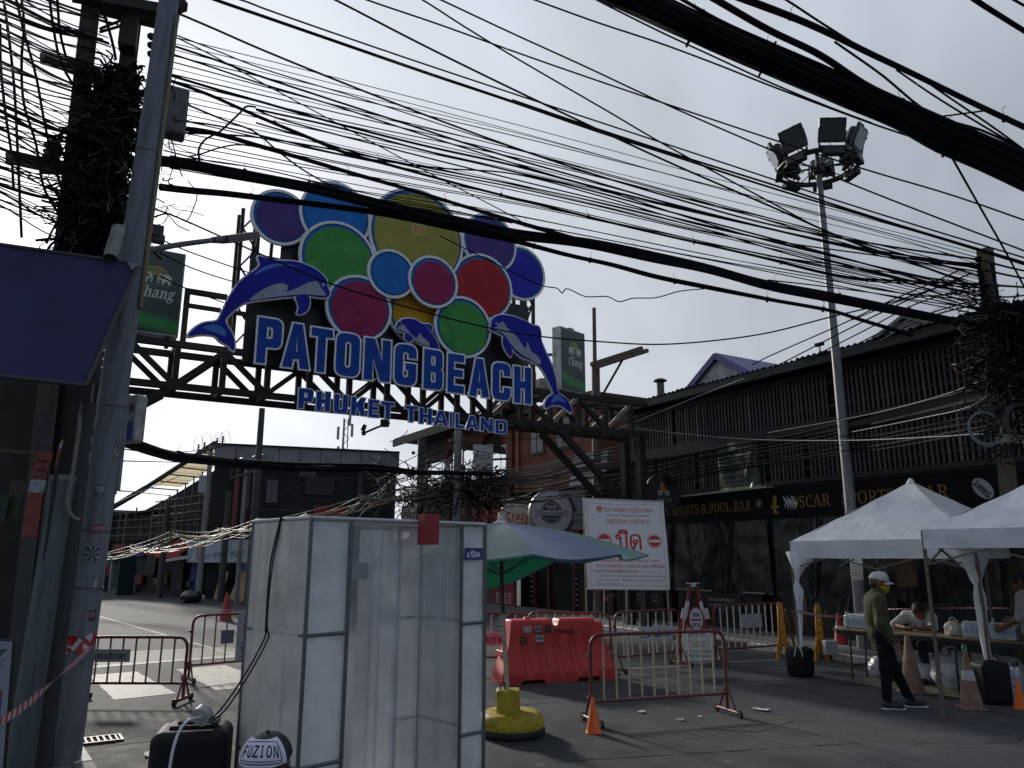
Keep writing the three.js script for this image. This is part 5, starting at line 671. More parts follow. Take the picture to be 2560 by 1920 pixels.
// ---------- red water-filled barrier ----------
{
  const a = onGround(1243, 1708), b = onGround(1524, 1692), d = b.clone().sub(a), len = d.length(), t = thing('water_barrier', 'red plastic water filled road barrier with stickers and graffiti', 'barrier', a.clone().add(b).multiplyScalar(0.5), Math.atan2(-d.z, d.x));
  const red = mat(0.6, 0.036, 0.026, 0.5, { map: rep(T.wear, 0.9), bump: rep(T.bump, 2), bumpScale: 0.002, transmission: 0.1, thickness: 0 });
  const hl = len / 2, rows = [[0, 0.26, 1], [0.13, 0.26, 1], [0.17, 0.255, 0.995], [0.3, 0.2, 0.94], [0.42, 0.16, 0.9], [0.55, 0.145, 0.86], [0.7, 0.14, 0.835], [0.86, 0.135, 0.82], [0.9, 0.12, 0.81]], N = 96, pos = [], uv = [], idx = [];
  const notch = (x) => smooth(Math.abs(x + 0.03), 0.02, 0.07);
  for (const side of [1, -1]) for (const [y, w, l] of rows) for (let i = 0; i <= N; i++) {
    const x = lerp(-hl * l, hl * l, i / N), f = Math.max(0, ...[-0.52, -0.26, 0, 0.26, 0.52].map((c) => 1 - smooth(Math.abs(x - c - (0.3 - y) * 0.12), 0.02, 0.075))), inR = smooth(y, 0.1, 0.2) * (1 - smooth(y, 0.6, 0.72));
    const yy = y > 0.85 ? y - (1 - notch(x)) * 0.1 - (x > hl * 0.66 ? 0.05 : 0) : y - (y < 0.02 ? 0 : 0);
    const lift = y < 0.14 ? (1 - smooth(Math.abs(Math.abs(x) - 0.45), 0.16, 0.2)) * (y < 0.05 ? 0.06 : 0) : 0;
    pos.push(x, yy + lift, side * (w - 0.03 * f * inR)); uv.push(x, y);
  }
  const row = N + 1, R = rows.length;
  for (let s = 0; s < 2; s++) for (let j = 0; j < R - 1; j++) for (let i = 0; i < N; i++) { const k = s * R * row + j * row + i, q = [k, k + 1, k + row, k + 1, k + row + 1, k + row]; idx.push(...(s ? q.reverse() : q)); }
  for (let i = 0; i < N; i++) { const k = (R - 1) * row + i, m = R * row + k; idx.push(k, k + 1, m, k + 1, m + 1, m); }
  for (let j = 0; j < R - 1; j++) for (const e of [0, N]) { const k = j * row + e, m = R * row + k, q = [k, k + row, m, k + row, m + row, m]; idx.push(...(e ? q.reverse() : q)); }
  const g = new THREE.BufferGeometry(); g.setAttribute('position', new THREE.Float32BufferAttribute(pos, 3)); g.setAttribute('uv', new THREE.Float32BufferAttribute(uv, 2)); g.setIndex(idx); g.computeVertexNormals();
  L('body', g, red, t, { uv: true });
  L('lug', [rbox(0.09, 0.09, 0.3, 0.02, -hl * 0.9 - 0.02, 0.42, 0)], red, t); L('lug', [rbox(0.09, 0.07, 0.24, 0.02, hl * 0.88 + 0.03, 0.46, 0)], red, t);
  L('filler_cap', lathe([[0.001, 0.93], [0.05, 0.93], [0.055, 0.9], [0.055, 0.88]], 16, -0.45, 0, 0), red, t);
  const st = (x, y, w, h, draw) => L('sticker', new THREE.PlaneGeometry(w, h).rotateX(-0.05).translate(x, y, 0.1475), printMat(canvasTex(96, 96, draw), 0.6), t, { uv: true });
  st(-0.5, 0.76, 0.13, 0.09, (x, w, h) => { x.fillStyle = '#9b9298'; x.fillRect(0, 0, w, h); x.fillStyle = '#7a7078'; x.fillRect(8, 60, 70, 12); });
  st(-0.33, 0.765, 0.12, 0.13, (x, w, h) => { x.fillStyle = '#5c2228'; x.fillRect(0, 0, w, h); words(x, 'AND', 48, 28, 44, '#a9a0a8'); words(x, 'LIVE', 48, 70, 40, '#a9a0a8'); });
  st(-0.16, 0.76, 0.1, 0.12, (x, w, h) => { x.fillStyle = '#2b2a30'; x.fillRect(0, 0, w, h); x.fillStyle = '#4d4a52'; x.fillRect(30, 20, 40, 30); });
  st(-0.3, 0.625, 0.13, 0.1, (x, w, h) => { x.fillStyle = '#a39aa2'; x.fillRect(0, 0, w, h); x.fillStyle = '#23232a'; x.fillRect(6, 26, 84, 40); words(x, 'MOOD', 48, 47, 30, '#a39aa2'); });
  const round = L('sticker', new THREE.CircleGeometry(0.06, 20).rotateX(-0.05).translate(-0.56, 0.61, 0.1478), printMat(canvasTex(64, 64, (x, w, h) => { x.fillStyle = '#4a2a1e'; x.fillRect(0, 0, w, h); x.fillStyle = '#6a4426'; x.beginPath(); x.arc(32, 32, 16, 0, 7); x.fill(); })), t, { uv: true });
  L('graffiti', (() => { const pts = []; for (let i = 0; i < 26; i++) pts.push(V3(-0.02 + i * 0.011, 0.73 + Math.sin(i * 1.9) * 0.035 - i * 0.0012, 0.1465)); return [tube(pts, 0.0035, 110, 5), tube([V3(-0.05, 0.69, 0.147), V3(-0.03, 0.77, 0.146)], 0.0035, 6, 5)]; })(), black, t);
}
// ---------- beach umbrella on a tyre base ----------
{
  const p = V3(-0.1, 0, -8.72), t = thing('beach_umbrella', 'big faded blue and green beach umbrella on a yellow tyre base', 'umbrella', p);
  const yellow = mat(0.5, 0.37, 0.015, 0.6, { map: rep(T.grime, 1.6), bump: rep(T.bump, 3) });
  L('base_tyre', lathe([[0.1, 0.02], [0.27, 0.0], [0.33, 0.04], [0.355, 0.12], [0.33, 0.2], [0.27, 0.235], [0.14, 0.225], [0.1, 0.2]], 40, 0.09, 0, 0), yellow, t); L('tyre_tread', lathe([[0.3, 0.0], [0.36, 0.02], [0.362, 0.07], [0.33, 0.085]], 40, 0.09, 0, 0), mat(0.02, 0.02, 0.018, 0.8), t);
  L('base_block', rbox(0.25, 0.24, 0.25, 0.02, 0.06, 0.33, 0), yellow, t); L('handle', tube([V3(-0.02, 0.45, 0.05), V3(-0.02, 0.52, 0.05), V3(0.02, 0.52, 0.05), V3(0.02, 0.45, 0.05)], 0.006, 12, 5), black, t);
  L('pole_sleeve', rod(V3(0.05, 0.4, 0), V3(0.0, 1.22, 0), 0.026, 0.026, 14), mat(0.5, 0.45, 0.33, 0.5, { map: rep(T.rust, 3) }), t); L('pole', rod(V3(0.0, 1.2, 0), V3(-0.03, 2.2, 0), 0.022, 0.02, 12), mat(0.03, 0.022, 0.02, 0.5), t);
  L('cord_knot', [new THREE.SphereGeometry(0.045, 10, 8).scale(1, 0.7, 1).translate(0.0, 1.18, 0.01), rod(V3(0, 1.18, 0.03), V3(-0.08, 1.12, 0.04), 0.008), rod(V3(0, 1.18, 0.03), V3(0.07, 1.23, 0.04), 0.008)], mat(0.5, 0.48, 0.42, 0.8), t);
  const blueC = mat(0.09, 0.17, 0.28, 0.75, { map: rep(T.cloth, 0.5), transmission: 0.22, thickness: 0, side: THREE.DoubleSide }), blue2 = mat(0.18, 0.23, 0.35, 0.75, { map: rep(T.wear, 0.7), transmission: 0.22, thickness: 0, side: THREE.DoubleSide }), greenC = mat(0.13, 0.25, 0.23, 0.75, { map: rep(T.wear, 0.6), transmission: 0.25, thickness: 0, side: THREE.DoubleSide }), blueD = mat(0.03, 0.1, 0.32, 0.75, { map: rep(T.wear, 0.6), transmission: 0.3, thickness: 0, side: THREE.DoubleSide }), deep = mat(0.015, 0.26, 0.12, 0.75, { map: rep(T.wear, 0.6), transmission: 0.2, thickness: 0, side: THREE.DoubleSide });  // deep and blueD tint the back panels as if light came through them
  const n = 10, apex = V3(-0.03, 2.2, 0), R = 1.62, tilt = (a) => 0.2 * Math.cos(a - 0.5);   // a = 0 towards the camera's right
  const dir = (a) => V3(Math.cos(a), 0, Math.sin(a));
  const rim = (a) => { const d = dir(a); return V3(apex.x + d.x * R, 1.85 - 0.46 * smooth(-0.45 * d.x - 0.9 * d.z, 0.5, 1), apex.z + d.z * R); };
  const ribs = Array.from({ length: n }, (_, i) => (i / n) * Math.PI * 2 + 0.12);
  ribs.forEach((a, i) => {
    const b = ribs[(i + 1) % n] + (i === n - 1 ? Math.PI * 2 : 0), q = [], M = 10, pa = [], uvs = [], id = [];
    for (let v = 0; v <= M; v++) for (let u = 0; u <= M; u++) {
      const k = v / M, A = rim(a), B = rim(b), e = A.clone().lerp(B, u / M), pt = apex.clone().lerp(e, k), mid = Math.sin((u / M) * Math.PI); pt.y += 0.06 * Math.sin(k * Math.PI) - mid * 0.05 * k - mid * 0.03 * Math.sin(k * Math.PI); const inn = apex.clone().sub(e).setY(0).normalize(); pt.addScaledVector(inn, mid * 0.1 * k * k);
      pa.push(pt.x, pt.y + (v === M ? -0.0 : 0), pt.z); uvs.push(e.x * k + 3, e.z * k + 3);
    }
    for (let v = 0; v < M; v++) for (let u = 0; u < M; u++) { const k = v * (M + 1) + u; id.push(k, k + 1, k + M + 1, k + 1, k + M + 2, k + M + 1); }
    const g = new THREE.BufferGeometry(); g.setAttribute('position', new THREE.Float32BufferAttribute(pa, 3)); g.setAttribute('uv', new THREE.Float32BufferAttribute(uvs, 2)); g.setIndex(id); g.computeVertexNormals();
    L('canopy_panel', g, [greenC, blue2, greenC, blueC, greenC, blueC, blueD, deep, blueD, blueC][i], t, { uv: true });
    const pr = []; for (let k = 0; k <= 6; k++) { const pt = apex.clone().lerp(rim(a), k / 6); pt.y += 0.06 * Math.sin((k / 6) * Math.PI) - 0.012; pr.push(pt); } L('rib', tube(pr, 0.006, 14, 5), mat(0.08, 0.08, 0.08, 0.4), t);
    L('strut', rod(V3(-0.02, 1.62, 0), pr[3], 0.005, 0.005, 5), mat(0.08, 0.08, 0.08, 0.4), t);
    // hem that hangs from the rim
    const hm = [], hi = [], hu = []; for (let u = 0; u <= M; u++) { const e = new THREE.Vector3(pa[(M * (M + 1) + u) * 3], pa[(M * (M + 1) + u) * 3 + 1], pa[(M * (M + 1) + u) * 3 + 2]); hm.push(e.x, e.y, e.z, e.x, e.y - 0.02, e.z); hu.push(u / M, 0, u / M, 0.1); if (u < M) hi.push(u * 2, u * 2 + 1, u * 2 + 2, u * 2 + 1, u * 2 + 3, u * 2 + 2); }
    const hg = new THREE.BufferGeometry(); hg.setAttribute('position', new THREE.Float32BufferAttribute(hm, 3)); hg.setAttribute('uv', new THREE.Float32BufferAttribute(hu, 2)); hg.setIndex(hi); hg.computeVertexNormals(); L('hem', hg, i % 2 ? blueC : greenC, t, { uv: true });
  });
  L('finial', [new THREE.SphereGeometry(0.035, 10, 8).translate(-0.03, 2.24, 0), lathe([[0.09, 2.19], [0.03, 2.23], [0.001, 2.235]], 14, -0.03, 0, 0)], mat(0.5, 0.4, 0.4, 0.6), t);
}
// ---------- closure notice on poles ----------
{
  const a = onGround(1470, 1640), b = onGround(1668, 1634), tl = at(1458, 1247, 13.6);
  const tex = canvasTex(1024, 1180, (x, w, h) => {
    x.fillStyle = '#d3d6de'; x.fillRect(0, 0, w, h); x.strokeStyle = '#a03a40'; x.lineWidth = 4; x.strokeRect(46, 50, w - 92, h - 96);
    const R = '#b0302e', N = '#2f3450';
    x.fillStyle = '#b5482e'; x.beginPath(); x.arc(190, 118, 36, 0, 7); x.fill(); x.fillStyle = '#d3d6de'; x.fillRect(166, 122, 48, 9); x.fillStyle = '#c99a3a'; x.beginPath(); x.arc(190, 104, 12, 0, 7); x.fill(); words(x, '2559', 190, 166, 22, R);
    thai(x, 'ประกาศเทศบาลเมืองป่าตอง', 560, 128, 50, R, 0.11, 640); words(x, 'Patong Municipality Announcement', 550, 198, 40, N, '', 'sans-serif', 560); thai(x, 'ขออภัยในความไม่สะดวก', 550, 282, 48, R, 0.11, 570);
    thai(x, 'ปิด', 545, 560, 205, '#b4261f', 0.12, 340);
    for (const cx of [236, 862]) { x.fillStyle = R; x.beginPath(); x.arc(cx, 540, 92, 0, 7); x.fill(); x.fillStyle = '#d3d6de'; x.beginPath(); x.arc(cx, 540, 84, 0, 7); x.fill(); x.fillStyle = R; x.beginPath(); x.arc(cx, 540, 76, 0, 7); x.fill(); x.fillStyle = '#d3d6de'; x.fillRect(cx - 66, 524, 132, 32); }
    words(x, 'NO ENTRY', 545, 706, 62, N, '', 'sans-serif', 300); thai(x, 'ถนนบางลา', 300, 800, 46, R, 0.14, 250); words(x, '(Bangla Walking Street)', 660, 800, 56, R, '', 'sans-serif', 520);
    thai(x, 'ตามประกาศจังหวัดภูเก็ต ฉบับที่ เรื่อง ปิดสถานที่ที่เสี่ยงต่อ', 545, 880, 32, '#a84a58', 0.14, 850); thai(x, 'การแพร่ระบาดของโรคติดเชื้อไวรัสโคโรนา', 360, 948, 32, '#a84a58', 0.14, 560); words(x, '2019 (COVID-19)', 780, 948, 34, '#a84a58', '', 'sans-serif', 240);
    words(x, 'Temporary Closure of Bangla Walking Street for 14 days', 570, 1008, 36, N, '', 'sans-serif', 830); words(x, 'from now until 10   April 2020 as a result of COVID-19', 536, 1062, 36, N, '', 'sans-serif', 850); words(x, 'th', 356, 1050, 20, N, ''); words(x, 'infection outbreak', 250, 1112, 36, N, '', 'sans-serif', 280);
  });
  const TL = at(1458, 1247, 14.6), TR = at(1660, 1253, 15.5), BL = at(1467, 1472, 14.6), BR = at(1669, 1474, 15.5), w = TR.clone().sub(TL).setY(0).length(), t = thing('closure_notice', 'large white street closure notice in red Thai script stretched between two poles', 'notice', V3(TL.x, 0, TL.z), Math.atan2(-(TR.z - TL.z), TR.x - TL.x));
  const g = new THREE.PlaneGeometry(1, 1, 24, 24), q = g.attributes.position; for (let i = 0; i < q.count; i++) { const u = q.getX(i) + 0.5, v = q.getY(i) + 0.5; q.setXYZ(i, u * w + (1 - v) * 0.05, lerp(lerp(BL.y, BR.y, u), lerp(TL.y, TR.y, u) - 0.02 * Math.sin(u * Math.PI), v), 0.02 * fbm(u * 3, v * 3, 5, 3) + 0.02 * Math.sin(v * 5) * u); } g.computeVertexNormals();
  L('banner', g, printMat(tex, 0.55, { side: THREE.DoubleSide, transmission: 0.12, thickness: 0 }), t, { uv: true });
  const pm = mat(0.3, 0.2, 0.1, 0.6, { map: rep(T.rust, 2) }); L('pole', rod(V3(0.05, 0, -0.04), V3(0.03, TL.y + 0.03, -0.04), 0.018), pm, t); L('pole', rod(V3(w + 0.04, 0, -0.04), V3(w - 0.01, TR.y + 0.03, -0.04), 0.018), pm, t);
  L('hem_tube', [rod(V3(0.0, TL.y + 0.005, -0.02), V3(w, TR.y - 0.01, -0.02), 0.014), rod(V3(0.03, BL.y - 0.004, -0.02), V3(w + 0.05, BR.y - 0.004, -0.02), 0.014)], whiteBar, t); for (const x of [0.42, 0.9]) L('rear_stay', rod(V3(x, 0, -0.12), V3(x, BL.y + 0.02, -0.05), 0.01), whiteBar, t);
}
// ---------- checkpoint stand ----------
{
  const p = onGround(1742, 1655), t = thing('checkpoint_stand', 'red and white A shaped checkpoint stand with oval stop sign and white notice board', 'stand', p, 0.05);
  const redP = mat(0.22, 0.022, 0.02, 0.55, { map: rep(T.grime, 2) }), wh = mat(0.6, 0.59, 0.56, 0.6, { map: rep(T.grime, 2) }), k = 14.6 / PX, Y = (py) => EYE - 0 + at(1742, py, Math.hypot(p.x, p.z)).y - EYE, X = (px) => (px - 1743) * k * 1.03;
  for (const s of [-1, 1]) { const a = V3(s * 0.07, Y(1466), 0), f = (h) => V3(s * lerp(0.07, 0.3, (a.y - h) / a.y), h, 0.02), seg = (h0, h1) => bar(f(h0), f(h1), 0.055, 0.05); const l = L('leg', [seg(Y(1466), Y(1503)), seg(Y(1541), Y(1600)), seg(Y(1600), 0.02)], redP, t); L('white_section', seg(Y(1503), Y(1541)), wh, l); L('rear_leg', bar(V3(s * 0.06, Y(1468), -0.02), V3(s * 0.24, 0.02, -0.5), 0.04), redP, t); L('reflector', box(0.1, 0.18, 0.02, s * 0.2, Y(1534), 0.05, 0, 0, s * 0.2), wh, t); }
  L('lamp', [box(0.24, 0.012, 0.1, 0, Y(1458), 0), lathe([[0.001, 0], [0.05, 0.01], [0.06, 0.08], [0.001, 0.085]], 14, 0, Y(1470), 0)], wh, t);
  const oval = canvasTex(192, 288, (x, w, h) => { x.fillStyle = '#8e2624'; x.fillRect(0, 0, w, h); x.fillStyle = '#bab9be'; x.beginPath(); x.ellipse(96, 144, 82, 130, 0, 0, 7); x.fill(); thai(x, 'หยุด', 96, 92, 40, '#2c2530', 0.2, 92); x.fillStyle = '#8e2624'; x.fillRect(34, 140, 124, 22); thai(x, 'ตรวจ', 96, 212, 40, '#2c2530', 0.2, 96); });
  const rx = 0.13, ry = 0.2, oy = Y(1547); L('oval_sign', new THREE.CylinderGeometry(1, 1, 0.02, 40).rotateX(Math.PI / 2).scale(rx * 1.1, ry * 1.07, 1).translate(0, oy, 0.09), redP, t); L('oval_print', new THREE.CircleGeometry(1, 40).scale(rx * 1.08, ry * 1.05, 1).translate(0, oy, 0.102), printMat(oval, 0.5), t, { uv: true });
  const nb = canvasTex(320, 320, (x, w, h) => { x.fillStyle = '#b2b1ae'; x.fillRect(0, 0, w, h); thai(x, 'จุดตรวจคัดกรอง', 160, 42, 26, '#35323f', 0.16, 180); thai(x, 'กรุณาสวมหน้ากาก', 150, 130, 24, '#8f4038', 0.15, 170); thai(x, 'ล้างมือให้สะอาด', 160, 168, 24, '#8f4038', 0.15, 150); thai(x, 'ขอความร่วมมือประชาชน', 160, 226, 24, '#35323f', 0.16, 280); thai(x, 'งดเดินทางหากไม่จำเป็น', 160, 272, 24, '#35323f', 0.16, 290); x.strokeStyle = '#67656a'; x.lineWidth = 2; x.beginPath(); x.moveTo(60, 66); x.lineTo(260, 66); x.stroke(); });
  const bg = new THREE.PlaneGeometry(1, 1, 4, 4), q = bg.attributes.position; for (let i = 0; i < q.count; i++) { const u = q.getX(i), v = q.getY(i) + 0.5; q.setXYZ(i, u * lerp(0.64, 0.48, v) - 0.0, lerp(0.06, 0.55, v), lerp(0.3, 0.1, v)); } bg.computeVertexNormals();
  L('notice_board', bg, printMat(nb, 0.6, { side: THREE.DoubleSide }), t, { uv: true }); L('board_frame', [bar(V3(-0.33, 0.03, 0.3), V3(-0.25, 0.57, 0.09), 0.02), bar(V3(0.33, 0.03, 0.3), V3(0.25, 0.57, 0.09), 0.02), bar(V3(-0.33, 0.03, 0.3), V3(0.33, 0.03, 0.3), 0.02)], wh, t);
}
// ---------- yellow folding barricades ----------
function barricade(label, p, h, turn) {
  const t = thing('folding_barricade', label, 'barricade', p, turn, undefined), y = mat(0.52, 0.22, 0.01, 0.5, { map: rep(T.wear, 2) });
  const s = shapeOf([[-0.15, 0], [-0.09, 0], [-0.02, 0.28], [0.02, 0.28], [0.12, 0], [0.19, 0], [0.09, 0.4], [0.055, h - 0.05], [0, h - 0.04], [-0.04, h - 0.06], [-0.07, 0.4]].map(([a, b]) => [a * 0.86, b]));
  for (let i = 0; i < 4; i++) { const hp = new THREE.Path(); hp.absarc(0.0, 0.42 + i * 0.14 * (h / 0.95), 0.018, 0, 7, true); s.holes.push(hp); }
  const l = L('frame_leg', extrude(s, 0.035, 0.004), y, t); L('top_ring', new THREE.TorusGeometry(0.032, 0.012, 8, 18).translate(0.01, h - 0.03, 0.018), y, l);
  for (let i = 0; i < 3; i++) L('rear_brace', bar(V3(-0.02 + i * 0.14, h - 0.1 - i * 0.03, -0.04 - i * 0.06), V3(0.2 + i * 0.14, 0.02, -0.3 - i * 0.06), 0.028, 0.045), mat(0.2, 0.11, 0.035, 0.7, { map: rep(T.wear, 3) }), t); L('tie_bar', bar(V3(0.02, h * 0.55, -0.08), V3(0.36, h * 0.5, -0.24), 0.02), maroon, t);
  return t;
}
barricade('yellow perforated folding barricade left of the tent leg, red tape on it', onGround(1958, 1649), 1.0, -0.1); barricade('yellow perforated folding barricade right of the tent leg under the striped tape', onGround(2052, 1652), 1.0, 0.15);
{ const b = thing('white_box', 'small white box on the dark kerb behind the second yellow barricade', 'box', at(2074, 1608, 15.5)); b.position.y = 0.13; b.scale.setScalar(0.75); L('carton', rbox(0.28, 0.3, 0.24, 0.015, 0, 0.15, 0), mat(0.4, 0.4, 0.42, 0.7, { map: rep(T.grime, 3) }), b); L('lid', box(0.29, 0.02, 0.25, 0, 0.31, 0), mat(0.45, 0.45, 0.46, 0.7), b); }
// ---------- white disinfection booth ----------
{
  const A = at(779, 1299, 5.0), Bp = at(1213, 1311, 5.86), Cp = at(632, 1313, 5.88); A.y = Bp.y = Cp.y = 0;
  const d = Bp.clone().sub(A), w = d.length(); d.normalize(); const t = thing('disinfection_booth', 'white translucent plastic walk-through booth on a grey tube frame', 'booth', A, Math.atan2(-d.z, d.x));
  let dep = Cp.clone().sub(A).length(); { const b_ = V3(d.z, 0, -d.x); if (b_.z > 0) b_.negate(); for (let i = 0; i < 60; i++) { const q = A.clone().addScaledVector(b_, dep), f = -q.z * Math.cos(PITCH) + 0.22 * Math.sin(PITCH); dep += (1280 + PX * q.x / f - 634) * 0.001; } }
  const H = 2.06, r = 0.013, fm = mat(0.14, 0.14, 0.155, 0.4, { metalness: 0.4, map: rep(T.wear, 3) }), rim = mat(0.42, 0.42, 0.44, 0.45, { map: rep(T.wear, 3) });
  const sheetM = mat(0.84, 0.85, 0.84, 0.62, { transmission: 0.34, thickness: 0, side: THREE.DoubleSide, map: rep(T.wear, 0.6) }), curtainM = mat(0.86, 0.87, 0.92, 0.3, { transmission: 0.78, thickness: 0, side: THREE.DoubleSide, map: rep(T.wear, 0.5), clearcoat: 0.25, clearcoatRoughness: 0.3 }), sideM = mat(0.78, 0.76, 0.72, 0.4, { transmission: 0.42, thickness: 0, side: THREE.DoubleSide, map: rep(T.wear, 0.6), clearcoat: 0.3, clearcoatRoughness: 0.25 });
  const x1 = w * 0.2, x2 = w * 0.845, uprights = [[0, 0], [x1, 0], [x2, 0], [w, 0], [0, -dep], [w, -dep], [x1, -dep], [x2, -dep]];
  for (const [x, z] of uprights) L('frame_post', rod(V3(x, 0, z), V3(x, H, z), r, r, 10), fm, t);
  L('top_rail', rod(V3(0, H, 0), V3(w, H, 0), r * 1.1), rim, t); L('top_rail', rod(V3(0, H, -dep), V3(w, H, -dep), r * 1.1), rim, t); L('top_rail', rod(V3(0, H, 0), V3(0, H, -dep), r * 1.1), rim, t); L('top_rail', rod(V3(w, H, 0), V3(w, H, -dep), r * 1.1), rim, t);
  for (const y of [0.62, 1.36]) { for (const [a, b] of [[0, x1], [x2, w]]) for (const z of [0, -dep]) L('cross_rail', rod(V3(a, y, z), V3(b, y, z), r * 0.9), fm, t); for (const x of [0, w]) L('cross_rail', rod(V3(x, y, 0), V3(x, y, -dep), r * 0.9), fm, t); }
  const sheet = (x0, x1_, y0, y1, z, k, amp) => { const g = new THREE.PlaneGeometry(x1_ - x0, y1 - y0, 24, 40), p = g.attributes.position; for (let i = 0; i < p.count; i++) { const x = p.getX(i), y = p.getY(i), e = Math.cos((x / (x1_ - x0)) * Math.PI); p.setZ(i, e * amp * (fbm(x * 2.2 + k, y * 1.2, k, 4) + 0.4 * Math.sin(x * 24 + Math.sin(y * 2 + k) * 2) * 0.4)); } g.computeVertexNormals(); return metres(ready(g.translate((x0 + x1_) / 2, (y0 + y1) / 2, z))); };
  const backM = mat(0.7, 0.71, 0.75, 0.6, { transmission: 0.45, thickness: 0, side: THREE.DoubleSide, map: rep(T.wear, 0.6) });
  L('front_panel', sheet(0.012, x1 - 0.012, 0.05, H - 0.01, -0.012, 1, 0.012), sheetM, t, { uv: true }); L('front_panel', sheet(x2 + 0.012, w - 0.012, 0.05, H - 0.01, -0.012, 2, 0.012), sheetM, t, { uv: true });
  L('rear_panel', sheet(0.012, x1 - 0.012, 0.05, H - 0.01, -dep + 0.012, 3, 0.012), sheetM, t, { uv: true }); L('rear_panel', sheet(x2 + 0.012, w - 0.012, 0.05, H - 0.01, -dep + 0.012, 4, 0.012), sheetM, t, { uv: true });
  // clear strips hung in both doorways
  const nS_ = 5; for (const z of [-0.03, -dep + 0.03]) for (let i = 0; i < nS_; i++) { const sw = (x2 - x1) / nS_, a = x1 + sw * i - 0.015, b = x1 + sw * (i + 1) + 0.015; if (z < -0.5 && i === 2) continue; L('door_strip', sheet(a, b, 0.04, H - 0.03, z + (i % 2) * 0.014, 5 + i + z, 0.03), z < -0.5 ? backM : curtainM, t, { uv: true }); }
  // side walls
  const side = (x, k, out) => { const g = new THREE.PlaneGeometry(dep - 0.02, H - 0.03, 40, 50), p = g.attributes.position; for (let i = 0; i < p.count; i++) { const a = p.getX(i) / dep, y = p.getY(i) / H + 0.5, e = Math.cos(a * Math.PI); p.setZ(i, out * e * (0.03 + 0.05 * fbm(a * 3 + k, y * 2, k, 4) + (1 - y) * 0.05 * (1 + Math.sin(a * 22 + y * 3)) * 0.5)); } g.computeVertexNormals(); return metres(ready(g.rotateY(Math.PI / 2).translate(x, H / 2, -dep / 2))); };
  L('side_panel', side(0, 1, -1), sideM, t, { uv: true }); L('side_panel', side(w, 2, 1), sideM, t, { uv: true });
  L('roof_sheet', metres(ready(box(w - 0.03, 0.004, dep - 0.03, w / 2, H + 0.002, -dep / 2))), sheetM, t, { uv: true });
  L('spray_head', [rod(V3(x1 + 0.3, H - 0.02, -0.55), V3(x1 + 0.3, H - 0.3, -0.55), 0.012), lathe([[0.001, 0.02], [0.05, 0.015], [0.055, 0], [0.001, 0]], 14, x1 + 0.3, H - 0.32, -0.55)], fm, t);
  L('hanging_label', box(0.2, 0.12, 0.004, x1 + 0.5, 1.72, -dep + 0.09), mat(0.2, 0.2, 0.24, 0.6), t);
  const cord = tube([V3(x1 + 0.62, H - 0.02, -0.015), V3(x1 + 0.6, 1.2, 0.012), V3(x1 + 0.58, 0.1, 0.015)], 0.002, 20, 4); for (const k of [0, 0.2]) L('zip', cord.clone().translate(k, 0, 0), mat(0.5, 0.5, 0.5, 0.4), t);
  // black cable tied along the left wall, sagging away to the barrel
  const dk = mat(0.008, 0.008, 0.009, 0.45), base = t.position, inv = new THREE.Matrix4().makeRotationY(-t.rotation.y), rel = (p) => p.clone().sub(base).applyMatrix4(inv), zc = -dep * 0.47;
  for (const k of [0, 1]) L('power_cable', tube([V3(-0.02 - k * 0.012, H + 0.012, zc + 0.03), V3(-0.05 - k * 0.015, 1.8, zc), V3(-0.07 - k * 0.01, 1.38, zc + 0.02), rel(at(672 - k * 8, 1588, 5.3)), rel(at(620 - k * 10, 1690, 5.25)), rel(at(560 - k * 12, 1778, 5.25)), rel(at(532 - k * 9, 1800, 5.3))], 0.006, 60, 6), dk, t);
  // blue plate with Thai word and the red lamp box
  const pl = canvasTex(256, 128, (x, W_, H_) => { x.fillStyle = '#2c2f6e'; x.fillRect(0, 0, W_, H_); thai(x, 'เปิด', 128, 74, 52, '#b9bac8', 0.22, 190); });
  const px = w - (w - x2) * 0.54, plate = L('plate', rbox(0.175, 0.085, 0.006, 0.003, px, 1.845, 0.012), mat(0.03, 0.035, 0.16, 0.5), t); L('lettering', new THREE.PlaneGeometry(0.172, 0.082).translate(px, 1.845, 0.0165), printMat(pl, 0.5), plate, { uv: true });
  const rb = at(1071, 1325, 5.35), lb = thing('red_lamp_box', 'red four sided box hanging over the top rail of the white booth', 'box', V3(rb.x, rb.y, rb.z), 0.55), rm = mat(0.3, 0.018, 0.02, 0.6, { map: rep(T.wear, 2) });
  L('shell', [box(0.108, 0.195, 0.108)], rm, lb); L('lid', [box(0.112, 0.006, 0.112, 0, 0.1, 0)], mat(0.4, 0.05, 0.05, 0.6), lb); L('hanger', rod(V3(0, 0.1, 0), V3(-0.02, 0.08, -0.12), 0.004), black, lb);
}
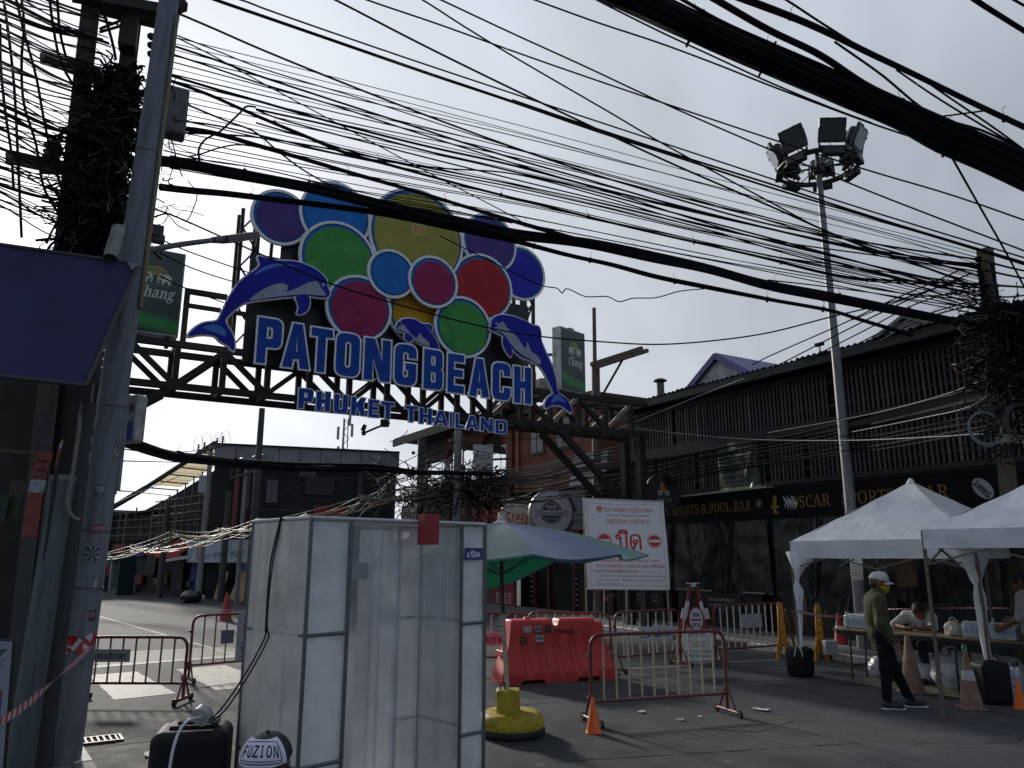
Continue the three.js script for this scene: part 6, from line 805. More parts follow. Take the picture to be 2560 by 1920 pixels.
// ---------- black water barrels ----------
function barrel(label, p, w, h, d, turn = 0, round) {
  const t = thing('water_barrel', label, 'barrel', p, turn), m = mat(0.007, 0.007, 0.008, 0.62, { specularIntensity: 0.5, bump: rep(T.bump, 2), bumpScale: 0.003 });
  L('body', round ? lathe([[0.001, 0], [w * 0.42, 0.005], [w * 0.48, 0.05], [w * 0.5, h * 0.7], [w * 0.5, h * 0.86], [w * 0.45, h * 0.97], [w * 0.38, h], [0.001, h]], 32) : rbox(w, h, d, Math.min(w, d) * 0.16, 0, h / 2, 0, 0, 0, 0, 5), m, t); L('top_rim', rbox(w * 0.6, h * 0.04, d * 0.5, h * 0.018, 0, h * 1.005, 0), m, t); L('shaded_grip_block', rbox(w * 0.42, 0.02, d * 0.24, 0.008, 0, h * 1.03, 0), mat(0.003, 0.003, 0.003, 0.9), t); L('cap', rod(V3(w * 0.26, h * 1.02, 0), V3(w * 0.26, h * 1.07, 0), 0.035 * w / 0.4, 0.032 * w / 0.4, 16), mat(0.25, 0.25, 0.25, 0.5), t); return t;  // the grip is a raised block, hollow shade put into its black
}
{
  const p = at(478, 1905, 5.55); p.y = 0; const b = barrel('big black plastic water barrel with a white hose over it at the bottom left', p, 0.45, 0.79, 0.4, 0.25), base = b.position, inv = new THREE.Matrix4().makeRotationY(-0.25), rel = (x, y, d) => at(x, y, d).sub(base).applyMatrix4(inv);
  L('white_hose', tube([rel(545, 1800, 5.5), rel(520, 1792, 5.4), rel(495, 1794, 5.35), rel(470, 1802, 5.3), rel(452, 1822, 5.25), rel(436, 1862, 5.2), rel(424, 1925, 5.18), rel(418, 1990, 5.2)], 0.009, 50, 7), mat(0.5, 0.52, 0.55, 0.4), b); L('plug', [rod(rel(492, 1800, 5.42), rel(522, 1778, 5.45), 0.045, 0.04, 14), rod(rel(500, 1794, 5.38), rel(512, 1782, 5.42), 0.06, 0.06, 14)], mat(0.35, 0.36, 0.36, 0.5), b);
  const p1 = onGround(2003, 1690), b1 = barrel('round black barrel weighting the left tent leg', V3(p1.x, 0, p1.z), 0.42, 0.43, 0.4, 0.1, true);
  const p2 = onGround(2482, 1757); barrel('black barrel with pale cap weighting the right tent leg behind the banded cone', V3(p2.x, 0, p2.z), 0.38, 0.5, 0.34, 0.1);
}
// ---------- poles and kiosk in the left foreground ----------
const inv = (t) => { const m = new THREE.Matrix4().makeRotationY(-t.rotation.y), b = t.position; return (p) => p.clone().sub(b).applyMatrix4(m); };
{
  const foot = at(150, 1920, 8.0), top = at(428, -40, 8.25), t = thing('street_pole', 'tall leaning round grey pole with stickers in the left foreground', 'pole', V3(foot.x, 0, foot.z)), rel = inv(t);
  const m = mat(0.17, 0.18, 0.215, 0.8, { map: rep(T.streak, 0.5), bump: rep(T.bump, 1.5), bumpScale: 0.003 });
  const f = rel(foot), e = rel(top), r0 = 0.15, r1 = 0.098; f.y = 0; L('shaft', rod(f, e, r0, r1, 36), m, t);
  const on = (y) => { const k = (y - f.y) / (e.y - f.y); return [f.clone().lerp(e, k), lerp(r0, r1, k)]; };
  const toCam = V3(-t.position.x, 0, -t.position.z).normalize(), rightward = V3(-toCam.z, 0, toCam.x).multiplyScalar(-1);
  if (rightward.x < 0) rightward.negate();
  const surf = (y, a, out = 0) => { const [c, r] = on(y); return c.addScaledVector(toCam, Math.cos(a) * (r + out)).addScaledVector(rightward, Math.sin(a) * (r + out)); };
  L('conduit', tube([surf(7.6, 1.0, 0.02), surf(6.4, 1.05, 0.02), surf(5.2, 1.1, 0.02), surf(4.2, 1.12, 0.02)], 0.022, 40, 10), mat(0.2, 0.16, 0.085, 0.6, { map: rep(T.grime, 1) }), t);
  for (const y of [1.55, 2.05, 3.2, 4.6, 5.9]) { const [c, r] = on(y); L('band', rod(c.clone(), c.clone().add(V3(0.0006, 0.014, 0)), r + 0.004, r + 0.004, 36), mat(0.07, 0.07, 0.075, 0.5), t); }
  const sticker = (y0, y1, a0, a1, draw) => { const pos = [], uv = [], id = [], N = 8; for (let j = 0; j <= 1; j++) for (let i = 0; i <= N; i++) { const p = surf(j ? y1 : y0, lerp(a0, a1, i / N), 0.003); pos.push(p.x, p.y, p.z); uv.push(i / N, j); } for (let i = 0; i < N; i++) id.push(i, i + 1, i + N + 1, i + 1, i + N + 2, i + N + 1); const g = new THREE.BufferGeometry(); g.setAttribute('position', new THREE.Float32BufferAttribute(pos, 3)); g.setAttribute('uv', new THREE.Float32BufferAttribute(uv, 2)); g.setIndex(id); g.computeVertexNormals(); L('sticker', g, new THREE.MeshPhysicalMaterial({ map: canvasTex(96, 96, draw), roughness: 0.6, side: THREE.DoubleSide }), t, { uv: true }); };
  const Yp = (py) => at(240, py, 7.9).y, grey = '#474b55';
  sticker(Yp(1136), Yp(1092), 0.55, 1.0, (x, w, h) => { x.fillStyle = grey; x.fillRect(0, 0, w, h); x.fillStyle = '#9aa0a8'; x.beginPath(); x.moveTo(52, 2); x.lineTo(92, 92); x.lineTo(4, 80); x.fill(); x.fillStyle = '#23242a'; x.fillRect(40, 22, 26, 50); x.fillStyle = '#7c2f2c'; x.fillRect(28, 62, 40, 20); });
  sticker(Yp(1240), Yp(1210), -0.25, 0.3, (x, w, h) => { x.fillStyle = grey; x.fillRect(0, 0, w, h); words(x, '123', 48, 36, 60, '#a6abb2', 'bold', 'sans-serif', 88); words(x, 'kl', 56, 76, 30, '#8e939b'); });
  sticker(Yp(1332), Yp(1310), -0.2, 0.6, (x, w, h) => { x.fillStyle = '#7a3a45'; x.fillRect(0, 0, w, h); words(x, '18 O 89', 48, 50, 60, '#9a8f98', 'bold', 'sans-serif', 88); });
  sticker(Yp(1402), Yp(1365), -0.3, 0.5, (x, w, h) => { x.fillStyle = '#70767f'; x.fillRect(0, 0, w, h); x.fillStyle = '#22242b'; for (let i = 0; i < 7; i++) { x.beginPath(); x.moveTo(48, 48); x.lineTo(48 + 60 * Math.cos(i * 0.9), 48 + 60 * Math.sin(i * 0.9)); x.lineTo(48 + 60 * Math.cos(i * 0.9 + 0.4), 48 + 60 * Math.sin(i * 0.9 + 0.4)); x.fill(); } });
  sticker(Yp(1482), Yp(1440), 0.3, 0.7, (x, w, h) => { x.fillStyle = '#575c66'; x.fillRect(0, 0, w, h); x.fillStyle = '#8d929a'; x.beginPath(); x.ellipse(48, 48, 26, 40, 0.4, 0, 7); x.fill(); });
  sticker(Yp(1552), Yp(1526), 0.4, 0.85, (x, w, h) => { x.fillStyle = '#2b2d35'; x.fillRect(0, 0, w, h); words(x, 'EX', 48, 40, 56, '#8d929a'); x.fillStyle = '#703030'; x.fillRect(14, 64, 68, 20); });
  // lamp arm with its luminaire
  const lm = mat(0.06, 0.06, 0.066, 0.6, { map: rep(T.wear, 1) }), a0 = rel(at(352, 630, 8.2)), arm = [a0, rel(at(440, 613, 8.8)), rel(at(536, 600, 9.6))];
  L('lamp_arm', tube(arm, 0.032, 24, 10), lm, t); L('lamp_collar', rod(rel(at(532, 600.5, 9.55)), rel(at(560, 598, 9.75)), 0.04, 0.045, 12), lm, t);
  const h0 = rel(at(556, 599, 9.75)), h1 = rel(at(634, 588, 10.4)); const lum = L('luminaire', [bar(h0, h1, 0.17, 0.09)], lm, t); L('diffuser', bar(h0.clone().lerp(h1, 0.1).add(V3(0, -0.05, 0)), h0.clone().lerp(h1, 0.96).add(V3(0, -0.05, 0)), 0.14, 0.02), mat(0.1, 0.08, 0.06, 0.35), lum);
  // tape tied round the pole
  const tapeTex = canvasTex(128, 32, (x, w, h) => { x.fillStyle = '#bdb9c4'; x.fillRect(0, 0, w, h); x.fillStyle = '#a3212a'; for (let i = 0; i < 4; i++) { x.beginPath(); x.moveTo(i * 32, 0); x.lineTo(i * 32 + 17, 0); x.lineTo(i * 32 + 12, 32); x.lineTo(i * 32 - 5, 32); x.fill(); } }); tapeTex.wrapS = THREE.RepeatWrapping;
  const tapeM = new THREE.MeshPhysicalMaterial({ map: tapeTex, roughness: 0.3, side: THREE.DoubleSide, clearcoat: 0.5, clearcoatRoughness: 0.2 });
  const ribbon = (pts, w, n, twist) => { const c = curve(pts), pos = [], uv = [], id = [], len = c.getLength(); for (let i = 0; i <= n; i++) { const p = c.getPointAt(i / n), tg = c.getTangentAt(i / n), a = twist(i / n); let s = V3(0, 1, 0).cross(tg).normalize(); const u = tg.clone().cross(s).normalize(), d = u.multiplyScalar(Math.cos(a)).addScaledVector(s, Math.sin(a)).multiplyScalar(w / 2); pos.push(p.x + d.x, p.y + d.y, p.z + d.z, p.x - d.x, p.y - d.y, p.z - d.z); uv.push((i / n) * len / 0.3, 1, (i / n) * len / 0.3, 0); if (i < n) id.push(i * 2, i * 2 + 1, i * 2 + 2, i * 2 + 1, i * 2 + 3, i * 2 + 2); } const g = new THREE.BufferGeometry(); g.setAttribute('position', new THREE.Float32BufferAttribute(pos, 3)); g.setAttribute('uv', new THREE.Float32BufferAttribute(uv, 2)); g.setIndex(id); g.computeVertexNormals(); return g; };
  globalThis.ribbonOf = ribbon; globalThis.tapeMaterial = tapeM;
  const kn = surf(Yp(1612), 0.95, 0.01).add(t.position);
  const tp = thing('barrier_tape', 'red and white barrier tape tied to the leaning pole and pulled to the lower left', 'tape', kn); L('strip', ribbon([V3(0, 0, 0), at(150, 1690, 7.2).sub(kn), at(60, 1766, 6.7).sub(kn), at(0, 1806, 6.4).sub(kn), at(-90, 1868, 6.0).sub(kn)], 0.065, 60, (k) => 1.25 - smooth(k, 0.25, 0.6) * 1.1), tapeM, tp, { uv: true });
  const wrap = []; for (let i = 0; i <= 14; i++) wrap.push(surf(Yp(1606) + 0.03 * Math.sin(i) - i * 0.002, 0.95 - i * 0.16, 0.008).add(t.position).sub(kn)); L('wrapped_end', ribbon(wrap, 0.1, 40, () => 0), tapeM, tp, { uv: true }); L('loose_end', ribbon([wrap[8], wrap[9].clone().add(V3(-0.05, -0.02, 0.03)), wrap[9].clone().add(V3(-0.14, 0.02, 0.05)), wrap[9].clone().add(V3(-0.16, 0.09, 0.05))], 0.05, 16, (k) => k * 2), tapeM, tp, { uv: true });
}
// pair of square concrete poles wrapped in cables, crossarms, meter boxes
const tangleM = mat(0.008, 0.0075, 0.009, 0.9, { specularIntensity: 0.25 });
function tangleGeo(n, pick, r, spread, seedN, segs = 10) { seed(seedN); const gs = []; for (let i = 0; i < n; i++) { const p = pick(), pts = [p]; let q = p.clone(), v = V3(rr(-1, 1), rr(-0.9, 0.5), rr(-1, 1)).multiplyScalar(spread); for (let s = 0; s < 4; s++) { q = q.clone().add(v); v.multiplyScalar(0.8).add(V3(rr(-1, 1), rr(-1, 0.8), rr(-1, 1)).multiplyScalar(spread * 0.75)); pts.push(q); } gs.push(tube(pts, r * rr(0.5, 1.5), segs, 4)); } return gs; }
{
  const conc = mat(0.075, 0.07, 0.062, 0.85, { map: rep(T.streak, 0.6), bump: rep(T.bump, 2) });
  const mk = (label, x, d) => { const b = at(x[0], x[1], d), e = at(x[2], x[3], d), t = thing('utility_pole', label, 'utility pole', V3(b.x, 0, b.z)), rel = inv(t); L('shaft', bar(V3(0, 0, 0), rel(e), 0.2, 0.2, V3(0.5, 0, 0.86)), conc, t); return [t, rel]; };
  const [A, ra] = mk('left square concrete utility pole buried in black cables beside the leaning pole', [150, 900, 236, -60], 9.7), [Bq, rb] = mk('right square concrete utility pole with grey meter box behind the leaning pole', [235, 900, 345, -60], 9.9);
  const arm = mat(0.035, 0.028, 0.024, 0.8, { map: rep(T.rust, 1) });
  L('crossarm', bar(rb(at(180, -14, 9.5)), rb(at(445, 34, 9.6)), 0.13), arm, Bq); L('crossarm', bar(rb(at(205, 8, 9.7)), rb(at(440, 66, 9.8)), 0.13), arm, Bq); L('crossarm_end', [bar(rb(at(430, -12, 9.5)), rb(at(455, 24, 9.5)), 0.16), bar(rb(at(424, 48, 9.6)), rb(at(446, 56, 9.6)), 0.16), bar(rb(at(420, 70, 9.6)), rb(at(438, 76, 9.6)), 0.13)], arm, Bq);
  L('crossarm_brace', [bar(rb(at(250, 72, 9.7)), rb(at(310, 48, 9.8)), 0.03), bar(rb(at(250, 80, 9.7)), rb(at(312, 62, 9.8)), 0.03)], arm, Bq);
  L('crossarm', bar(ra(at(105, 142, 9.4)), ra(at(245, 186, 9.6)), 0.12), arm, A); L('crossarm', bar(ra(at(22, 392, 9.2)), ra(at(170, 425, 9.5)), 0.12), arm, A); L('insulator', lathe([[0.05, 0], [0.1, 0.02], [0.06, 0.05], [0.1, 0.1], [0.06, 0.13], [0.1, 0.18], [0.05, 0.24]], 12, ...ra(at(128, 402, 9.4)).toArray()), arm, A); L('switch_box', rbox(0.2, 0.45, 0.2, 0.02, ...rb(at(322, 84, 9.7)).toArray(), 0.4), arm, Bq);
  const mb = mat(0.13, 0.13, 0.135, 0.6, { map: rep(T.grime, 1) }); const mc = rb(at(440, 285, 9.6)); L('meter_box', rbox(0.25, 0.64, 0.24, 0.03, mc.x, mc.y, mc.z, 0.5), mb, Bq); L('bracket', bar(rb(at(300, 290, 9.85)), rb(at(420, 300, 9.65)), 0.05), arm, Bq); L('clamp', [rbox(0.2, 0.16, 0.14, 0.02, ...rb(at(386, 580, 9.6)).toArray(), 0.5), rbox(0.15, 0.1, 0.12, 0.02, ...rb(at(395, 598, 9.6)).toArray(), 0.5)], mat(0.06, 0.06, 0.06, 0.6), Bq);
  for (let i = 0; i < 3; i++) L('insulator', new THREE.SphereGeometry(0.06, 10, 8).scale(1, 0.7, 1).translate(...rb(at(380, 92 + i * 22, 9.6)).toArray()), arm, Bq);
  // the mass of cables tied round both poles
  const core = () => { const k = rnd(), y = lerp(165, 605, Math.pow(k, 0.85)), cx = lerp(300, 225, (y - 165) / 440), w = lerp(62, 90, smooth(y, 180, 420)); return at(cx + rr(-w, w) * (0.35 + 0.65 * rnd()), y, 9.55 + rr(-0.35, 0.3)); };
  seed(84); const strands = []; for (let i = 0; i < 120; i++) { const o = rr(-62, 62), z = rr(9.45, 9.95), y0 = rr(160, 330), pts = []; for (let k = 0; k <= 7; k++) { const y = lerp(y0, 640, k / 7); pts.push(at(lerp(304, 222, (y - 165) / 440) + o * lerp(0.8, 1.25, k / 7) + rr(-7, 7), y, z + rr(-0.05, 0.05))); } strands.push(tube(pts, rr(0.01, 0.034), 26, 5)); }
  const tg0 = solo('cable_tangle', strands, tangleM, 'thick black cables running down the two square utility poles', 'cables'); tg0.userData.kind = 'stuff';
  const tg = solo('cable_tangle', tangleGeo(1500, core, 0.011, 0.085, 81, 8), tangleM, 'dense black mass of cables wound round the two square utility poles', 'cables'); tg.userData.kind = 'stuff';
  const fring = () => at(rr(350, 440), rr(200, 560), 9.5 + rr(-0.2, 0.2)); const tg2 = solo('cable_tangle', tangleGeo(70, fring, 0.006, 0.09, 82, 12), tangleM, 'loose wire loops and clamps sticking out right of the leaning pole', 'cables'); tg2.userData.kind = 'stuff';
  const wr = () => { const y = rr(200, 600); return at(lerp(300, 220, (y - 165) / 440) + rr(-70, 70), y, 9.25); };
  const tg3 = solo('cable_tangle', tangleGeo(240, wr, 0.005, 0.1, 83, 10), mat(0.09, 0.085, 0.075, 0.85), 'paler wires hanging on the front of the black cable mass', 'cables'); tg3.userData.kind = 'stuff';
}
// kiosk with a navy awning
{
  const base = V3(-5.6, 0, -8.4), t = thing('street_kiosk', 'dark street kiosk under a navy blue awning at the left edge', 'kiosk', base), rel = inv(t);
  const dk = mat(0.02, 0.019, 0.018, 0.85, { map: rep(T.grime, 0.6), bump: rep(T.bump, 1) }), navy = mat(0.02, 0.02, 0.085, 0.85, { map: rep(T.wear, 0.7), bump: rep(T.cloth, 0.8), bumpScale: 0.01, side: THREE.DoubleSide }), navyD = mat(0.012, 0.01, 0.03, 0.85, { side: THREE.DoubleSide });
  L('wall', [box(2.6, 3.9, 0.2, -0.32, 1.95, 0)], dk, t);
  const TL = rel(at(-330, 565, 7.9)), TR = rel(at(347, 661, 7.65)), BL = rel(at(-330, 905, 6.9)), BR = rel(at(214, 964, 6.95));
  const g = new THREE.PlaneGeometry(1, 1, 40, 16), q = g.attributes.position; for (let i = 0; i < q.count; i++) { const u = q.getX(i) + 0.5, v = q.getY(i) + 0.5, p = BL.clone().lerp(BR, u).lerp(TL.clone().lerp(TR, u), v); q.setXYZ(i, p.x, p.y + 0.015 * Math.sin(u * 9) * (1 - v), p.z + 0.03 * fbm(u * 5, v * 2, 3, 3)); } g.computeVertexNormals();
  L('awning', g, navy, t, { uv: false });
  const tri = (a, b, c) => { const h = new THREE.BufferGeometry(); h.setAttribute('position', new THREE.Float32BufferAttribute([...a.toArray(), ...b.toArray(), ...c.toArray()], 3)); h.setAttribute('uv', new THREE.Float32BufferAttribute([0, 0, 1, 0, 1, 1], 2)); h.computeVertexNormals(); return h; };
  const RR = V3(TR.x - 0.55, TR.y, TR.z - 0.5);
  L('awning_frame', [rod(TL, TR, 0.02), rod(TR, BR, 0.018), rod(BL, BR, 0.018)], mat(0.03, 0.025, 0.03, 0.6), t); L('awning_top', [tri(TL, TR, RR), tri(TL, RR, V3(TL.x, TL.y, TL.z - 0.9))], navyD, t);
  L('torn_flap', [tri(rel(at(318, 655, 7.6)), rel(at(352, 658, 7.6)), rel(at(330, 676, 7.58)))], mat(0.16, 0.15, 0.15, 0.7, { side: THREE.DoubleSide }), t);
  L('counter_edge', [bar(rel(at(-40, 1124, 7.9)), rel(at(96, 1134, 7.9)), 0.07, 0.03)], mat(0.09, 0.06, 0.035, 0.7), t); L('shelf_upright', [bar(rel(at(118, 1030, 7.9)), rel(at(104, 1118, 7.9)), 0.04)], mat(0.04, 0.045, 0.05, 0.6), t);
  const gold = mat(0.045, 0.04, 0.018, 0.7, { map: rep(T.grime, 2) }); L('faded_poster', box(0.13, 0.32, 0.01, ...rel(at(38, 1248, 7.95)).toArray(), 0, 0, -0.08), gold, t); L('faded_poster', box(0.1, 0.22, 0.01, ...rel(at(4, 1270, 7.95)).toArray(), 0, 0, -0.08), mat(0.012, 0.028, 0.016, 0.7), t);
  // striped post, pipes and the curled conduit
  const red = mat(0.2, 0.028, 0.02, 0.6, { map: rep(T.grime, 2) }), wh = mat(0.27, 0.3, 0.33, 0.6, { map: rep(T.grime, 3) }), d = 7.5, sp = (x, y) => at(x, y, d);
  const s = thing('striped_post', 'red post with a white band standing in the dark below the navy awning', 'post', V3(sp(40, 1800).x, 0, sp(40, 1800).z)), rs = inv(s), seg = (a, b) => bar(rs(sp(...a)), rs(sp(...b)), 0.125, 0.03, V3(0, 0, 1)); L('board', [seg([113, 1130], [98, 1200]), seg([91, 1232], [76, 1345])], red, s); L('white_band', seg([98, 1200], [91, 1232]), wh, s); L('lower_post', seg([76, 1345], [20, 1840]), mat(0.03, 0.03, 0.03, 0.7), s); for (const [a, b] of [[111, 1152], [106, 1174]]) L('clamp_band', bar(rs(at(a - 19, b, d - 0.03)), rs(at(a + 19, b + 1, d - 0.03)), 0.012, 0.012), black, s);
  const s2 = thing('striped_post', 'thin red stick with white tip leaning in the dark under the awning', 'post', at(141, 1165, 7.4)), r2 = inv(s2); L('stick', rod(V3(0, 0, 0), r2(at(150, 1122, 7.4)), 0.013), red, s2); L('white_tip', [rod(r2(at(150, 1122, 7.4)), r2(at(153, 1110, 7.4)), 0.013)], wh, s2); L('point', rod(r2(at(153, 1110, 7.4)), r2(at(157, 1098, 7.4)), 0.012, 0.003), mat(0.3, 0.2, 0.15), s2); s2.children.forEach(() => 0); L('shaft', rod(V3(0, 0, 0), r2(at(90, 1560, 7.4)), 0.013), mat(0.02, 0.015, 0.015), s2);
  const pm = mat(0.075, 0.09, 0.105, 0.55, { map: rep(T.streak, 0.7) }), pp = thing('drain_pipe', 'thick grey plastic pipe rising beside the kiosk left of the leaning pole', 'pipe', V3(at(40, 1905, 7.4).x, 0, at(40, 1905, 7.4).z)), rp = inv(pp);
  L('pipe', rod(rp(at(44, 1925, 7.4)).setY(0), rp(at(156, 1200, 7.5)), 0.1, 0.095, 20), pm, pp); L('pipe_mouth', lathe([[0.094, 0], [0.1, 0.0], [0.1, 0.05], [0.094, 0.05], [0.094, 0]], 20, ...rp(at(156, 1204, 7.5)).toArray()), mat(0.12, 0.13, 0.14, 0.5), pp); L('second_pipe', rod(rp(at(100, 1925, 7.7)).setY(0), rp(at(222, 1010, 7.9)), 0.075, 0.07, 16), mat(0.035, 0.036, 0.036, 0.7, { map: rep(T.streak, 0.7) }), pp); L('third_pipe', rod(rp(at(130, 1925, 7.9)).setY(0), rp(at(246, 960, 8.2)), 0.05, 0.05, 14), mat(0.05, 0.052, 0.055, 0.6, { map: rep(T.streak, 0.7) }), pp);
  L('hose', tube([[200, 1034], [199, 1070], [192, 1120], [183, 1180], [174, 1225], [170, 1260], [176, 1284], [188, 1296], [200, 1299]].map(([a, b]) => rp(at(a, b, 7.35))), 0.014, 60, 8), mat(0.17, 0.16, 0.14, 0.6, { map: rep(T.grime, 2) }), pp); L('torn_strip', [[248, 970, 240, 1050, 0.012], [240, 1050, 234, 1068, 0.02], [231, 1090, 229, 1112, 0.012], [226, 1130, 223, 1160, 0.006]].map(([a, b, c, e, w]) => bar(rp(at(a, b, 7.75)), rp(at(c, e, 7.75)), w * 2, 0.006)), mat(0.3, 0.33, 0.36, 0.6), pp);
  const po = thing('election_poster', 'white poster board with blue and red print cut by the lower left edge', 'poster', at(4, 1605, 6.6)), pt = canvasTex(256, 512, (x, w, h) => { x.fillStyle = '#7f848f'; x.fillRect(0, 0, w, h); x.fillStyle = '#27407a'; x.beginPath(); x.ellipse(140, 250, 90, 130, 0, 0, 7); x.fill(); x.fillStyle = '#76353c'; x.fillRect(120, 196, 110, 40); x.fillStyle = '#25482e'; x.beginPath(); x.moveTo(150, 40); x.lineTo(240, 30); x.lineTo(200, 70); x.fill(); words(x, 'C', 224, 90, 50, '#4a4868', ''); words(x, '2020', 150, 460, 70, '#3a4a6a'); });
  const rq = inv(po), p0 = rq(at(-120, 1596, 6.6)), p1 = rq(at(31, 1604, 6.6)), p2 = rq(at(6, 1930, 6.6)), p3 = rq(at(-150, 1930, 6.6)); const qd = new THREE.BufferGeometry(); qd.setAttribute('position', new THREE.Float32BufferAttribute([p3, p2, p1, p0].flatMap((p) => p.toArray()), 3)); qd.setAttribute('uv', new THREE.Float32BufferAttribute([0, 0, 1, 0, 1, 1, 0, 1], 2)); qd.setIndex([0, 1, 2, 0, 2, 3]); qd.computeVertexNormals(); L('sheet', qd, printMat(pt, 0.6, { side: THREE.DoubleSide }), po, { uv: true }); L('backing', [rod(p1.clone().add(V3(0, 0, -0.02)), p2.clone().add(V3(0, 0, -0.02)), 0.012), rod(p1.clone().add(V3(0, 0, -0.02)), p0.clone().add(V3(0, 0, -0.02)), 0.012)], black, po);
  const al = thing('loudspeaker_lamp', 'small pale street lamp head hanging above the navy awning beside the leaning pole', 'lamp', at(290, 608, 7.7)), rl = inv(al); L('head', tube([rl(at(296, 572, 7.75)), rl(at(292, 590, 7.7)), rl(at(284, 615, 7.65)), rl(at(276, 645, 7.6))], 0.06, 24, 14), mat(0.2, 0.21, 0.22, 0.5, { map: rep(T.grime, 2) }), al); L('arm', rod(rl(at(296, 575, 7.75)), rl(at(312, 566, 8.0)), 0.03), mat(0.1, 0.1, 0.11, 0.5), al);
}
// blue and white drinks sign box and the long grey panel on the pole's right side
{
  const s = thing('drinks_sign', 'small blue and white drinks sign box on the right side of the leaning pole', 'sign', at(330, 1048, 8.25), -0.35), t = canvasTex(128, 256, (x, w, h) => { x.fillStyle = '#8f8a86'; x.fillRect(0, 0, w, h); x.fillStyle = '#5b4f47'; x.fillRect(10, 50, 108, 40); x.fillStyle = '#2a4f9e'; x.fillRect(0, 150, w, 106); x.strokeStyle = '#b9c2d4'; x.lineWidth = 12; x.beginPath(); x.moveTo(0, 190); x.lineTo(60, 130); x.lineTo(50, 170); x.lineTo(110, 110); x.stroke(); x.fillStyle = '#702f38'; x.fillRect(0, 116, 30, 18); });
  L('case', rbox(0.24, 0.47, 0.14, 0.035, 0, 0, 0), mat(0.35, 0.34, 0.33, 0.5, { map: rep(T.grime, 2) }), s); L('face', new THREE.PlaneGeometry(0.2, 0.43).translate(0, 0, 0.0725), printMat(t, 0.5), s, { uv: true });
  const g = thing('cable_cover', 'long pale grey metal cable cover strapped to the right flank of the leaning pole', 'panel', at(292, 1130, 8.1), 0.0), r = inv(g); L('panel', bar(r(at(310, 985, 8.12)), r(at(284, 1226, 8.08)), 0.1, 0.05, V3(0, 0, 1)), mat(0.2, 0.21, 0.23, 0.55, { map: rep(T.grime, 1.5) }), g); L('end_cap', bar(r(at(284, 1226, 8.08)), r(at(272, 1242, 8.05)), 0.06, 0.05, V3(0, 0, 1)), mat(0.1, 0.1, 0.11, 0.6), g);
}
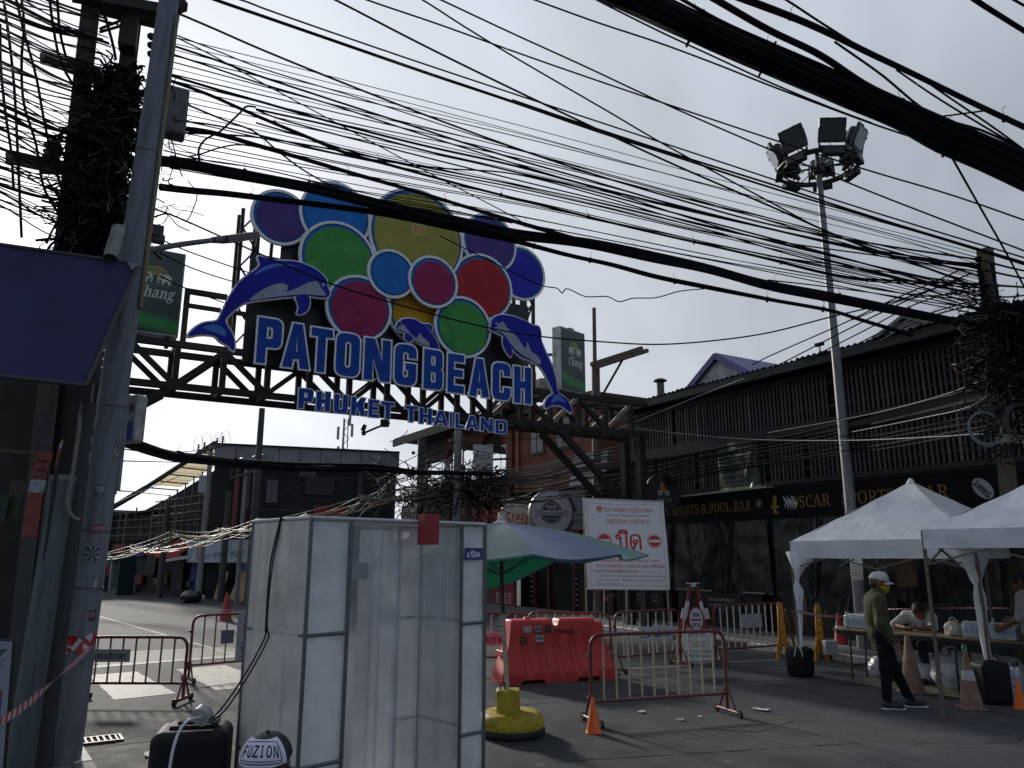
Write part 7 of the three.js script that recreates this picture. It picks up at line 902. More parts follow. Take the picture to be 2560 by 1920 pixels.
// ---------- floodlight mast ----------
{
  const base = onGround(2162, 1638), t = thing('floodlight_mast', 'tall grey steel mast with a ring of seven floodlights rising behind the white tents', 'floodlight mast', V3(base.x, 0, base.z)), H = 10.05;
  const m = mat(0.21, 0.215, 0.225, 0.55, { metalness: 0.25, map: rep(T.streak, 0.5) }), dk = mat(0.03, 0.03, 0.032, 0.5, { metalness: 0.3, map: rep(T.wear, 1.5) });
  L('pole', [rod(V3(0, 0, 0), V3(0, 4.2, 0), 0.125, 0.1, 14)], m, t); L('upper_pole', rod(V3(0, 4.2, 0), V3(0, H + 0.1, 0), 0.1, 0.062, 14), m, t); for (const y of [4.2, 4.55, 3.9]) L('strap', rod(V3(0, y, 0), V3(0, y + 0.02, 0), 0.112, 0.112, 14), dk, t);
  const R = 0.84; L('ring', new THREE.TorusGeometry(R, 0.04, 10, 56).rotateX(Math.PI / 2).translate(0, H + 0.12, 0), dk, t); L('inner_ring', new THREE.TorusGeometry(R - 0.12, 0.02, 8, 56).rotateX(Math.PI / 2).translate(0, H + 0.12, 0), dk, t); L('collar', lathe([[0.08, H - 0.05], [0.12, H - 0.03], [0.12, H + 0.12], [0.04, H + 0.14], [0.04, H + 0.5], [0.001, H + 0.52]], 16), dk, t);
  for (let i = 0; i < 4; i++) L('spoke', rod(V3(0, H + 0.12, 0), V3(Math.cos(i * 1.57 + 0.4) * R, H + 0.12, Math.sin(i * 1.57 + 0.4) * R), 0.022), dk, t);
  const glass = mat(0.045, 0.055, 0.05, 0.18, { clearcoat: 0.4 }), toC = Math.atan2(-base.x, -base.z);
  for (let i = 0; i < 7; i++) {
    const a = toC + (22 + i * 51.4) * Math.PI / 180, dir = V3(Math.sin(a), 0, Math.cos(a)), c = dir.clone().multiplyScalar(R + 0.06).setY(H + 0.5);
    const place_ = (g) => g.applyMatrix4(new THREE.Matrix4().makeRotationFromEuler(new THREE.Euler(0.42, a, 0, 'YXZ')).setPosition(c));
    const f = L('floodlight', [place_(rbox(0.56, 0.5, 0.07, 0.015, 0, 0, 0)), place_(rbox(0.46, 0.4, 0.2, 0.09, 0, 0, -0.12, 0, 0, 0, 4)), place_(rbox(0.2, 0.28, 0.1, 0.04, 0, 0, -0.24))], dk, t);
    L('glass', place_(new THREE.PlaneGeometry(0.49, 0.425).translate(0, 0, 0.037)), glass, f); for (const [x, y] of [[-0.25, 0.1], [0.25, 0.1], [-0.12, 0.235], [0.12, 0.235], [-0.12, -0.235], [0.12, -0.235]]) L('clip', place_(box(0.05, 0.03, 0.1, x, y, 0)), dk, f);
    const p = dir.clone().multiplyScalar(R).setY(H + 0.16), s = V3(dir.z, 0, -dir.x);
    L('yoke', [bar(p.clone().addScaledVector(s, -0.28), p.clone().addScaledVector(s, 0.28), 0.05, 0.03), bar(p.clone().addScaledVector(s, -0.27), c.clone().addScaledVector(s, -0.27), 0.04, 0.015), bar(p.clone().addScaledVector(s, 0.27), c.clone().addScaledVector(s, 0.27), 0.04, 0.015)], dk, f); L('ballast_box', rbox(0.42, 0.12, 0.16, 0.02, dir.x * (R - 0.02), H + 0.03, dir.z * (R - 0.02), a), dk, f);
    L('flex', tube([c.clone().addScaledVector(dir, -0.2), c.clone().addScaledVector(dir, -0.16).add(V3(0, -0.35, 0)), dir.clone().multiplyScalar(R - 0.1).setY(H - 0.02), dir.clone().multiplyScalar(0.3).setY(H + 0.06)], 0.012, 18, 5), dk, f);
  }
  const n = thing('paper_notice', 'white paper notice taped to the foot of the floodlight mast', 'notice', at(2141, 1418, 15.9), 0.12), nt = canvasTex(96, 160, (x, w, h) => { x.fillStyle = '#d2d5cf'; x.fillRect(0, 0, w, h); x.fillStyle = '#777a78'; for (let i = 0; i < 7; i++) x.fillRect(12, 20 + i * 18, 60 - (i % 3) * 8, 4); x.strokeStyle = '#7b7d7a'; x.strokeRect(14, 70, 66, 60); }); L('sheet', (() => { const g = new THREE.PlaneGeometry(0.24, 0.47, 6, 8), q = g.attributes.position; for (let i = 0; i < q.count; i++) q.setZ(i, 0.012 * Math.sin(q.getY(i) * 9 + q.getX(i) * 8)); g.computeVertexNormals(); return g; })(), printMat(nt, 0.6, { side: THREE.DoubleSide }), n, { uv: true });
  const r = thing('round_reflector', 'small pale round disc sign on the mast just above the tent roof', 'sign', at(2126, 1285, 16.4)); L('disc', new THREE.CylinderGeometry(0.1, 0.1, 0.02, 24).rotateX(Math.PI / 2), mat(0.25, 0.26, 0.28, 0.5), r); L('bracket', rod(V3(0.05, 0, -0.01), V3(0.2, 0, -0.05), 0.01), dk, r);
}
// ---------- overhead cables ----------
const cableM = mat(0.006, 0.0055, 0.008, 0.85, { specularIntensity: 0.3 }), G1 = 'overhead wires crossing the sky';
const pathOf = (pts, d0, d1) => { const P = pathIn(pts, d0, d1), k = P.length - 1, far = (p, q) => p.clone().add(p.clone().sub(q).normalize().multiplyScalar(5)); if (pts[k][0] >= 2590) P.push(far(P[k], P[k - 1])); if (pts[0][0] <= -60 || pts[0][1] < 0) P.unshift(far(P[0], P[1])); return P; };
const pathIn = (pts, d0, d1) => { const n = pts.length - 1, xs = pts[0][0], xe = pts[n][0]; return pts.map(([x, y, d]) => at(x, y, d ?? lerp(d0, d1, Math.abs(xe - xs) < 1 ? 0 : (x - xs) / (xe - xs)))); };
function wire(label, pts, px, d0 = 9.6, d1 = 13.2, group = G1, m = cableM, name = 'overhead_wire') {   // px: thickness in photograph pixels
  const P = pathOf(pts, d0, d1), mid = P[Math.floor(P.length / 2)], r = Math.max(0.0045, (px / 2 / PX) * mid.distanceTo(camera.position) * 1.0);
  const o = tube(P.map((p) => p.clone().sub(P[0])), r, Math.max(24, pts.length * 12), 6); return solo(name, o, m, label, 'cable', group, { pos: P[0].clone() });
}
function bundle(label, pts, px, n, d0, d1, o = {}) {            // several cables running together, each a part
  const P = pathOf(pts, d0, d1), t = thing('cable_bundle', label, 'cables', P[0]), c = curve(P.map((p) => p.clone().sub(P[0]))); seed(o.seed ?? 7);
  const len = c.getLength(), N = Math.max(30, Math.round(len * 5)), mid = P[Math.floor(P.length / 2)], wpx = (k) => Array.isArray(px) ? (() => { const f = k * (px.length - 1), i = Math.min(px.length - 2, f | 0); return lerp(px[i], px[i + 1], f - i); })() : px;
  for (let i = 0; i < n; i++) {
    const a = rnd() * 6.28, rad = Math.sqrt(rnd()), ph = rr(0, 9), fr = rr(0.5, 1.6), pts2 = [], thin = rr(0.7, 1.3);
    for (let s = 0; s <= N; s++) { const k = s / N, p = c.getPointAt(k), dist = p.clone().add(P[0]).distanceTo(camera.position), R = (wpx(k) / 2 / PX) * dist * (o.loose ?? 0.8), a2 = a + 0.9 * Math.sin(k * len * 0.25 * fr + ph), rd = R * rad * (1 + 0.25 * Math.sin(k * len * fr + ph)); pts2.push(V3(p.x + Math.cos(a2) * rd * 0.5, p.y + Math.sin(a2) * rd, p.z + Math.cos(a2) * rd * 0.35)); }
    const r = (wpx(0.5) / 2 / PX) * mid.distanceTo(camera.position) * (o.fill ?? 0.36) * thin; L('cable', tube(pts2, r, N * 2, 6), o.m ?? cableM, t);
  }
  if (o.ties) for (let i = 1; i <= o.ties; i++) { const k = i / (o.ties + 1) + rr(-0.03, 0.03), p = c.getPointAt(k), dist = p.clone().add(P[0]).distanceTo(camera.position), R = (wpx(k) / 2 / PX) * dist * 1.04, tg = c.getTangentAt(k); L('tie', [rod(p.clone().addScaledVector(tg, -0.012), p.clone().addScaledVector(tg, 0.012), R, R, 10), tube([p.clone().add(V3(0, R, 0)), p.clone().add(V3(rr(-0.03, 0.03), R + 0.07, 0)), p.clone().add(V3(rr(-0.06, 0.06), R + 0.09, 0.02))], 0.003, 8, 4)], cableM, t); }
  return t;
}
bundle('broad black ribbon of massed cables passing overhead at the top right', [[1420, -75], [1589, 0], [1752, 78], [1920, 150], [2100, 226], [2250, 285], [2340, 335], [2450, 382], [2600, 455]], [98, 94, 90, 84, 78, 68, 52, 50, 52], 40, 7.0, 8.6, { fill: 0.26, loose: 0.84, ties: 9, seed: 91 });
bundle('thick black cable riding along the upper edge of the massed ribbon, top right', [[1770, -10], [1920, 76], [2047, 137], [2167, 214], [2306, 277], [2440, 335], [2600, 404]], 17, 5, 7.0, 8.4, { fill: 0.5, ties: 3, seed: 92 });
bundle('second thick overhead cable above the ribbon with wire ties, top right', [[1820, -16], [1920, 21], [2000, 52], [2082, 89], [2167, 131], [2250, 170], [2337, 212], [2468, 276], [2600, 338]], 15, 5, 6.8, 8.2, { fill: 0.5, ties: 4, seed: 93 });
bundle('pair of twisted black cables cutting the top right corner', [[2400, -26], [2437, 0], [2500, 40], [2600, 102]], 12, 3, 7, 7.6, { fill: 0.5, seed: 94 });
wire('short black wire at the extreme top right corner', [[2510, -14], [2533, 0], [2620, 44]], 5, 7, 7.4, null);
wire('black wire running just above the ribbon from the top edge, joining it at right', [[1660, -10], [1760, 38], [1920, 112], [2040, 165], [2140, 205]], 5, 7, 7.8, null);
wire('black wire hugging the ribbon top edge at the top of the picture', [[1690, -10], [1800, 52], [1920, 106], [2080, 175], [2180, 222]], 8, 7, 7.8, null);
wire('black wire leaving the second thick cable and dropping to the right edge', [[2086, 104], [2200, 184], [2329, 285], [2460, 328], [2600, 396]], 5, 7.6, 8.6, null);
wire('wire fanning down from the tie of the second thick cable, upper of two', [[2240, 174], [2330, 236], [2450, 310], [2600, 398]], 4, 7.8, 8.5, null);
wire('wire fanning down from the tie of the second thick cable, lower of two', [[2330, 214], [2400, 262], [2480, 316], [2600, 404]], 4, 7.8, 8.5, null);
wire('wire joining the second thick cable from the top edge of the picture', [[1930, -20], [1966, 0], [2050, 55], [2147, 116]], 5, 7, 7.6, null);
wire('short link wire between the ribbon and the second thick cable', [[2338, 293], [2400, 285], [2468, 276]], 4, 8, 8, null);
wire('thin wire parallel under the ribbon, lower of two', [[1300, -14], [1338, 0], [1490, 55], [1650, 108], [1800, 164], [1920, 212], [2074, 270], [2200, 316], [2344, 363]], 4, 8, 9, null);
wire('thin wire parallel under the ribbon, upper of two', [[1470, -12], [1492, 0], [1654, 81], [1790, 144], [1920, 204], [2074, 268], [2180, 308]], 4, 7.4, 8.6, null);
wire('straight guy wire dropping from the ribbon down past the right utility pole', [[2371, 378], [2440, 500], [2518, 637], [2575, 745]], 4, 8.4, 11.5, null);
const ORD = ['topmost', 'second', 'third', 'fourth', 'fifth', 'sixth', 'seventh', 'eighth', 'ninth', 'tenth', 'eleventh', 'twelfth', '13th', '14th', '15th', '16th', '17th', '18th', '19th', '20th', '21st', '22nd', '23rd', '24th', '25th', '26th', '27th', '28th', '29th', '30th'];
const midY = ([, ...p]) => p.reduce((s, q) => s + q[1] - q[0] * 0.3, 0) / p.length;
for (const [i, [px, ...p]] of [
  [4, [1060, -20], [1103, 0], [1280, 83], [1460, 165], [1654, 256], [1780, 312], [1920, 372], [2136, 463], [2340, 543], [2600, 642]], [4, [860, -22], [918, 0], [1100, 62], [1280, 127], [1460, 190], [1654, 256], [1920, 345], [2171, 426], [2380, 488], [2600, 564]],
  [4, [1010, -26], [1057, 0], [1160, 66], [1280, 139], [1519, 278], [1650, 355], [1920, 502], [2080, 585], [2250, 645], [2402, 700]], [5, [790, -24], [839, 0], [1060, 114], [1280, 222], [1504, 328], [1700, 418], [1920, 513], [2148, 612], [2300, 664], [2460, 724]],
  [4, [560, -12], [606, 0], [640, 14], [960, 126], [1280, 233], [1650, 355], [1920, 444], [2082, 498], [2300, 566], [2600, 656]], [5, [1280, 250], [1504, 326], [1720, 396], [1920, 458], [2200, 548], [2600, 668]],
  [5, [449, 35], [540, 74], [640, 118], [860, 208], [1070, 290], [1280, 367], [1454, 426], [1680, 494], [1920, 560], [2200, 612], [2452, 650]], [3, [428, 83], [540, 126], [640, 166], [930, 255], [1219, 349], [1470, 425], [1700, 488], [1900, 545]],
  [5, [426, 112], [540, 150], [640, 187], [800, 240], [976, 297], [1280, 395], [1465, 448], [1700, 516], [1920, 571], [2200, 628], [2452, 665]], [4, [424, 133], [530, 168], [640, 205], [830, 262], [1030, 328], [1280, 407], [1573, 496], [1750, 553], [1920, 602], [2200, 668], [2440, 720]],
  [6, [421, 187], [530, 220], [640, 251], [850, 311], [1060, 364], [1280, 413], [1500, 471], [1700, 520], [1920, 571], [2200, 634], [2452, 670]], [5, [640, 273], [850, 320], [1060, 376], [1280, 428], [1460, 472], [1650, 523], [1920, 594], [2200, 670], [2440, 740]],
  [4, [640, 274], [686, 293], [980, 372], [1280, 447], [1500, 500], [1920, 600], [2180, 664], [2450, 730]], [4, [640, 307], [760, 342], [900, 384], [1100, 432], [1280, 467], [1519, 521], [1700, 566], [1920, 613], [2200, 686], [2430, 760]],
  [4, [424, 330], [640, 343], [833, 374], [1050, 416], [1280, 460], [1540, 516], [1760, 572], [1990, 640], [2300, 706], [2450, 735]], [4, [424, 300], [530, 312], [700, 350], [864, 388], [1100, 420], [1280, 434], [1500, 490], [1740, 560], [1960, 606], [2200, 640], [2452, 680]],
  [3, [421, 84], [520, 133], [640, 199], [844, 309], [1080, 436], [1280, 540], [1326, 567]], [3, [410, 376], [520, 402], [640, 420], [760, 448], [880, 486], [1000, 520]], [4, [440, 250], [560, 300], [640, 332], [700, 382], [766, 430], [840, 470], [900, 500]], [3, [424, 392], [540, 404], [660, 424], [780, 452], [900, 480], [1100, 520], [1280, 558]],
  [3, [1920, 700], [2060, 716], [2200, 735], [2330, 756], [2470, 772]], [3, [1920, 640], [2100, 664], [2290, 690], [2460, 712]], [3, [1900, 545], [2050, 590], [2240, 640], [2452, 660]], [3, [2080, 700], [2200, 725], [2320, 740], [2470, 752]],
  [4, [2466, 654], [2520, 668], [2620, 690]], [4, [2466, 676], [2530, 690], [2620, 706]], [4, [2470, 712], [2530, 716], [2620, 722]], [3, [2476, 740], [2530, 742], [2620, 728]],
].sort((a, b) => midY(a) - midY(b)).entries()) wire(`thin black sky wire, ${ORD[i]} from the top in the fan between left and right poles`, p, px);
seed(120); for (let i = 0; i < 22; i++) { const y0 = lerp(90, 420, i / 21), y1 = lerp(640, 800, i / 21) + rr(-30, 20), s = rr(10, 40), w = (k) => lerp(y0, y1, k) - s * Math.sin(k * 3.14) * 0.4 + rr(-4, 4); wire(`stray hair thin wire, ${ORD[i]} from the top, between left poles and right pole`, [[424, y0], [800, w(0.19)], [1300, w(0.43)], [1800, w(0.68)], [2200, w(0.87)], [2455, y1]], rr(1.6, 3), 9.6, 13.2, 'stray thin wires across the sky'); }
bundle('long double cable high across the sky from the top left to the right edge', [[500, -16], [540, 0], [640, 35], [850, 108], [1060, 180], [1280, 253], [1504, 331], [1700, 394], [1920, 465], [2240, 562], [2600, 672]], 9, 2, 9.6, 13.2, { fill: 0.4, loose: 0.6, seed: 95 });
bundle('medium cable bundle with clips above the beach sign, upper of the thick ones', [[424, 200], [521, 235], [640, 287], [775, 343], [864, 380], [968, 409], [1120, 452], [1280, 494], [1423, 530], [1604, 575], [1874, 637], [2124, 695], [2300, 706], [2470, 716]], 10, 4, 9.6, 13.2, { fill: 0.5, ties: 7, seed: 96 });
bundle('cable bundle crossing right over the yellow disc of the beach sign', [[412, 318], [520, 330], [640, 363], [760, 398], [887, 436], [1018, 473], [1150, 513], [1280, 552], [1370, 578], [1454, 602], [1540, 622]], 11, 4, 9.6, 11.4, { fill: 0.5, ties: 4, seed: 97 });
bundle('thickest black cable bundle sagging across the beach sign to the right pole', [[395, 398], [470, 408], [560, 424], [640, 440], [821, 478], [1018, 528], [1150, 556], [1280, 584], [1454, 606], [1627, 642], [1780, 674], [1920, 710], [2063, 737], [2175, 760], [2344, 795], [2480, 822]], [21, 25, 26, 25, 24, 23, 22, 21], 14, 9.5, 13.2, { fill: 0.4, ties: 10, seed: 98 });
bundle('lower thick cable bundle below the sagging one, ending at the bar roof', [[400, 466], [470, 474], [560, 482], [640, 492], [800, 512], [972, 536], [1142, 571], [1280, 601], [1424, 639], [1530, 663], [1640, 693], [1780, 722], [1920, 749], [2090, 780], [2151, 799], [2283, 838]], 14, 6, 9.5, 14, { fill: 0.42, ties: 8, seed: 99 });
wire('single wire slanting over the large dolphin and red discs', [[380, 520], [440, 542], [567, 598], [690, 652], [818, 706], [950, 748], [1080, 785], [1224, 820], [1351, 841], [1500, 854], [1640, 861], [1780, 852], [1920, 832], [2082, 791], [2230, 755], [2400, 700]], 4, 9.5, 13.5, null);
for (const [i, p] of [[[400, 598], [467, 627], [545, 655], [640, 688]], [[400, 632], [465, 664], [530, 688], [610, 712]], [[400, 690], [458, 718], [520, 742], [580, 764]]].entries()) wire(ORD[i] + ' short grey wire between the left beer box and the large dolphin', p, 3, 12, 15.6, 'grey wires behind the large dolphin');
wire('kinked thin wire trailing from the navy disc towards the lamp mast', [[1100, 590], [1200, 640], [1355, 714], [1395, 722], [1405, 733], [1415, 722], [1463, 741], [1520, 742], [1548, 754], [1580, 746], [1640, 744], [1700, 728], [1760, 722]], 3, 11.5, 14, null);
const W2 = 'dark service wire rising from the bar roof to the right utility pole';
for (const [i, p] of [[[1880, 912], [1920, 892], [2094, 815], [2230, 750], [2348, 699], [2405, 672]], [[1880, 946], [1920, 926], [2190, 788], [2320, 728], [2429, 683]], [[2009, 903], [2150, 832], [2290, 760], [2440, 715]], [[2110, 878], [2220, 822], [2360, 772], [2460, 745]], [[2130, 800], [2260, 750], [2380, 735], [2460, 726]], [[2200, 852], [2300, 800], [2440, 760]]].entries()) wire(`${ORD[i]} ${W2}`, p, 3.5, 17, 13.4, 'service wires rising to the right pole');
// left: wires arriving from the left edge at the two poles
seed(101);
const W3 = 'black wire in the crowd running from the left edge to the cable covered poles';
for (let i = 0; i < 78; i++) { const y0 = lerp(-150, 500, i / 77) + rr(-14, 14), x1 = rr(190, 310), y1 = y0 + x1 * rr(0.22, 0.6), s = rr(0, 0.5), thick = rnd() < 0.17 ? rr(5, 9) : rr(2, 4.5); wire(W3, [[-90, y0 - 30], [10, y0 + 12], [lerp(10, x1, 0.5), lerp(y0 + 12, y1, 0.55) + s * 16], [x1, y1]], thick, 7.2, 9.6, 'wires at the left edge'); }
for (let i = 0; i < 12; i++) { const y0 = rr(280, 520), x1 = rr(130, 190); wire(W3, [[-90, y0 - 10], [10, y0 + 8], [x1 * 0.5, y0 + 22 + rr(0, 14)], [x1, y0 + rr(20, 46)]], rr(1.5, 3), 7.4, 9.6, 'wires at the left edge'); }
const W4 = 'steep black cable hanging down through the wires at the upper left';
for (const [i, p] of [[[2, -40], [15, 40], [34, 200], [46, 420], [54, 594]], [[52, -20], [60, 60], [54, 150], [60, 260], [90, 360], [110, 470], [150, 540]], [[122, -20], [132, 60], [150, 150], [185, 216]], [[142, -20], [150, 80], [176, 180]], [[36, -20], [60, 80], [90, 190], [110, 300], [130, 390], [162, 500]], [[240, -20], [262, 40], [282, 110], [290, 150]], [[0, 60], [2, 170], [16, 300], [28, 380], [34, 470]]].entries()) wire(`${ORD[i]} ${W4}`, p, 6, 8.6, 9.3, 'steep cables at the upper left');
// looped jumpers right of the meter box
wire('loop of black jumper cable curling beside the grey meter box', [[640, 268], [617, 266], [600, 282], [575, 306], [548, 330], [512, 350], [497, 374], [500, 410]], 5, 9.4, 9.5, null); wire('thin wire ring hanging off the clamps right of the leaning pole', [[470, 452], [492, 486], [484, 520], [465, 552], [440, 540]], 2.5, 9.4, 9.5, null); wire('thin wire curving from the clamp to the street lamp head', [[386, 542], [420, 534], [440, 542], [480, 560]], 4, 9.4, 9.5, null);
wire('jumper cable arcing left from the large bundle by the leaning pole', [[640, 366], [590, 362], [540, 372], [505, 384], [470, 392]], 4, 9.4, 9.5, null);
// bundles under the gantry
bundle('heavy sagging cable bundle running under the gantry from the leaning pole', [[300, 1098], [330, 1106], [376, 1122], [427, 1137], [511, 1148], [602, 1159], [740, 1169], [850, 1170], [940, 1170], [1041, 1181], [1132, 1183], [1230, 1186]], [20, 25, 24, 20, 17, 14, 12, 11], 14, 8.6, 23, { fill: 0.36, loose: 0.9, ties: 6, seed: 102 });
const W5 = 'thin wire crossing the pale sky below the gantry at left'; for (const [i, p] of [[[300, 1122], [420, 1133], [540, 1120]], [[300, 1152], [420, 1155], [560, 1158]], [[290, 1226], [360, 1232], [430, 1240]], [[280, 1262], [330, 1240], [390, 1214], [450, 1190]]].entries()) wire(`${ORD[i]} ${W5}`, p, 2, 14, 32, 'wires below the gantry at left');
const W6 = 'thin wire strung between the poles under the gantry'; for (const [i, p] of [[[1049, 1120], [1140, 1086], [1300, 1098], [1420, 1092]], [[1049, 1134], [1142, 1104], [1250, 1120]], [[1049, 1150], [1142, 1122], [1240, 1136]], [[940, 1215], [1049, 1165], [1142, 1140]], [[880, 1225], [1000, 1160], [1049, 1136]], [[700, 1230], [850, 1198], [1049, 1180]], [[960, 1120], [1000, 1150], [1049, 1176]], [[975, 1105], [1012, 1086], [1020, 1076]]].entries()) wire(`${ORD[i]} ${W6}`, p, 2, 24, 24, 'wires between the poles under the gantry');
// cables drooping along the far shops, sunlight put into their straw colour
{
  seed(103); const nodes = [[236, 1396, 31], [330, 1372, 30], [440, 1335, 27], [560, 1328, 26], [640, 1306, 24], [760, 1290, 23], [900, 1250, 23], [1040, 1222, 24], [1170, 1210, 24.5]]; const gs = [], gs2 = [];
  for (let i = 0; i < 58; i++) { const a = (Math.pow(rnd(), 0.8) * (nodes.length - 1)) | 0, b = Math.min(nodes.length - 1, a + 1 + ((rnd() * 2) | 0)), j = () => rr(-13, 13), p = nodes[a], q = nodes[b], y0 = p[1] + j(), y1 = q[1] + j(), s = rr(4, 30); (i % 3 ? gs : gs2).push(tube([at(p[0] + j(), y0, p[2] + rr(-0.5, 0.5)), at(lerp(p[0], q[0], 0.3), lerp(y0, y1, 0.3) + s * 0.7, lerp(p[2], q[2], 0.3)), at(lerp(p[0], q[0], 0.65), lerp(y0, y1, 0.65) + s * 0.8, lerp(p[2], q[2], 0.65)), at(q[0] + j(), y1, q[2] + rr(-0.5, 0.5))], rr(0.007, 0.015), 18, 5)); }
  solo('cable_tangle', gs, mat(0.24, 0.19, 0.1, 0.5), 'cables drooping before the market shops, sunlight put into their straw colour', 'cables').userData.kind = 'stuff'; solo('cable_tangle', gs2, mat(0.05, 0.048, 0.045, 0.5), 'dark cables mixed in with the straw coloured cables before the market shops', 'cables').userData.kind = 'stuff';
  const hub = () => at(1180 + rr(-120, 120) * (0.3 + 0.7 * rnd()), 1216 + rr(-46, 46), 24.3 + rr(-0.4, 0.4)); solo('cable_tangle', tangleGeo(330, hub, 0.013, 0.24, 104, 10), tangleM, 'big dark knot of cables hanging under the gantry before the orange building', 'cables').userData.kind = 'stuff';
  const hub2 = () => at(rr(960, 1140), 1225 + rr(-35, 35), 24.2); solo('cable_tangle', tangleGeo(160, hub2, 0.014, 0.3, 105, 12), mat(0.07, 0.065, 0.055, 0.7), 'loose grey wire loops left of the black knot of cables', 'cables').userData.kind = 'stuff';
  const gs3 = []; seed(106); for (let i = 0; i < 26; i++) { const y0 = rr(1175, 1265), y1 = y0 - rr(20, 70); gs3.push(tube([at(rr(1200, 1260), y0, 24.3), at(1340, lerp(y0, y1, 0.3) + rr(4, 14), 23.6), at(1450, lerp(y0, y1, 0.7) + rr(0, 10), 22.8), at(1560, y1, 22.4)], rr(0.01, 0.024), 18, 5)); } solo('cable_tangle', gs3, mat(0.05, 0.045, 0.042, 0.5), 'sheaf of dark cables from the black knot to the bar front', 'cables').userData.kind = 'stuff';
}
// along the bar front
const W7 = 'dark cable sagging along the slatted bar front'; seed(107);
for (let i = 0; i < 9; i++) { const y = 1085 + i * 9 + rr(-4, 4), e = 960 + i * 14 + rr(-10, 10); wire(`${W7}, ${ORD[i]} from the top`, [[1500, y + 96, 22.6], [1640, y + 62 + rr(0, 8), 21.4], [1800, y + 26 + rr(0, 10), 19.9], [1980, y - 6 + rr(0, 12), 18.2], [2200, lerp(y - 6, e, 0.5) + rr(4, 14), 16.2], [2470, e, 13.6]], rr(3, 6), 0, 0, 'cables along the bar front'); }
const pale = mat(0.16, 0.16, 0.17, 0.6); wire('pale thin wire stretched level across the slatted bar front', [[1552, 1066, 22.5], [1700, 1084, 20.8], [1870, 1098, 19], [2120, 1101, 16.4], [2300, 1094, 14.6], [2465, 1084, 13.4]], 2.4, 0, 0, null, pale); wire('pale thin wire rising over the bar front to the right pole, upper one', [[1920, 1082, 18.4], [2200, 1030, 15.8], [2380, 980, 14.2], [2470, 945, 13.4]], 2, 0, 0, null, pale); wire('pale thin wire rising over the bar front to the right pole, lower one', [[1500, 1090, 22.6], [1620, 1042, 21.4], [1760, 985, 19.8], [1860, 946, 18.6]], 2, 0, 0, null, pale); wire('pale wire climbing from the bar fascia to the cable coil', [[2130, 1080, 16.6], [2300, 1046, 14.8], [2430, 1014, 13.4], [2475, 988, 13.2]], 2.4, 0, 0, null, pale);
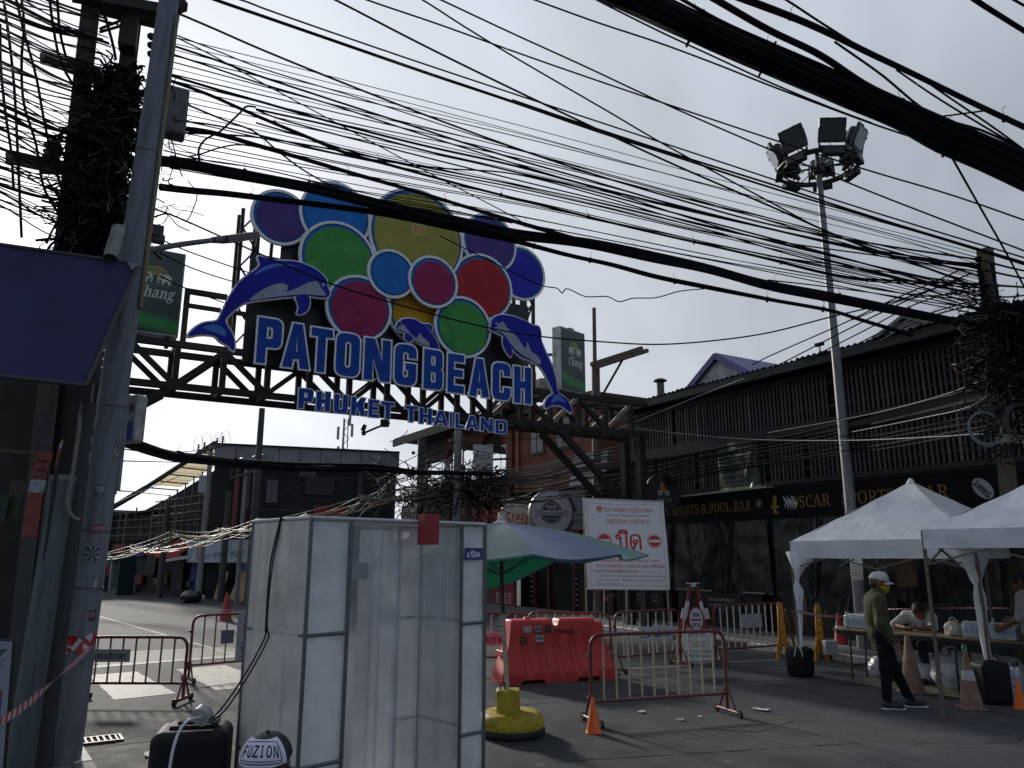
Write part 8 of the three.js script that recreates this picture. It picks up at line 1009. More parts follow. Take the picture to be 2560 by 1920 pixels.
// right utility pole, its cable mass and coils
{
  const f = at(2512, 1300, 13.3), e = at(2462, 624, 13.3), t = thing('utility_pole', 'weathered square utility pole at the right swallowed by cables', 'utility pole', V3(f.x, 0, f.z)), rel = inv(t);
  const wd = mat(0.085, 0.07, 0.05, 0.85, { map: rep(T.streak, 0.8), bump: rep(T.bump, 2) }); L('shaft', bar(V3(0, 0, 0), rel(e), 0.17, 0.17, V3(0.5, 0, 0.86)), wd, t);
  L('rack', [bar(rel(at(2444, 660, 13.2)), rel(at(2470, 830, 13.2)), 0.04), bar(rel(at(2478, 655, 13.1)), rel(at(2506, 800, 13.1)), 0.04)], tangleM, t);
  for (const y of [655, 690, 706, 722, 738]) L('insulator', lathe([[0.02, 0], [0.055, 0.01], [0.03, 0.04], [0.055, 0.07], [0.02, 0.09]], 8, ...rel(at(2447 + (y - 655) * 0.15, y, 13.15)).toArray()), tangleM, t);
  L('junction_box', rbox(0.34, 0.12, 0.16, 0.02, ...rel(at(2527, 1098, 12.9)).toArray(), 0.2), mat(0.32, 0.3, 0.24, 0.6, { map: rep(T.grime, 2) }), t);
  const pick = () => { const y = lerp(770, 1180, rnd() * rnd()), w = lerp(60, 120, smooth(y, 770, 950)); return at(2530 + rr(-w, w) * (0.3 + 0.7 * rnd()), y, 13.1 + rr(-0.35, 0.3)); };
  solo('cable_tangle', tangleGeo(1100, pick, 0.011, 0.1, 111, 9), tangleM, 'dark mass of looped cables hanging on the right utility pole', 'cables').userData.kind = 'stuff';
  const pick2 = () => at(2500 + rr(-110, 70), rr(780, 1120), 12.75); solo('cable_tangle', tangleGeo(110, pick2, 0.004, 0.09, 112, 9), mat(0.05, 0.048, 0.042, 0.8), 'paler wire ends and clamps on the dark cable mass at right', 'cables').userData.kind = 'stuff';
  const pick3 = () => at(2440 + rr(-70, 50), rr(690, 800), 13.2); solo('cable_tangle', tangleGeo(60, pick3, 0.005, 0.1, 113, 9), tangleM, 'thin jumper loops around the top of the right utility pole', 'cables').userData.kind = 'stuff';
  const coil = (label, px, py, R, d, m) => { const c = at(px, py, d), t2 = thing('cable_coil', label, 'cable coil', c), s = d / PX; for (let i = 0; i < 7; i++) { const r = (R + rr(-3, 3)) * s, o = V3(rr(-2, 2) * s, rr(-2, 2) * s, rr(-0.02, 0.02)), pts = []; for (let k = 0; k < 24; k++) pts.push(V3(Math.cos(k / 24 * 6.283) * r, Math.sin(k / 24 * 6.283) * r, 0).add(o)); L('loop', new THREE.TubeGeometry(new THREE.CatmullRomCurve3(pts, true), 60, 0.006, 5, true), m, t2); } return t2; };
  seed(114); coil('pale blue grey coil of spare cable hanging on the right cable mass', 2464, 1070, 35, 12.7, mat(0.14, 0.17, 0.19, 0.45)); coil('second dark coil of cable cut by the right edge', 2558, 1052, 36, 12.8, mat(0.06, 0.065, 0.07, 0.5));
  wire('rusty orange cable hanging in a loop with white tags left of the right pole', [[2385, 912], [2394, 926], [2412, 932], [2432, 920], [2448, 900]], 6, 12.9, 12.9, null, mat(0.14, 0.05, 0.025, 0.6)); const tagp = (x, y, l) => { const g = thing('cable_tag', l, 'tag', at(x, y, 12.86)); L('sleeve', rbox(0.07, 0.035, 0.03, 0.008, 0, 0, 0, 0, 0, 0.3), mat(0.5, 0.5, 0.5, 0.5), g); L('clip', box(0.02, 0.05, 0.02), black, g); }; tagp(2386, 913, 'white tag at the left end of the rusty cable loop'); tagp(2413, 927, 'white tag at the bottom of the rusty cable loop'); tagp(2446, 899, 'white tag at the right end of the rusty cable loop');
}
// ---------- white canopy tents ----------
const canvasW = mat(0.86, 0.87, 0.9, 0.7, { map: rep(T.wear, 0.4), bump: rep(T.cloth, 0.35), bumpScale: 0.012, transmission: 0.2, thickness: 0, side: THREE.DoubleSide });
const tentSteel = mat(0.14, 0.12, 0.1, 0.5, { metalness: 0.3, map: rep(T.rust, 2) });
function tent(label, A, e1, w, dep, o) {                        // A: ground point of the front left leg, e1: direction of the front edge
  const t = thing('canopy_tent', label, 'tent', A.clone().setY(0), Math.atan2(-e1.z, e1.x)), y1 = o.y ?? 2.07, v = o.v ?? 0.2, pk = o.peak ?? 2.98;     // local x along the front, z towards the street, so the tent lies at -z
  const N = 26, c = V3(w / 2, pk, -dep / 2), E = [V3(0, y1, 0), V3(w, y1, 0), V3(w, y1, -dep), V3(0, y1, -dep)];
  const roofSide = (a, b, k) => { const pos = [], uv = [], id = []; for (let j = 0; j <= N; j++) for (let i = 0; i <= N; i++) { const u = i / N, q = j / N, e = a.clone().lerp(b, u), p = e.lerp(c, q); const sag = Math.sin(q * Math.PI) * 0.055 * (0.4 + 0.6 * Math.sin(u * Math.PI)), wr = 0.02 * fbm(p.x * 2.2 + k, p.z * 2.2, q * 2, 4) + 0.012 * Math.sin((u - 0.5) * (1 - q) * 26 + q * 9 + k) * Math.sin(q * Math.PI) * (1 - q); p.y -= sag - wr; pos.push(p.x, p.y, p.z); uv.push(p.x, p.z); } for (let j = 0; j < N; j++) for (let i = 0; i < N; i++) { const m = j * (N + 1) + i; id.push(m, m + 1, m + N + 1, m + 1, m + N + 2, m + N + 1); } const g = new THREE.BufferGeometry(); g.setAttribute('position', new THREE.Float32BufferAttribute(pos, 3)); g.setAttribute('uv', new THREE.Float32BufferAttribute(uv, 2)); g.setIndex(id); g.computeVertexNormals(); return g; };
  const val = (a, b, k) => { const pos = [], uv = [], id = [], d = b.clone().sub(a), n = V3(d.z, 0, -d.x).normalize(); for (let j = 0; j <= 5; j++) for (let i = 0; i <= 40; i++) { const u = i / 40, q = j / 5, p = a.clone().lerp(b, u); p.y += 0.004 - q * (v + 0.02 * fbm(u * 4, k, 1, 3) + (o.swag ?? 0) * smooth(Math.min(u, 1 - u), 0.07, 0.005)); p.addScaledVector(n, -0.02 - 0.02 * q * fbm(u * 5, q, k, 3)); pos.push(p.x, p.y, p.z); uv.push(u * d.length(), p.y); } for (let j = 0; j < 5; j++) for (let i = 0; i < 40; i++) { const m = j * 41 + i; id.push(m, m + 1, m + 41, m + 1, m + 42, m + 41); } const g = new THREE.BufferGeometry(); g.setAttribute('position', new THREE.Float32BufferAttribute(pos, 3)); g.setAttribute('uv', new THREE.Float32BufferAttribute(uv, 2)); g.setIndex(id); g.computeVertexNormals(); return g; };
  for (let k = 0; k < 4; k++) { L('roof_panel', roofSide(E[k], E[(k + 1) % 4], k * 3 + (o.k ?? 0)), canvasW, t, { uv: true }); L('valance', val(E[k], E[(k + 1) % 4], k + (o.k ?? 0)), canvasW, t, { uv: true }); }
  L('peak_cap', lathe([[0.001, pk + 0.05], [0.03, pk + 0.035], [0.07, pk - 0.04]], 14, c.x, 0, c.z), canvasW, t);
  for (const [i, e] of E.entries()) L('leg', bar(V3(e.x + (i === 0 ? (o.leanX ?? 0) : 0), 0, e.z), V3(e.x, y1 - 0.02, e.z), 0.036), tentSteel, t);
  for (let k = 0; k < 4; k++) { const a = E[k], b = E[(k + 1) % 4], m1 = a.clone().lerp(b, 0.5).setY(y1 - 0.05), lo = (p) => p.clone().setY(y1 - 0.42); L('truss_bar', [bar(lo(a), m1, 0.02), bar(lo(b), m1, 0.02), bar(a.clone().setY(y1 - 0.05), m1.clone().setY(y1 - 0.42), 0.02), bar(b.clone().setY(y1 - 0.05), m1.clone().setY(y1 - 0.42), 0.02)], tentSteel, t); }
  for (const [x, z, s] of o.drapes ?? []) {                    // corner sleeves bunched round the legs
    const prof = [[y1 - v + 0.02, 0.24], [y1 - 0.32, 0.17], [y1 - 0.44, 0.1], [y1 - 0.55, 0.07], [y1 - 0.62, 0.045], [y1 - 0.75, 0.075], [y1 - 0.95, 0.06], [y1 - 1.3, 0.05], [y1 - 1.62, 0.035], [y1 - 1.72, 0.012]], M = 18, pos = [], uv = [], id = [];
    prof.forEach(([y, r], j) => { for (let i = 0; i <= M; i++) { const a = (i / M) * 6.283, rr_ = r * (1 + 0.25 * Math.sin(a * 3 + j * 1.7)); pos.push(x + s * r * 0.6 + Math.cos(a) * rr_, y + 0.02 * Math.sin(a * 2 + j), z + (z > -0.5 ? -1 : 1) * r * 0.45 + Math.sin(a) * rr_ * 0.7); uv.push(a * 0.1, y); } }); for (let j = 0; j < prof.length - 1; j++) for (let i = 0; i < M; i++) { const m = j * (M + 1) + i; id.push(m, m + 1, m + M + 1, m + 1, m + M + 2, m + M + 1); }
    const g = new THREE.BufferGeometry(); g.setAttribute('position', new THREE.Float32BufferAttribute(pos, 3)); g.setAttribute('uv', new THREE.Float32BufferAttribute(uv, 2)); g.setIndex(id); g.computeVertexNormals(); L('corner_sleeve', g, canvasW, t, { uv: true });
  }
  return t;
}
const legA = onGround(2003, 1693), legB = onGround(2488, 1757), E1 = legB.clone().sub(legA), W1t = E1.length(); E1.normalize(); const E2 = V3(E1.z, 0, -E1.x); if (E2.z > 0) E2.negate();      // E2: into the tent
const onTent = (s, d, y = 0) => legA.clone().addScaledVector(E1, s).addScaledVector(E2, d).setY(y);
const tent1 = tent('white canopy tent with pointed roof, its left leg in a black barrel', legA, E1, W1t, 2.75, { drapes: [[0, 0, 1], [W1t, 0, -1]], peak: 3.02, v: 0.17, swag: 0.1 });
{
  const a2 = onGround(2360, 1794), e = V3(0.72, 0, 0.694).normalize(); tent('nearer white canopy tent cut off by the right edge, on a thin brown leg', a2.clone(), e, 2.7, 2.7, { y: 2.15, v: 0.23, peak: 2.95, k: 5, leanX: 0.0 });
  const cl = thing('tan_cloth', 'tan cloth hanging under the first tent beside the floodlight mast', 'cloth', onTent(0.75, 2.2, 1.95), 0.2); const g = new THREE.PlaneGeometry(0.42, 0.62, 10, 10), q = g.attributes.position; for (let i = 0; i < q.count; i++) { q.setZ(i, 0.03 * Math.sin(q.getX(i) * 18)); q.setX(i, q.getX(i) * (1 + 0.3 * (q.getY(i) + 0.3))); } g.computeVertexNormals(); L('sheet', g.translate(0, -0.31, 0), mat(0.22, 0.14, 0.08, 0.85, { map: rep(T.grime, 1.5), side: THREE.DoubleSide }), cl);
}
// striped tape between the tent leg, the mast and beyond
{
  const k0 = at(1995, 1528, 13.1), tp = thing('barrier_tape', 'thin red and white tape sagging from the left tent leg to the mast', 'tape', k0), r = (x, y, d) => at(x, y, d).sub(k0);
  L('strip', ribbonOf([V3(0, 0, 0), r(2040, 1537, 13.6), r(2090, 1541, 14.4), r(2130, 1538, 15.2), r(2168, 1527, 15.8)], 0.05, 50, (k) => 0.3 + k * 1.2), tapeMaterial, tp, { uv: true });
  const k1 = at(2172, 1524, 15.8), t2 = thing('barrier_tape', 'thin faded tape stretched level behind the tents before the black curtain', 'tape', k1), r2 = (x, y, d) => at(x, y, d).sub(k1); L('strip', ribbonOf([V3(0, 0, 0), r2(2300, 1521, 15.2), r2(2420, 1520, 14.8), r2(2600, 1521, 14.2)], 0.025, 50, (k) => k * 5), tapeMaterial, t2, { uv: true });
  const k2 = at(2010, 1600, 13.1), t3 = thing('tent_rope', 'knotted pale rope tying the left tent leg to its black barrel', 'rope', k2), r3 = (x, y, d) => at(x, y, d).sub(k2), rope = mat(0.45, 0.43, 0.38, 0.9); L('rope', [tube([r3(1990, 1596, 13.0), r3(1996, 1612, 13.0), r3(2004, 1630, 12.95), r3(2007, 1642, 12.95)], 0.01, 20, 6), tube([r3(1990, 1590, 13.05), r3(1990, 1612, 13.0), r3(1986, 1642, 12.95)], 0.008, 16, 6)], rope, t3);
}
// ---------- table with water bottles, bags and hand gel ----------
const TS = 0.4, TD = 0.32, TH = 0.74;
{
  const p = onTent(TS, TD), t = thing('folding_table', 'long dark folding table with wooden top and steel legs under the tents', 'table', p, Math.atan2(-E1.z, E1.x)), len = 3.0;
  L('table_top', rbox(len, 0.03, 0.6, 0.008, len / 2, TH - 0.015, -0.3), mat(0.2, 0.14, 0.08, 0.6, { map: rep(T.grime, 1.2) }), t); L('edge_rail', [box(len - 0.08, 0.05, 0.02, len / 2, TH - 0.055, -0.05), box(len - 0.08, 0.05, 0.02, len / 2, TH - 0.055, -0.55)], mat(0.02, 0.02, 0.022, 0.6), t);
  const lm = mat(0.02, 0.024, 0.035, 0.5); for (const x of [0.22, 1.48, 1.75, 2.8]) for (const z of [-0.08, -0.52]) L('leg', rod(V3(x, 0, z), V3(x + 0.02, TH - 0.03, z), 0.016, 0.016, 8), lm, t); for (const x of [0.22, 1.48, 1.75, 2.8]) L('stretcher', rod(V3(x, 0.2, -0.08), V3(x, 0.2, -0.52), 0.012), lm, t);
  // what stands on it
  const water = mat(0.8, 0.85, 0.87, 0.12, { transmission: 0.55, thickness: 0 }), labelM = mat(0.2, 0.33, 0.5, 0.45), capM = mat(0.75, 0.78, 0.82, 0.4), film = mat(0.9, 0.92, 0.95, 0.15, { transmission: 0.75, thickness: 0, side: THREE.DoubleSide, clearcoat: 0.6 });
  const bg = fuse(lathe([[0.001, 0], [0.028, 0], [0.031, 0.01], [0.031, 0.05], [0.028, 0.06], [0.031, 0.07], [0.031, 0.145], [0.024, 0.17], [0.013, 0.19], [0.013, 0.2], [0.001, 0.2]], 12)), lg = fuse(lathe([[0.0318, 0.085], [0.0318, 0.135]], 12)), cg = fuse(rod(V3(0, 0.198, 0), V3(0, 0.214, 0), 0.015, 0.015, 10));
  const bottle = (parent, x, y, z) => { const b = mesh('bottle', bg, water, parent); b.position.set(x, y, z); mesh('label', lg, labelM, b); mesh('cap', cg, capM, b); return b; };
  const pack = (label, s, d, nx, nz, y, turn = 0) => { const q = thing('bottle_pack', label, 'water bottles', onTent(s, d, y), Math.atan2(-E1.z, E1.x) + turn); for (let i = 0; i < nx; i++) for (let k = 0; k < nz; k++) bottle(q, (i - (nx - 1) / 2) * 0.064, 0, (k - (nz - 1) / 2) * 0.064); L('film', (() => { const g = new RoundedBoxGeometry(nx * 0.064 + 0.012, 0.205, nz * 0.064 + 0.012, 4, 0.02), a = g.attributes.position; for (let i = 0; i < a.count; i++) { const k = 0.006 * fbm(a.getX(i) * 22, a.getY(i) * 22, a.getZ(i) * 22, 3); a.setXYZ(i, a.getX(i) * (1 + k * 6), a.getY(i) + k, a.getZ(i) * (1 + k * 8)); } g.computeVertexNormals(); return g.translate(0, 0.103, 0); })(), film, q); return q; };
  pack('shrink wrapped pack of water bottles on the left end of the table', TS + 0.3, TD + 0.3, 6, 3, TH); pack('left of the two water bottle packs on the right part of the table', TS + 2.02, TD + 0.22, 5, 3, TH, 0.1); pack('right of the two water bottle packs on the right part of the table', TS + 2.38, TD + 0.2, 5, 3, TH, -0.05);
  pack('big pack of water bottles on the ground behind the small cone at the right edge', W1t + 0.12, 0.14, 5, 3, 0.0, 0.2); pack('upper pack of water bottles stacked on the pack at the right edge', W1t + 0.12, 0.14, 5, 3, 0.215, 0.15);
  const gel = thing('hand_gel_bottle', 'clear pump bottle of hand gel on the left end of the table', 'bottle', onTent(TS + 0.14, TD + 0.2, TH)); L('body', lathe([[0.001, 0], [0.038, 0], [0.04, 0.01], [0.04, 0.13], [0.03, 0.16], [0.014, 0.17], [0.014, 0.185], [0.001, 0.185]], 16), mat(0.7, 0.74, 0.74, 0.1, { transmission: 0.75, thickness: 0 }), gel); L('pump', [rod(V3(0, 0.18, 0), V3(0, 0.235, 0), 0.011), bar(V3(-0.01, 0.24, 0), V3(0.05, 0.236, 0), 0.012)], mat(0.6, 0.6, 0.6, 0.4), gel); L('label', lathe([[0.0406, 0.03], [0.0406, 0.11]], 16), mat(0.4, 0.45, 0.45, 0.5), gel);
  const bagM = mat(0.62, 0.63, 0.66, 0.35, { transmission: 0.3, thickness: 0, side: THREE.DoubleSide, clearcoat: 0.3 }), bagY = mat(0.6, 0.57, 0.46, 0.35, { transmission: 0.25, thickness: 0, side: THREE.DoubleSide, clearcoat: 0.3 });
  const plasticBag = (label, p, R, m, k, handles = true) => { const b = thing('plastic_bag', label, 'bag', p), g = new THREE.IcosahedronGeometry(R, 7), q = g.attributes.position; for (let i = 0; i < q.count; i++) { const x = q.getX(i), y = q.getY(i), z = q.getZ(i), n = 1 + 0.35 * fbm(x / R * 2 + k, y / R * 2, z / R * 2 + k, 4) + 0.1 * Math.abs(fbm(x / R * 5, y / R * 5 + k, z / R * 5, 3)); q.setXYZ(i, x * n * 1.05, Math.max(y * n, -R * 0.72), z * n); } L('sack', mergeSmooth(g).translate(0, R * 0.72, 0), m, b); if (handles) for (const h of [tube([V3(-R * 0.3, R * 1.5, 0), V3(-R * 0.35, R * 1.95, 0), V3(0, R * 2.1, R * 0.1), V3(R * 0.25, R * 1.9, 0), V3(R * 0.1, R * 1.45, 0)], R * 0.07, 20, 6), tube([V3(-R * 0.1, R * 1.5, R * 0.2), V3(0, R * 1.8, R * 0.3), V3(R * 0.4, R * 1.75, R * 0.3), V3(R * 0.4, R * 1.4, R * 0.1)], R * 0.06, 16, 6)]) L('handle', h, m, b); return b; };
  function mergeSmooth(g) { g.computeVertexNormals(); const n = g.attributes.normal, p = g.attributes.position, m = new Map(), key = (i) => `${p.getX(i).toFixed(4)},${p.getY(i).toFixed(4)},${p.getZ(i).toFixed(4)}`; for (let i = 0; i < p.count; i++) { const k = key(i), v = m.get(k) ?? V3(0, 0, 0); v.add(V3(n.getX(i), n.getY(i), n.getZ(i))); m.set(k, v); } for (let i = 0; i < p.count; i++) { const v = m.get(key(i)).clone().normalize(); n.setXYZ(i, v.x, v.y, v.z); } return g; }
  plasticBag('knotted pale yellow plastic bag on the table left of the water packs', onTent(TS + 1.72, TD + 0.22, TH), 0.12, bagY, 2);
  plasticBag('large white plastic bag under the table behind the brown tent leg', onTent(TS + 1.52, TD + 0.5), 0.27, bagM, 5); plasticBag('white plastic bag under the table left of the brown tent leg', onTent(TS + 1.02, TD + 0.62), 0.2, bagM, 8); plasticBag('crumpled white bag under the table right of the banded cone', onTent(TS + 2.0, TD + 0.45), 0.18, bagM, 11); plasticBag('small pale bag lying under the left end of the table', onTent(TS + 0.32, TD + 0.75), 0.17, bagM, 14, false); plasticBag('tied clear bag standing behind the black barrel at right', onTent(TS + 2.35, TD + 0.5), 0.22, bagM, 17);
  const bb = thing('blue_bottle', 'blue bottle standing on the ground under the table beside the man', 'bottle', onTent(TS + 0.62, TD + 0.4)); L('body', lathe([[0.001, 0], [0.05, 0], [0.05, 0.3], [0.025, 0.36], [0.02, 0.4], [0.001, 0.4]], 16), mat(0.05, 0.13, 0.3, 0.4), bb); L('cap', rod(V3(0, 0.4, 0), V3(0, 0.43, 0), 0.024), mat(0.4, 0.42, 0.45), bb);
  const gm = thing('ground_mat', 'dull green plastic sheet on the ground under the table', 'mat', onTent(TS + 1.2, TD + 0.1, 0.004), Math.atan2(-E1.z, E1.x)); L('sheet', (() => { const g = new THREE.PlaneGeometry(1.7, 0.9, 24, 14), q = g.attributes.position; for (let i = 0; i < q.count; i++) q.setZ(i, 0.004 + 0.02 * Math.max(0, fbm(q.getX(i) * 4, q.getY(i) * 4, 2, 3))); g.computeVertexNormals(); return g.rotateX(-Math.PI / 2); })(), mat(0.07, 0.085, 0.05, 0.6, { map: rep(T.grime, 1) }), gm);
  const st = thing('wooden_stool', 'dark stool under the table on which the man in the white polo sits', 'stool', onTent(TS + 0.95, TD + 1.02)); L('seat', rbox(0.36, 0.03, 0.34, 0.01, 0, 0.44, 0), mat(0.05, 0.03, 0.02, 0.7), st); for (const [x, z] of [[-0.15, -0.14], [0.15, -0.14], [-0.15, 0.14], [0.15, 0.14]]) L('leg', rod(V3(x * 1.25, 0, z * 1.2), V3(x, 0.43, z), 0.016), mat(0.05, 0.03, 0.02, 0.7), st);
  const tie = thing('green_ribbon', 'green ribbon tied on the tip of the banded cone', 'ribbon', V3(0, 0, 0)); const ct = onGround(2430, 1772); tie.position.set(ct.x, 0.65, ct.z); L('bow', [tube([V3(0, -0.01, 0), V3(-0.03, 0.05, 0.01), V3(-0.01, 0.1, 0), V3(0.02, 0.06, 0), V3(0, 0, 0)], 0.012, 16, 6)], mat(0.05, 0.25, 0.16, 0.6), tie);
}
// ---------- people ----------
// a surface round tapered bones: [from, to, radius at from, radius at to], joined smoothly
function flesh(bones, cell, k = 0.03, cut) {
  const lo = V3(1e9, 1e9, 1e9), hi = V3(-1e9, -1e9, -1e9); for (const [a, b, ra, rb] of bones) for (const [p, r] of [[a, ra], [b, rb]]) { lo.min(V3(p.x - r, p.y - r, p.z - r)); hi.max(V3(p.x + r, p.y + r, p.z + r)); }
  const m = cell * 3 + k * 0.4, S = Math.max(hi.x - lo.x, hi.y - lo.y, hi.z - lo.z) + 2 * m, n = Math.ceil(S / cell), C = lo.clone().add(hi).multiplyScalar(0.5), h = n / 2, mc = new MarchingCubes(n, new THREE.MeshStandardMaterial(), false, false, 260000), F_ = mc.field; F_.fill(9);
  const gx = (v, c) => (v - c) / (S / 2) * h + h, wx = (i, c) => ((i - h) / h) * (S / 2) + c;
  for (const [a, b, ra, rb] of bones) {
    const R = Math.max(ra, rb) + k + cell * 2, d = b.clone().sub(a), dd = Math.max(1e-9, d.lengthSq()), r0 = [0, 1, 2].map((q) => Math.max(1, Math.floor(gx(Math.min(a.getComponent(q), b.getComponent(q)) - R, C.getComponent(q))))), r1 = [0, 1, 2].map((q) => Math.min(n - 2, Math.ceil(gx(Math.max(a.getComponent(q), b.getComponent(q)) + R, C.getComponent(q)))));
    for (let z = r0[2]; z <= r1[2]; z++) for (let y = r0[1]; y <= r1[1]; y++) for (let x = r0[0]; x <= r1[0]; x++) {
      const X = wx(x, C.x) - a.x, Y = wx(y, C.y) - a.y, Z = wx(z, C.z) - a.z, t = clamp((X * d.x + Y * d.y + Z * d.z) / dd, 0, 1), dist = Math.hypot(X - d.x * t, Y - d.y * t, Z - d.z * t) - (ra + (rb - ra) * t), i = x + y * n + z * n * n, o = F_[i], e = Math.max(k - Math.abs(o - dist), 0) / k; F_[i] = Math.min(o, dist) - e * e * k * 0.25;
    }
  }
  if (cut) for (let z = 0; z < n; z++) for (let y = 0; y < n; y++) for (let x = 0; x < n; x++) { const i = x + y * n + z * n * n; if (F_[i] < 1) F_[i] = Math.max(F_[i], cut(wx(x, C.x), wx(y, C.y), wx(z, C.z))); }
  for (let i = 0; i < F_.length; i++) F_[i] = -F_[i];
  mc.isolation = 0; mc.update(); const N = mc.count, g = new THREE.BufferGeometry(), p = new Float32Array(N * 3), nn = new Float32Array(N * 3);
  for (let i = 0; i < N * 3; i++) { p[i] = mc.positionArray[i] * (S / 2) + C.getComponent(i % 3); nn[i] = mc.normalArray[i]; } for (let i = 0; i < N; i++) { const l = Math.hypot(nn[i * 3], nn[i * 3 + 1], nn[i * 3 + 2]) || 1; nn[i * 3] /= l; nn[i * 3 + 1] /= l; nn[i * 3 + 2] /= l; }
  g.setAttribute('position', new THREE.BufferAttribute(p, 3)); g.setAttribute('normal', new THREE.BufferAttribute(nn, 3)); g.setAttribute('uv', new THREE.BufferAttribute(new Float32Array(N * 2), 2)); return g;
}
// bones of a hand: wrist, direction of the fingers, direction of the thumb side, curl of the fingers in radians
function handBones(w, dir, thumbSide, curl = 0.5, s = 1) {
  const f = dir.clone().normalize(), t = thumbSide.clone().addScaledVector(f, -thumbSide.dot(f)).normalize(), n = f.clone().cross(t).normalize(), B = [], P = (a, b, c) => w.clone().addScaledVector(f, a * s).addScaledVector(t, b * s).addScaledVector(n, c * s);
  for (const b of [-0.026, -0.009, 0.009, 0.026]) B.push([P(0.0, b * 0.6, 0), P(0.085, b, 0), 0.017 * s, 0.0125 * s]);
  [[-0.029, 0.056], [-0.0095, 0.072], [0.0105, 0.078], [0.03, 0.07]].forEach(([b, len], i) => { let p = P(0.088, b, 0), a = curl * 0.35; for (let q = 0; q < 3; q++) { const l = len * s * [0.44, 0.31, 0.25][q], e = p.clone().addScaledVector(f, Math.cos(a) * l).addScaledVector(n, Math.sin(a) * l); B.push([p, e, (0.0092 - q * 0.0008) * s, (0.0086 - q * 0.0008) * s]); p = e; a += curl * (0.8 - i * 0.05); } });
  const th0 = P(0.025, 0.03, 0.004), th1 = P(0.06, 0.056, 0.018), th2 = P(0.09, 0.064, 0.03); B.push([th0, th1, 0.0125 * s, 0.0105 * s], [th1, th2, 0.0105 * s, 0.0085 * s]); return B;
}
const B_ = (a, b, ra, rb = ra) => [V3(...a), V3(...b), ra, rb];
function headBones(c, f, upv) {                                // c: head centre, f: where the face looks, upv: crown direction
  const r = f.clone().cross(upv).normalize(), P = (a, b, s) => c.clone().addScaledVector(f, a).addScaledVector(upv, b).addScaledVector(r, s);
  return { P, r, bones: [[P(-0.02, 0.03, 0), P(0.015, 0.035, 0), 0.09, 0.088], [P(0.03, -0.03, 0), P(0.045, -0.075, 0), 0.062, 0.045], [P(0.05, -0.09, 0), P(0.068, -0.1, 0), 0.026, 0.02], [P(0.085, 0.015, 0), P(0.108, -0.025, 0), 0.012, 0.017], [P(0.082, 0.03, 0.03), P(0.082, 0.03, -0.03), 0.016, 0.016], [P(0.085, -0.058, 0.018), P(0.085, -0.058, -0.018), 0.012, 0.012], [P(0.07, -0.012, 0.04), P(0.05, -0.04, 0.045), 0.02, 0.02], [P(0.07, -0.012, -0.04), P(0.05, -0.04, -0.045), 0.02, 0.02], ...[1, -1].flatMap((s) => [[P(-0.005, 0.015, s * 0.088), P(-0.012, -0.025, s * 0.086), 0.016, 0.012]])] };
}
const skinM = mat(0.2, 0.095, 0.055, 0.6, { map: rep(T.wear, 2) }), hairM = mat(0.008, 0.007, 0.007, 0.6, { bump: rep(T.bump, 14), bumpScale: 0.004 }), eyeM = mat(0.5, 0.48, 0.45, 0.3), denim = mat(0.008, 0.008, 0.011, 0.9, { specularIntensity: 0.3, bump: rep(T.cloth, 2), bumpScale: 0.012 });
const grow = (bs, d) => bs.map(([a, b, x, y]) => [a, b, x + d, y + d]);
function eyesOf(t, P, up_ = 0.005) { for (const s of [1, -1]) { const e = L('eye', new THREE.SphereGeometry(0.012, 12, 10).translate(...P(0.079, up_, s * 0.031).toArray()), eyeM, t); L('iris', new THREE.SphereGeometry(0.006, 8, 6).translate(...P(0.0875, up_, s * 0.031).toArray()), mat(0.01, 0.006, 0.004, 0.3), e); } }
function capOf(t, P, c, m, brimM, big = 1) {                   // baseball cap: crown, brim, button
  const crown = flesh([[P(-0.022, 0.035, 0), P(0.012, 0.045, 0), 0.104 * big, 0.1 * big], [P(0.05, 0.045, 0), P(0.045, 0.085, 0), 0.06, 0.05]], 0.007, 0.03, (x, y, z) => { const q = V3(x, y, z).sub(P(0, 0.032, 0)), u = P(0.12, 1, 0).sub(P(0, 0, 0)).normalize(); return -q.dot(u); });
  const cr = L('cap_crown', crown, m, t); const pos = [], id = [], N = 16; for (let j = 0; j <= 6; j++) for (let i = 0; i <= N; i++) { const a = lerp(-1.25, 1.25, i / N), r0 = 0.098 * big, k = j / 6, out = r0 + k * 0.075 * Math.pow(Math.cos(a * 0.85), 0.8), p = P(Math.cos(a) * out + 0.005, 0.036 - 0.022 * k - 0.03 * Math.sin(a) ** 2, Math.sin(a) * (0.09 + 0.01 * k)); pos.push(p.x, p.y, p.z); }
  for (let j = 0; j < 6; j++) for (let i = 0; i < N; i++) { const q = j * (N + 1) + i; id.push(q, q + 1, q + N + 1, q + 1, q + N + 2, q + N + 1); } const g = new THREE.BufferGeometry(); g.setAttribute('position', new THREE.Float32BufferAttribute(pos, 3)); g.setIndex(id); g.computeVertexNormals(); L('cap_brim', g, brimM, t); L('cap_button', new THREE.SphereGeometry(0.009, 8, 6).translate(...P(-0.01, 0.146 * big, 0).toArray()), m, cr); return cr;
}
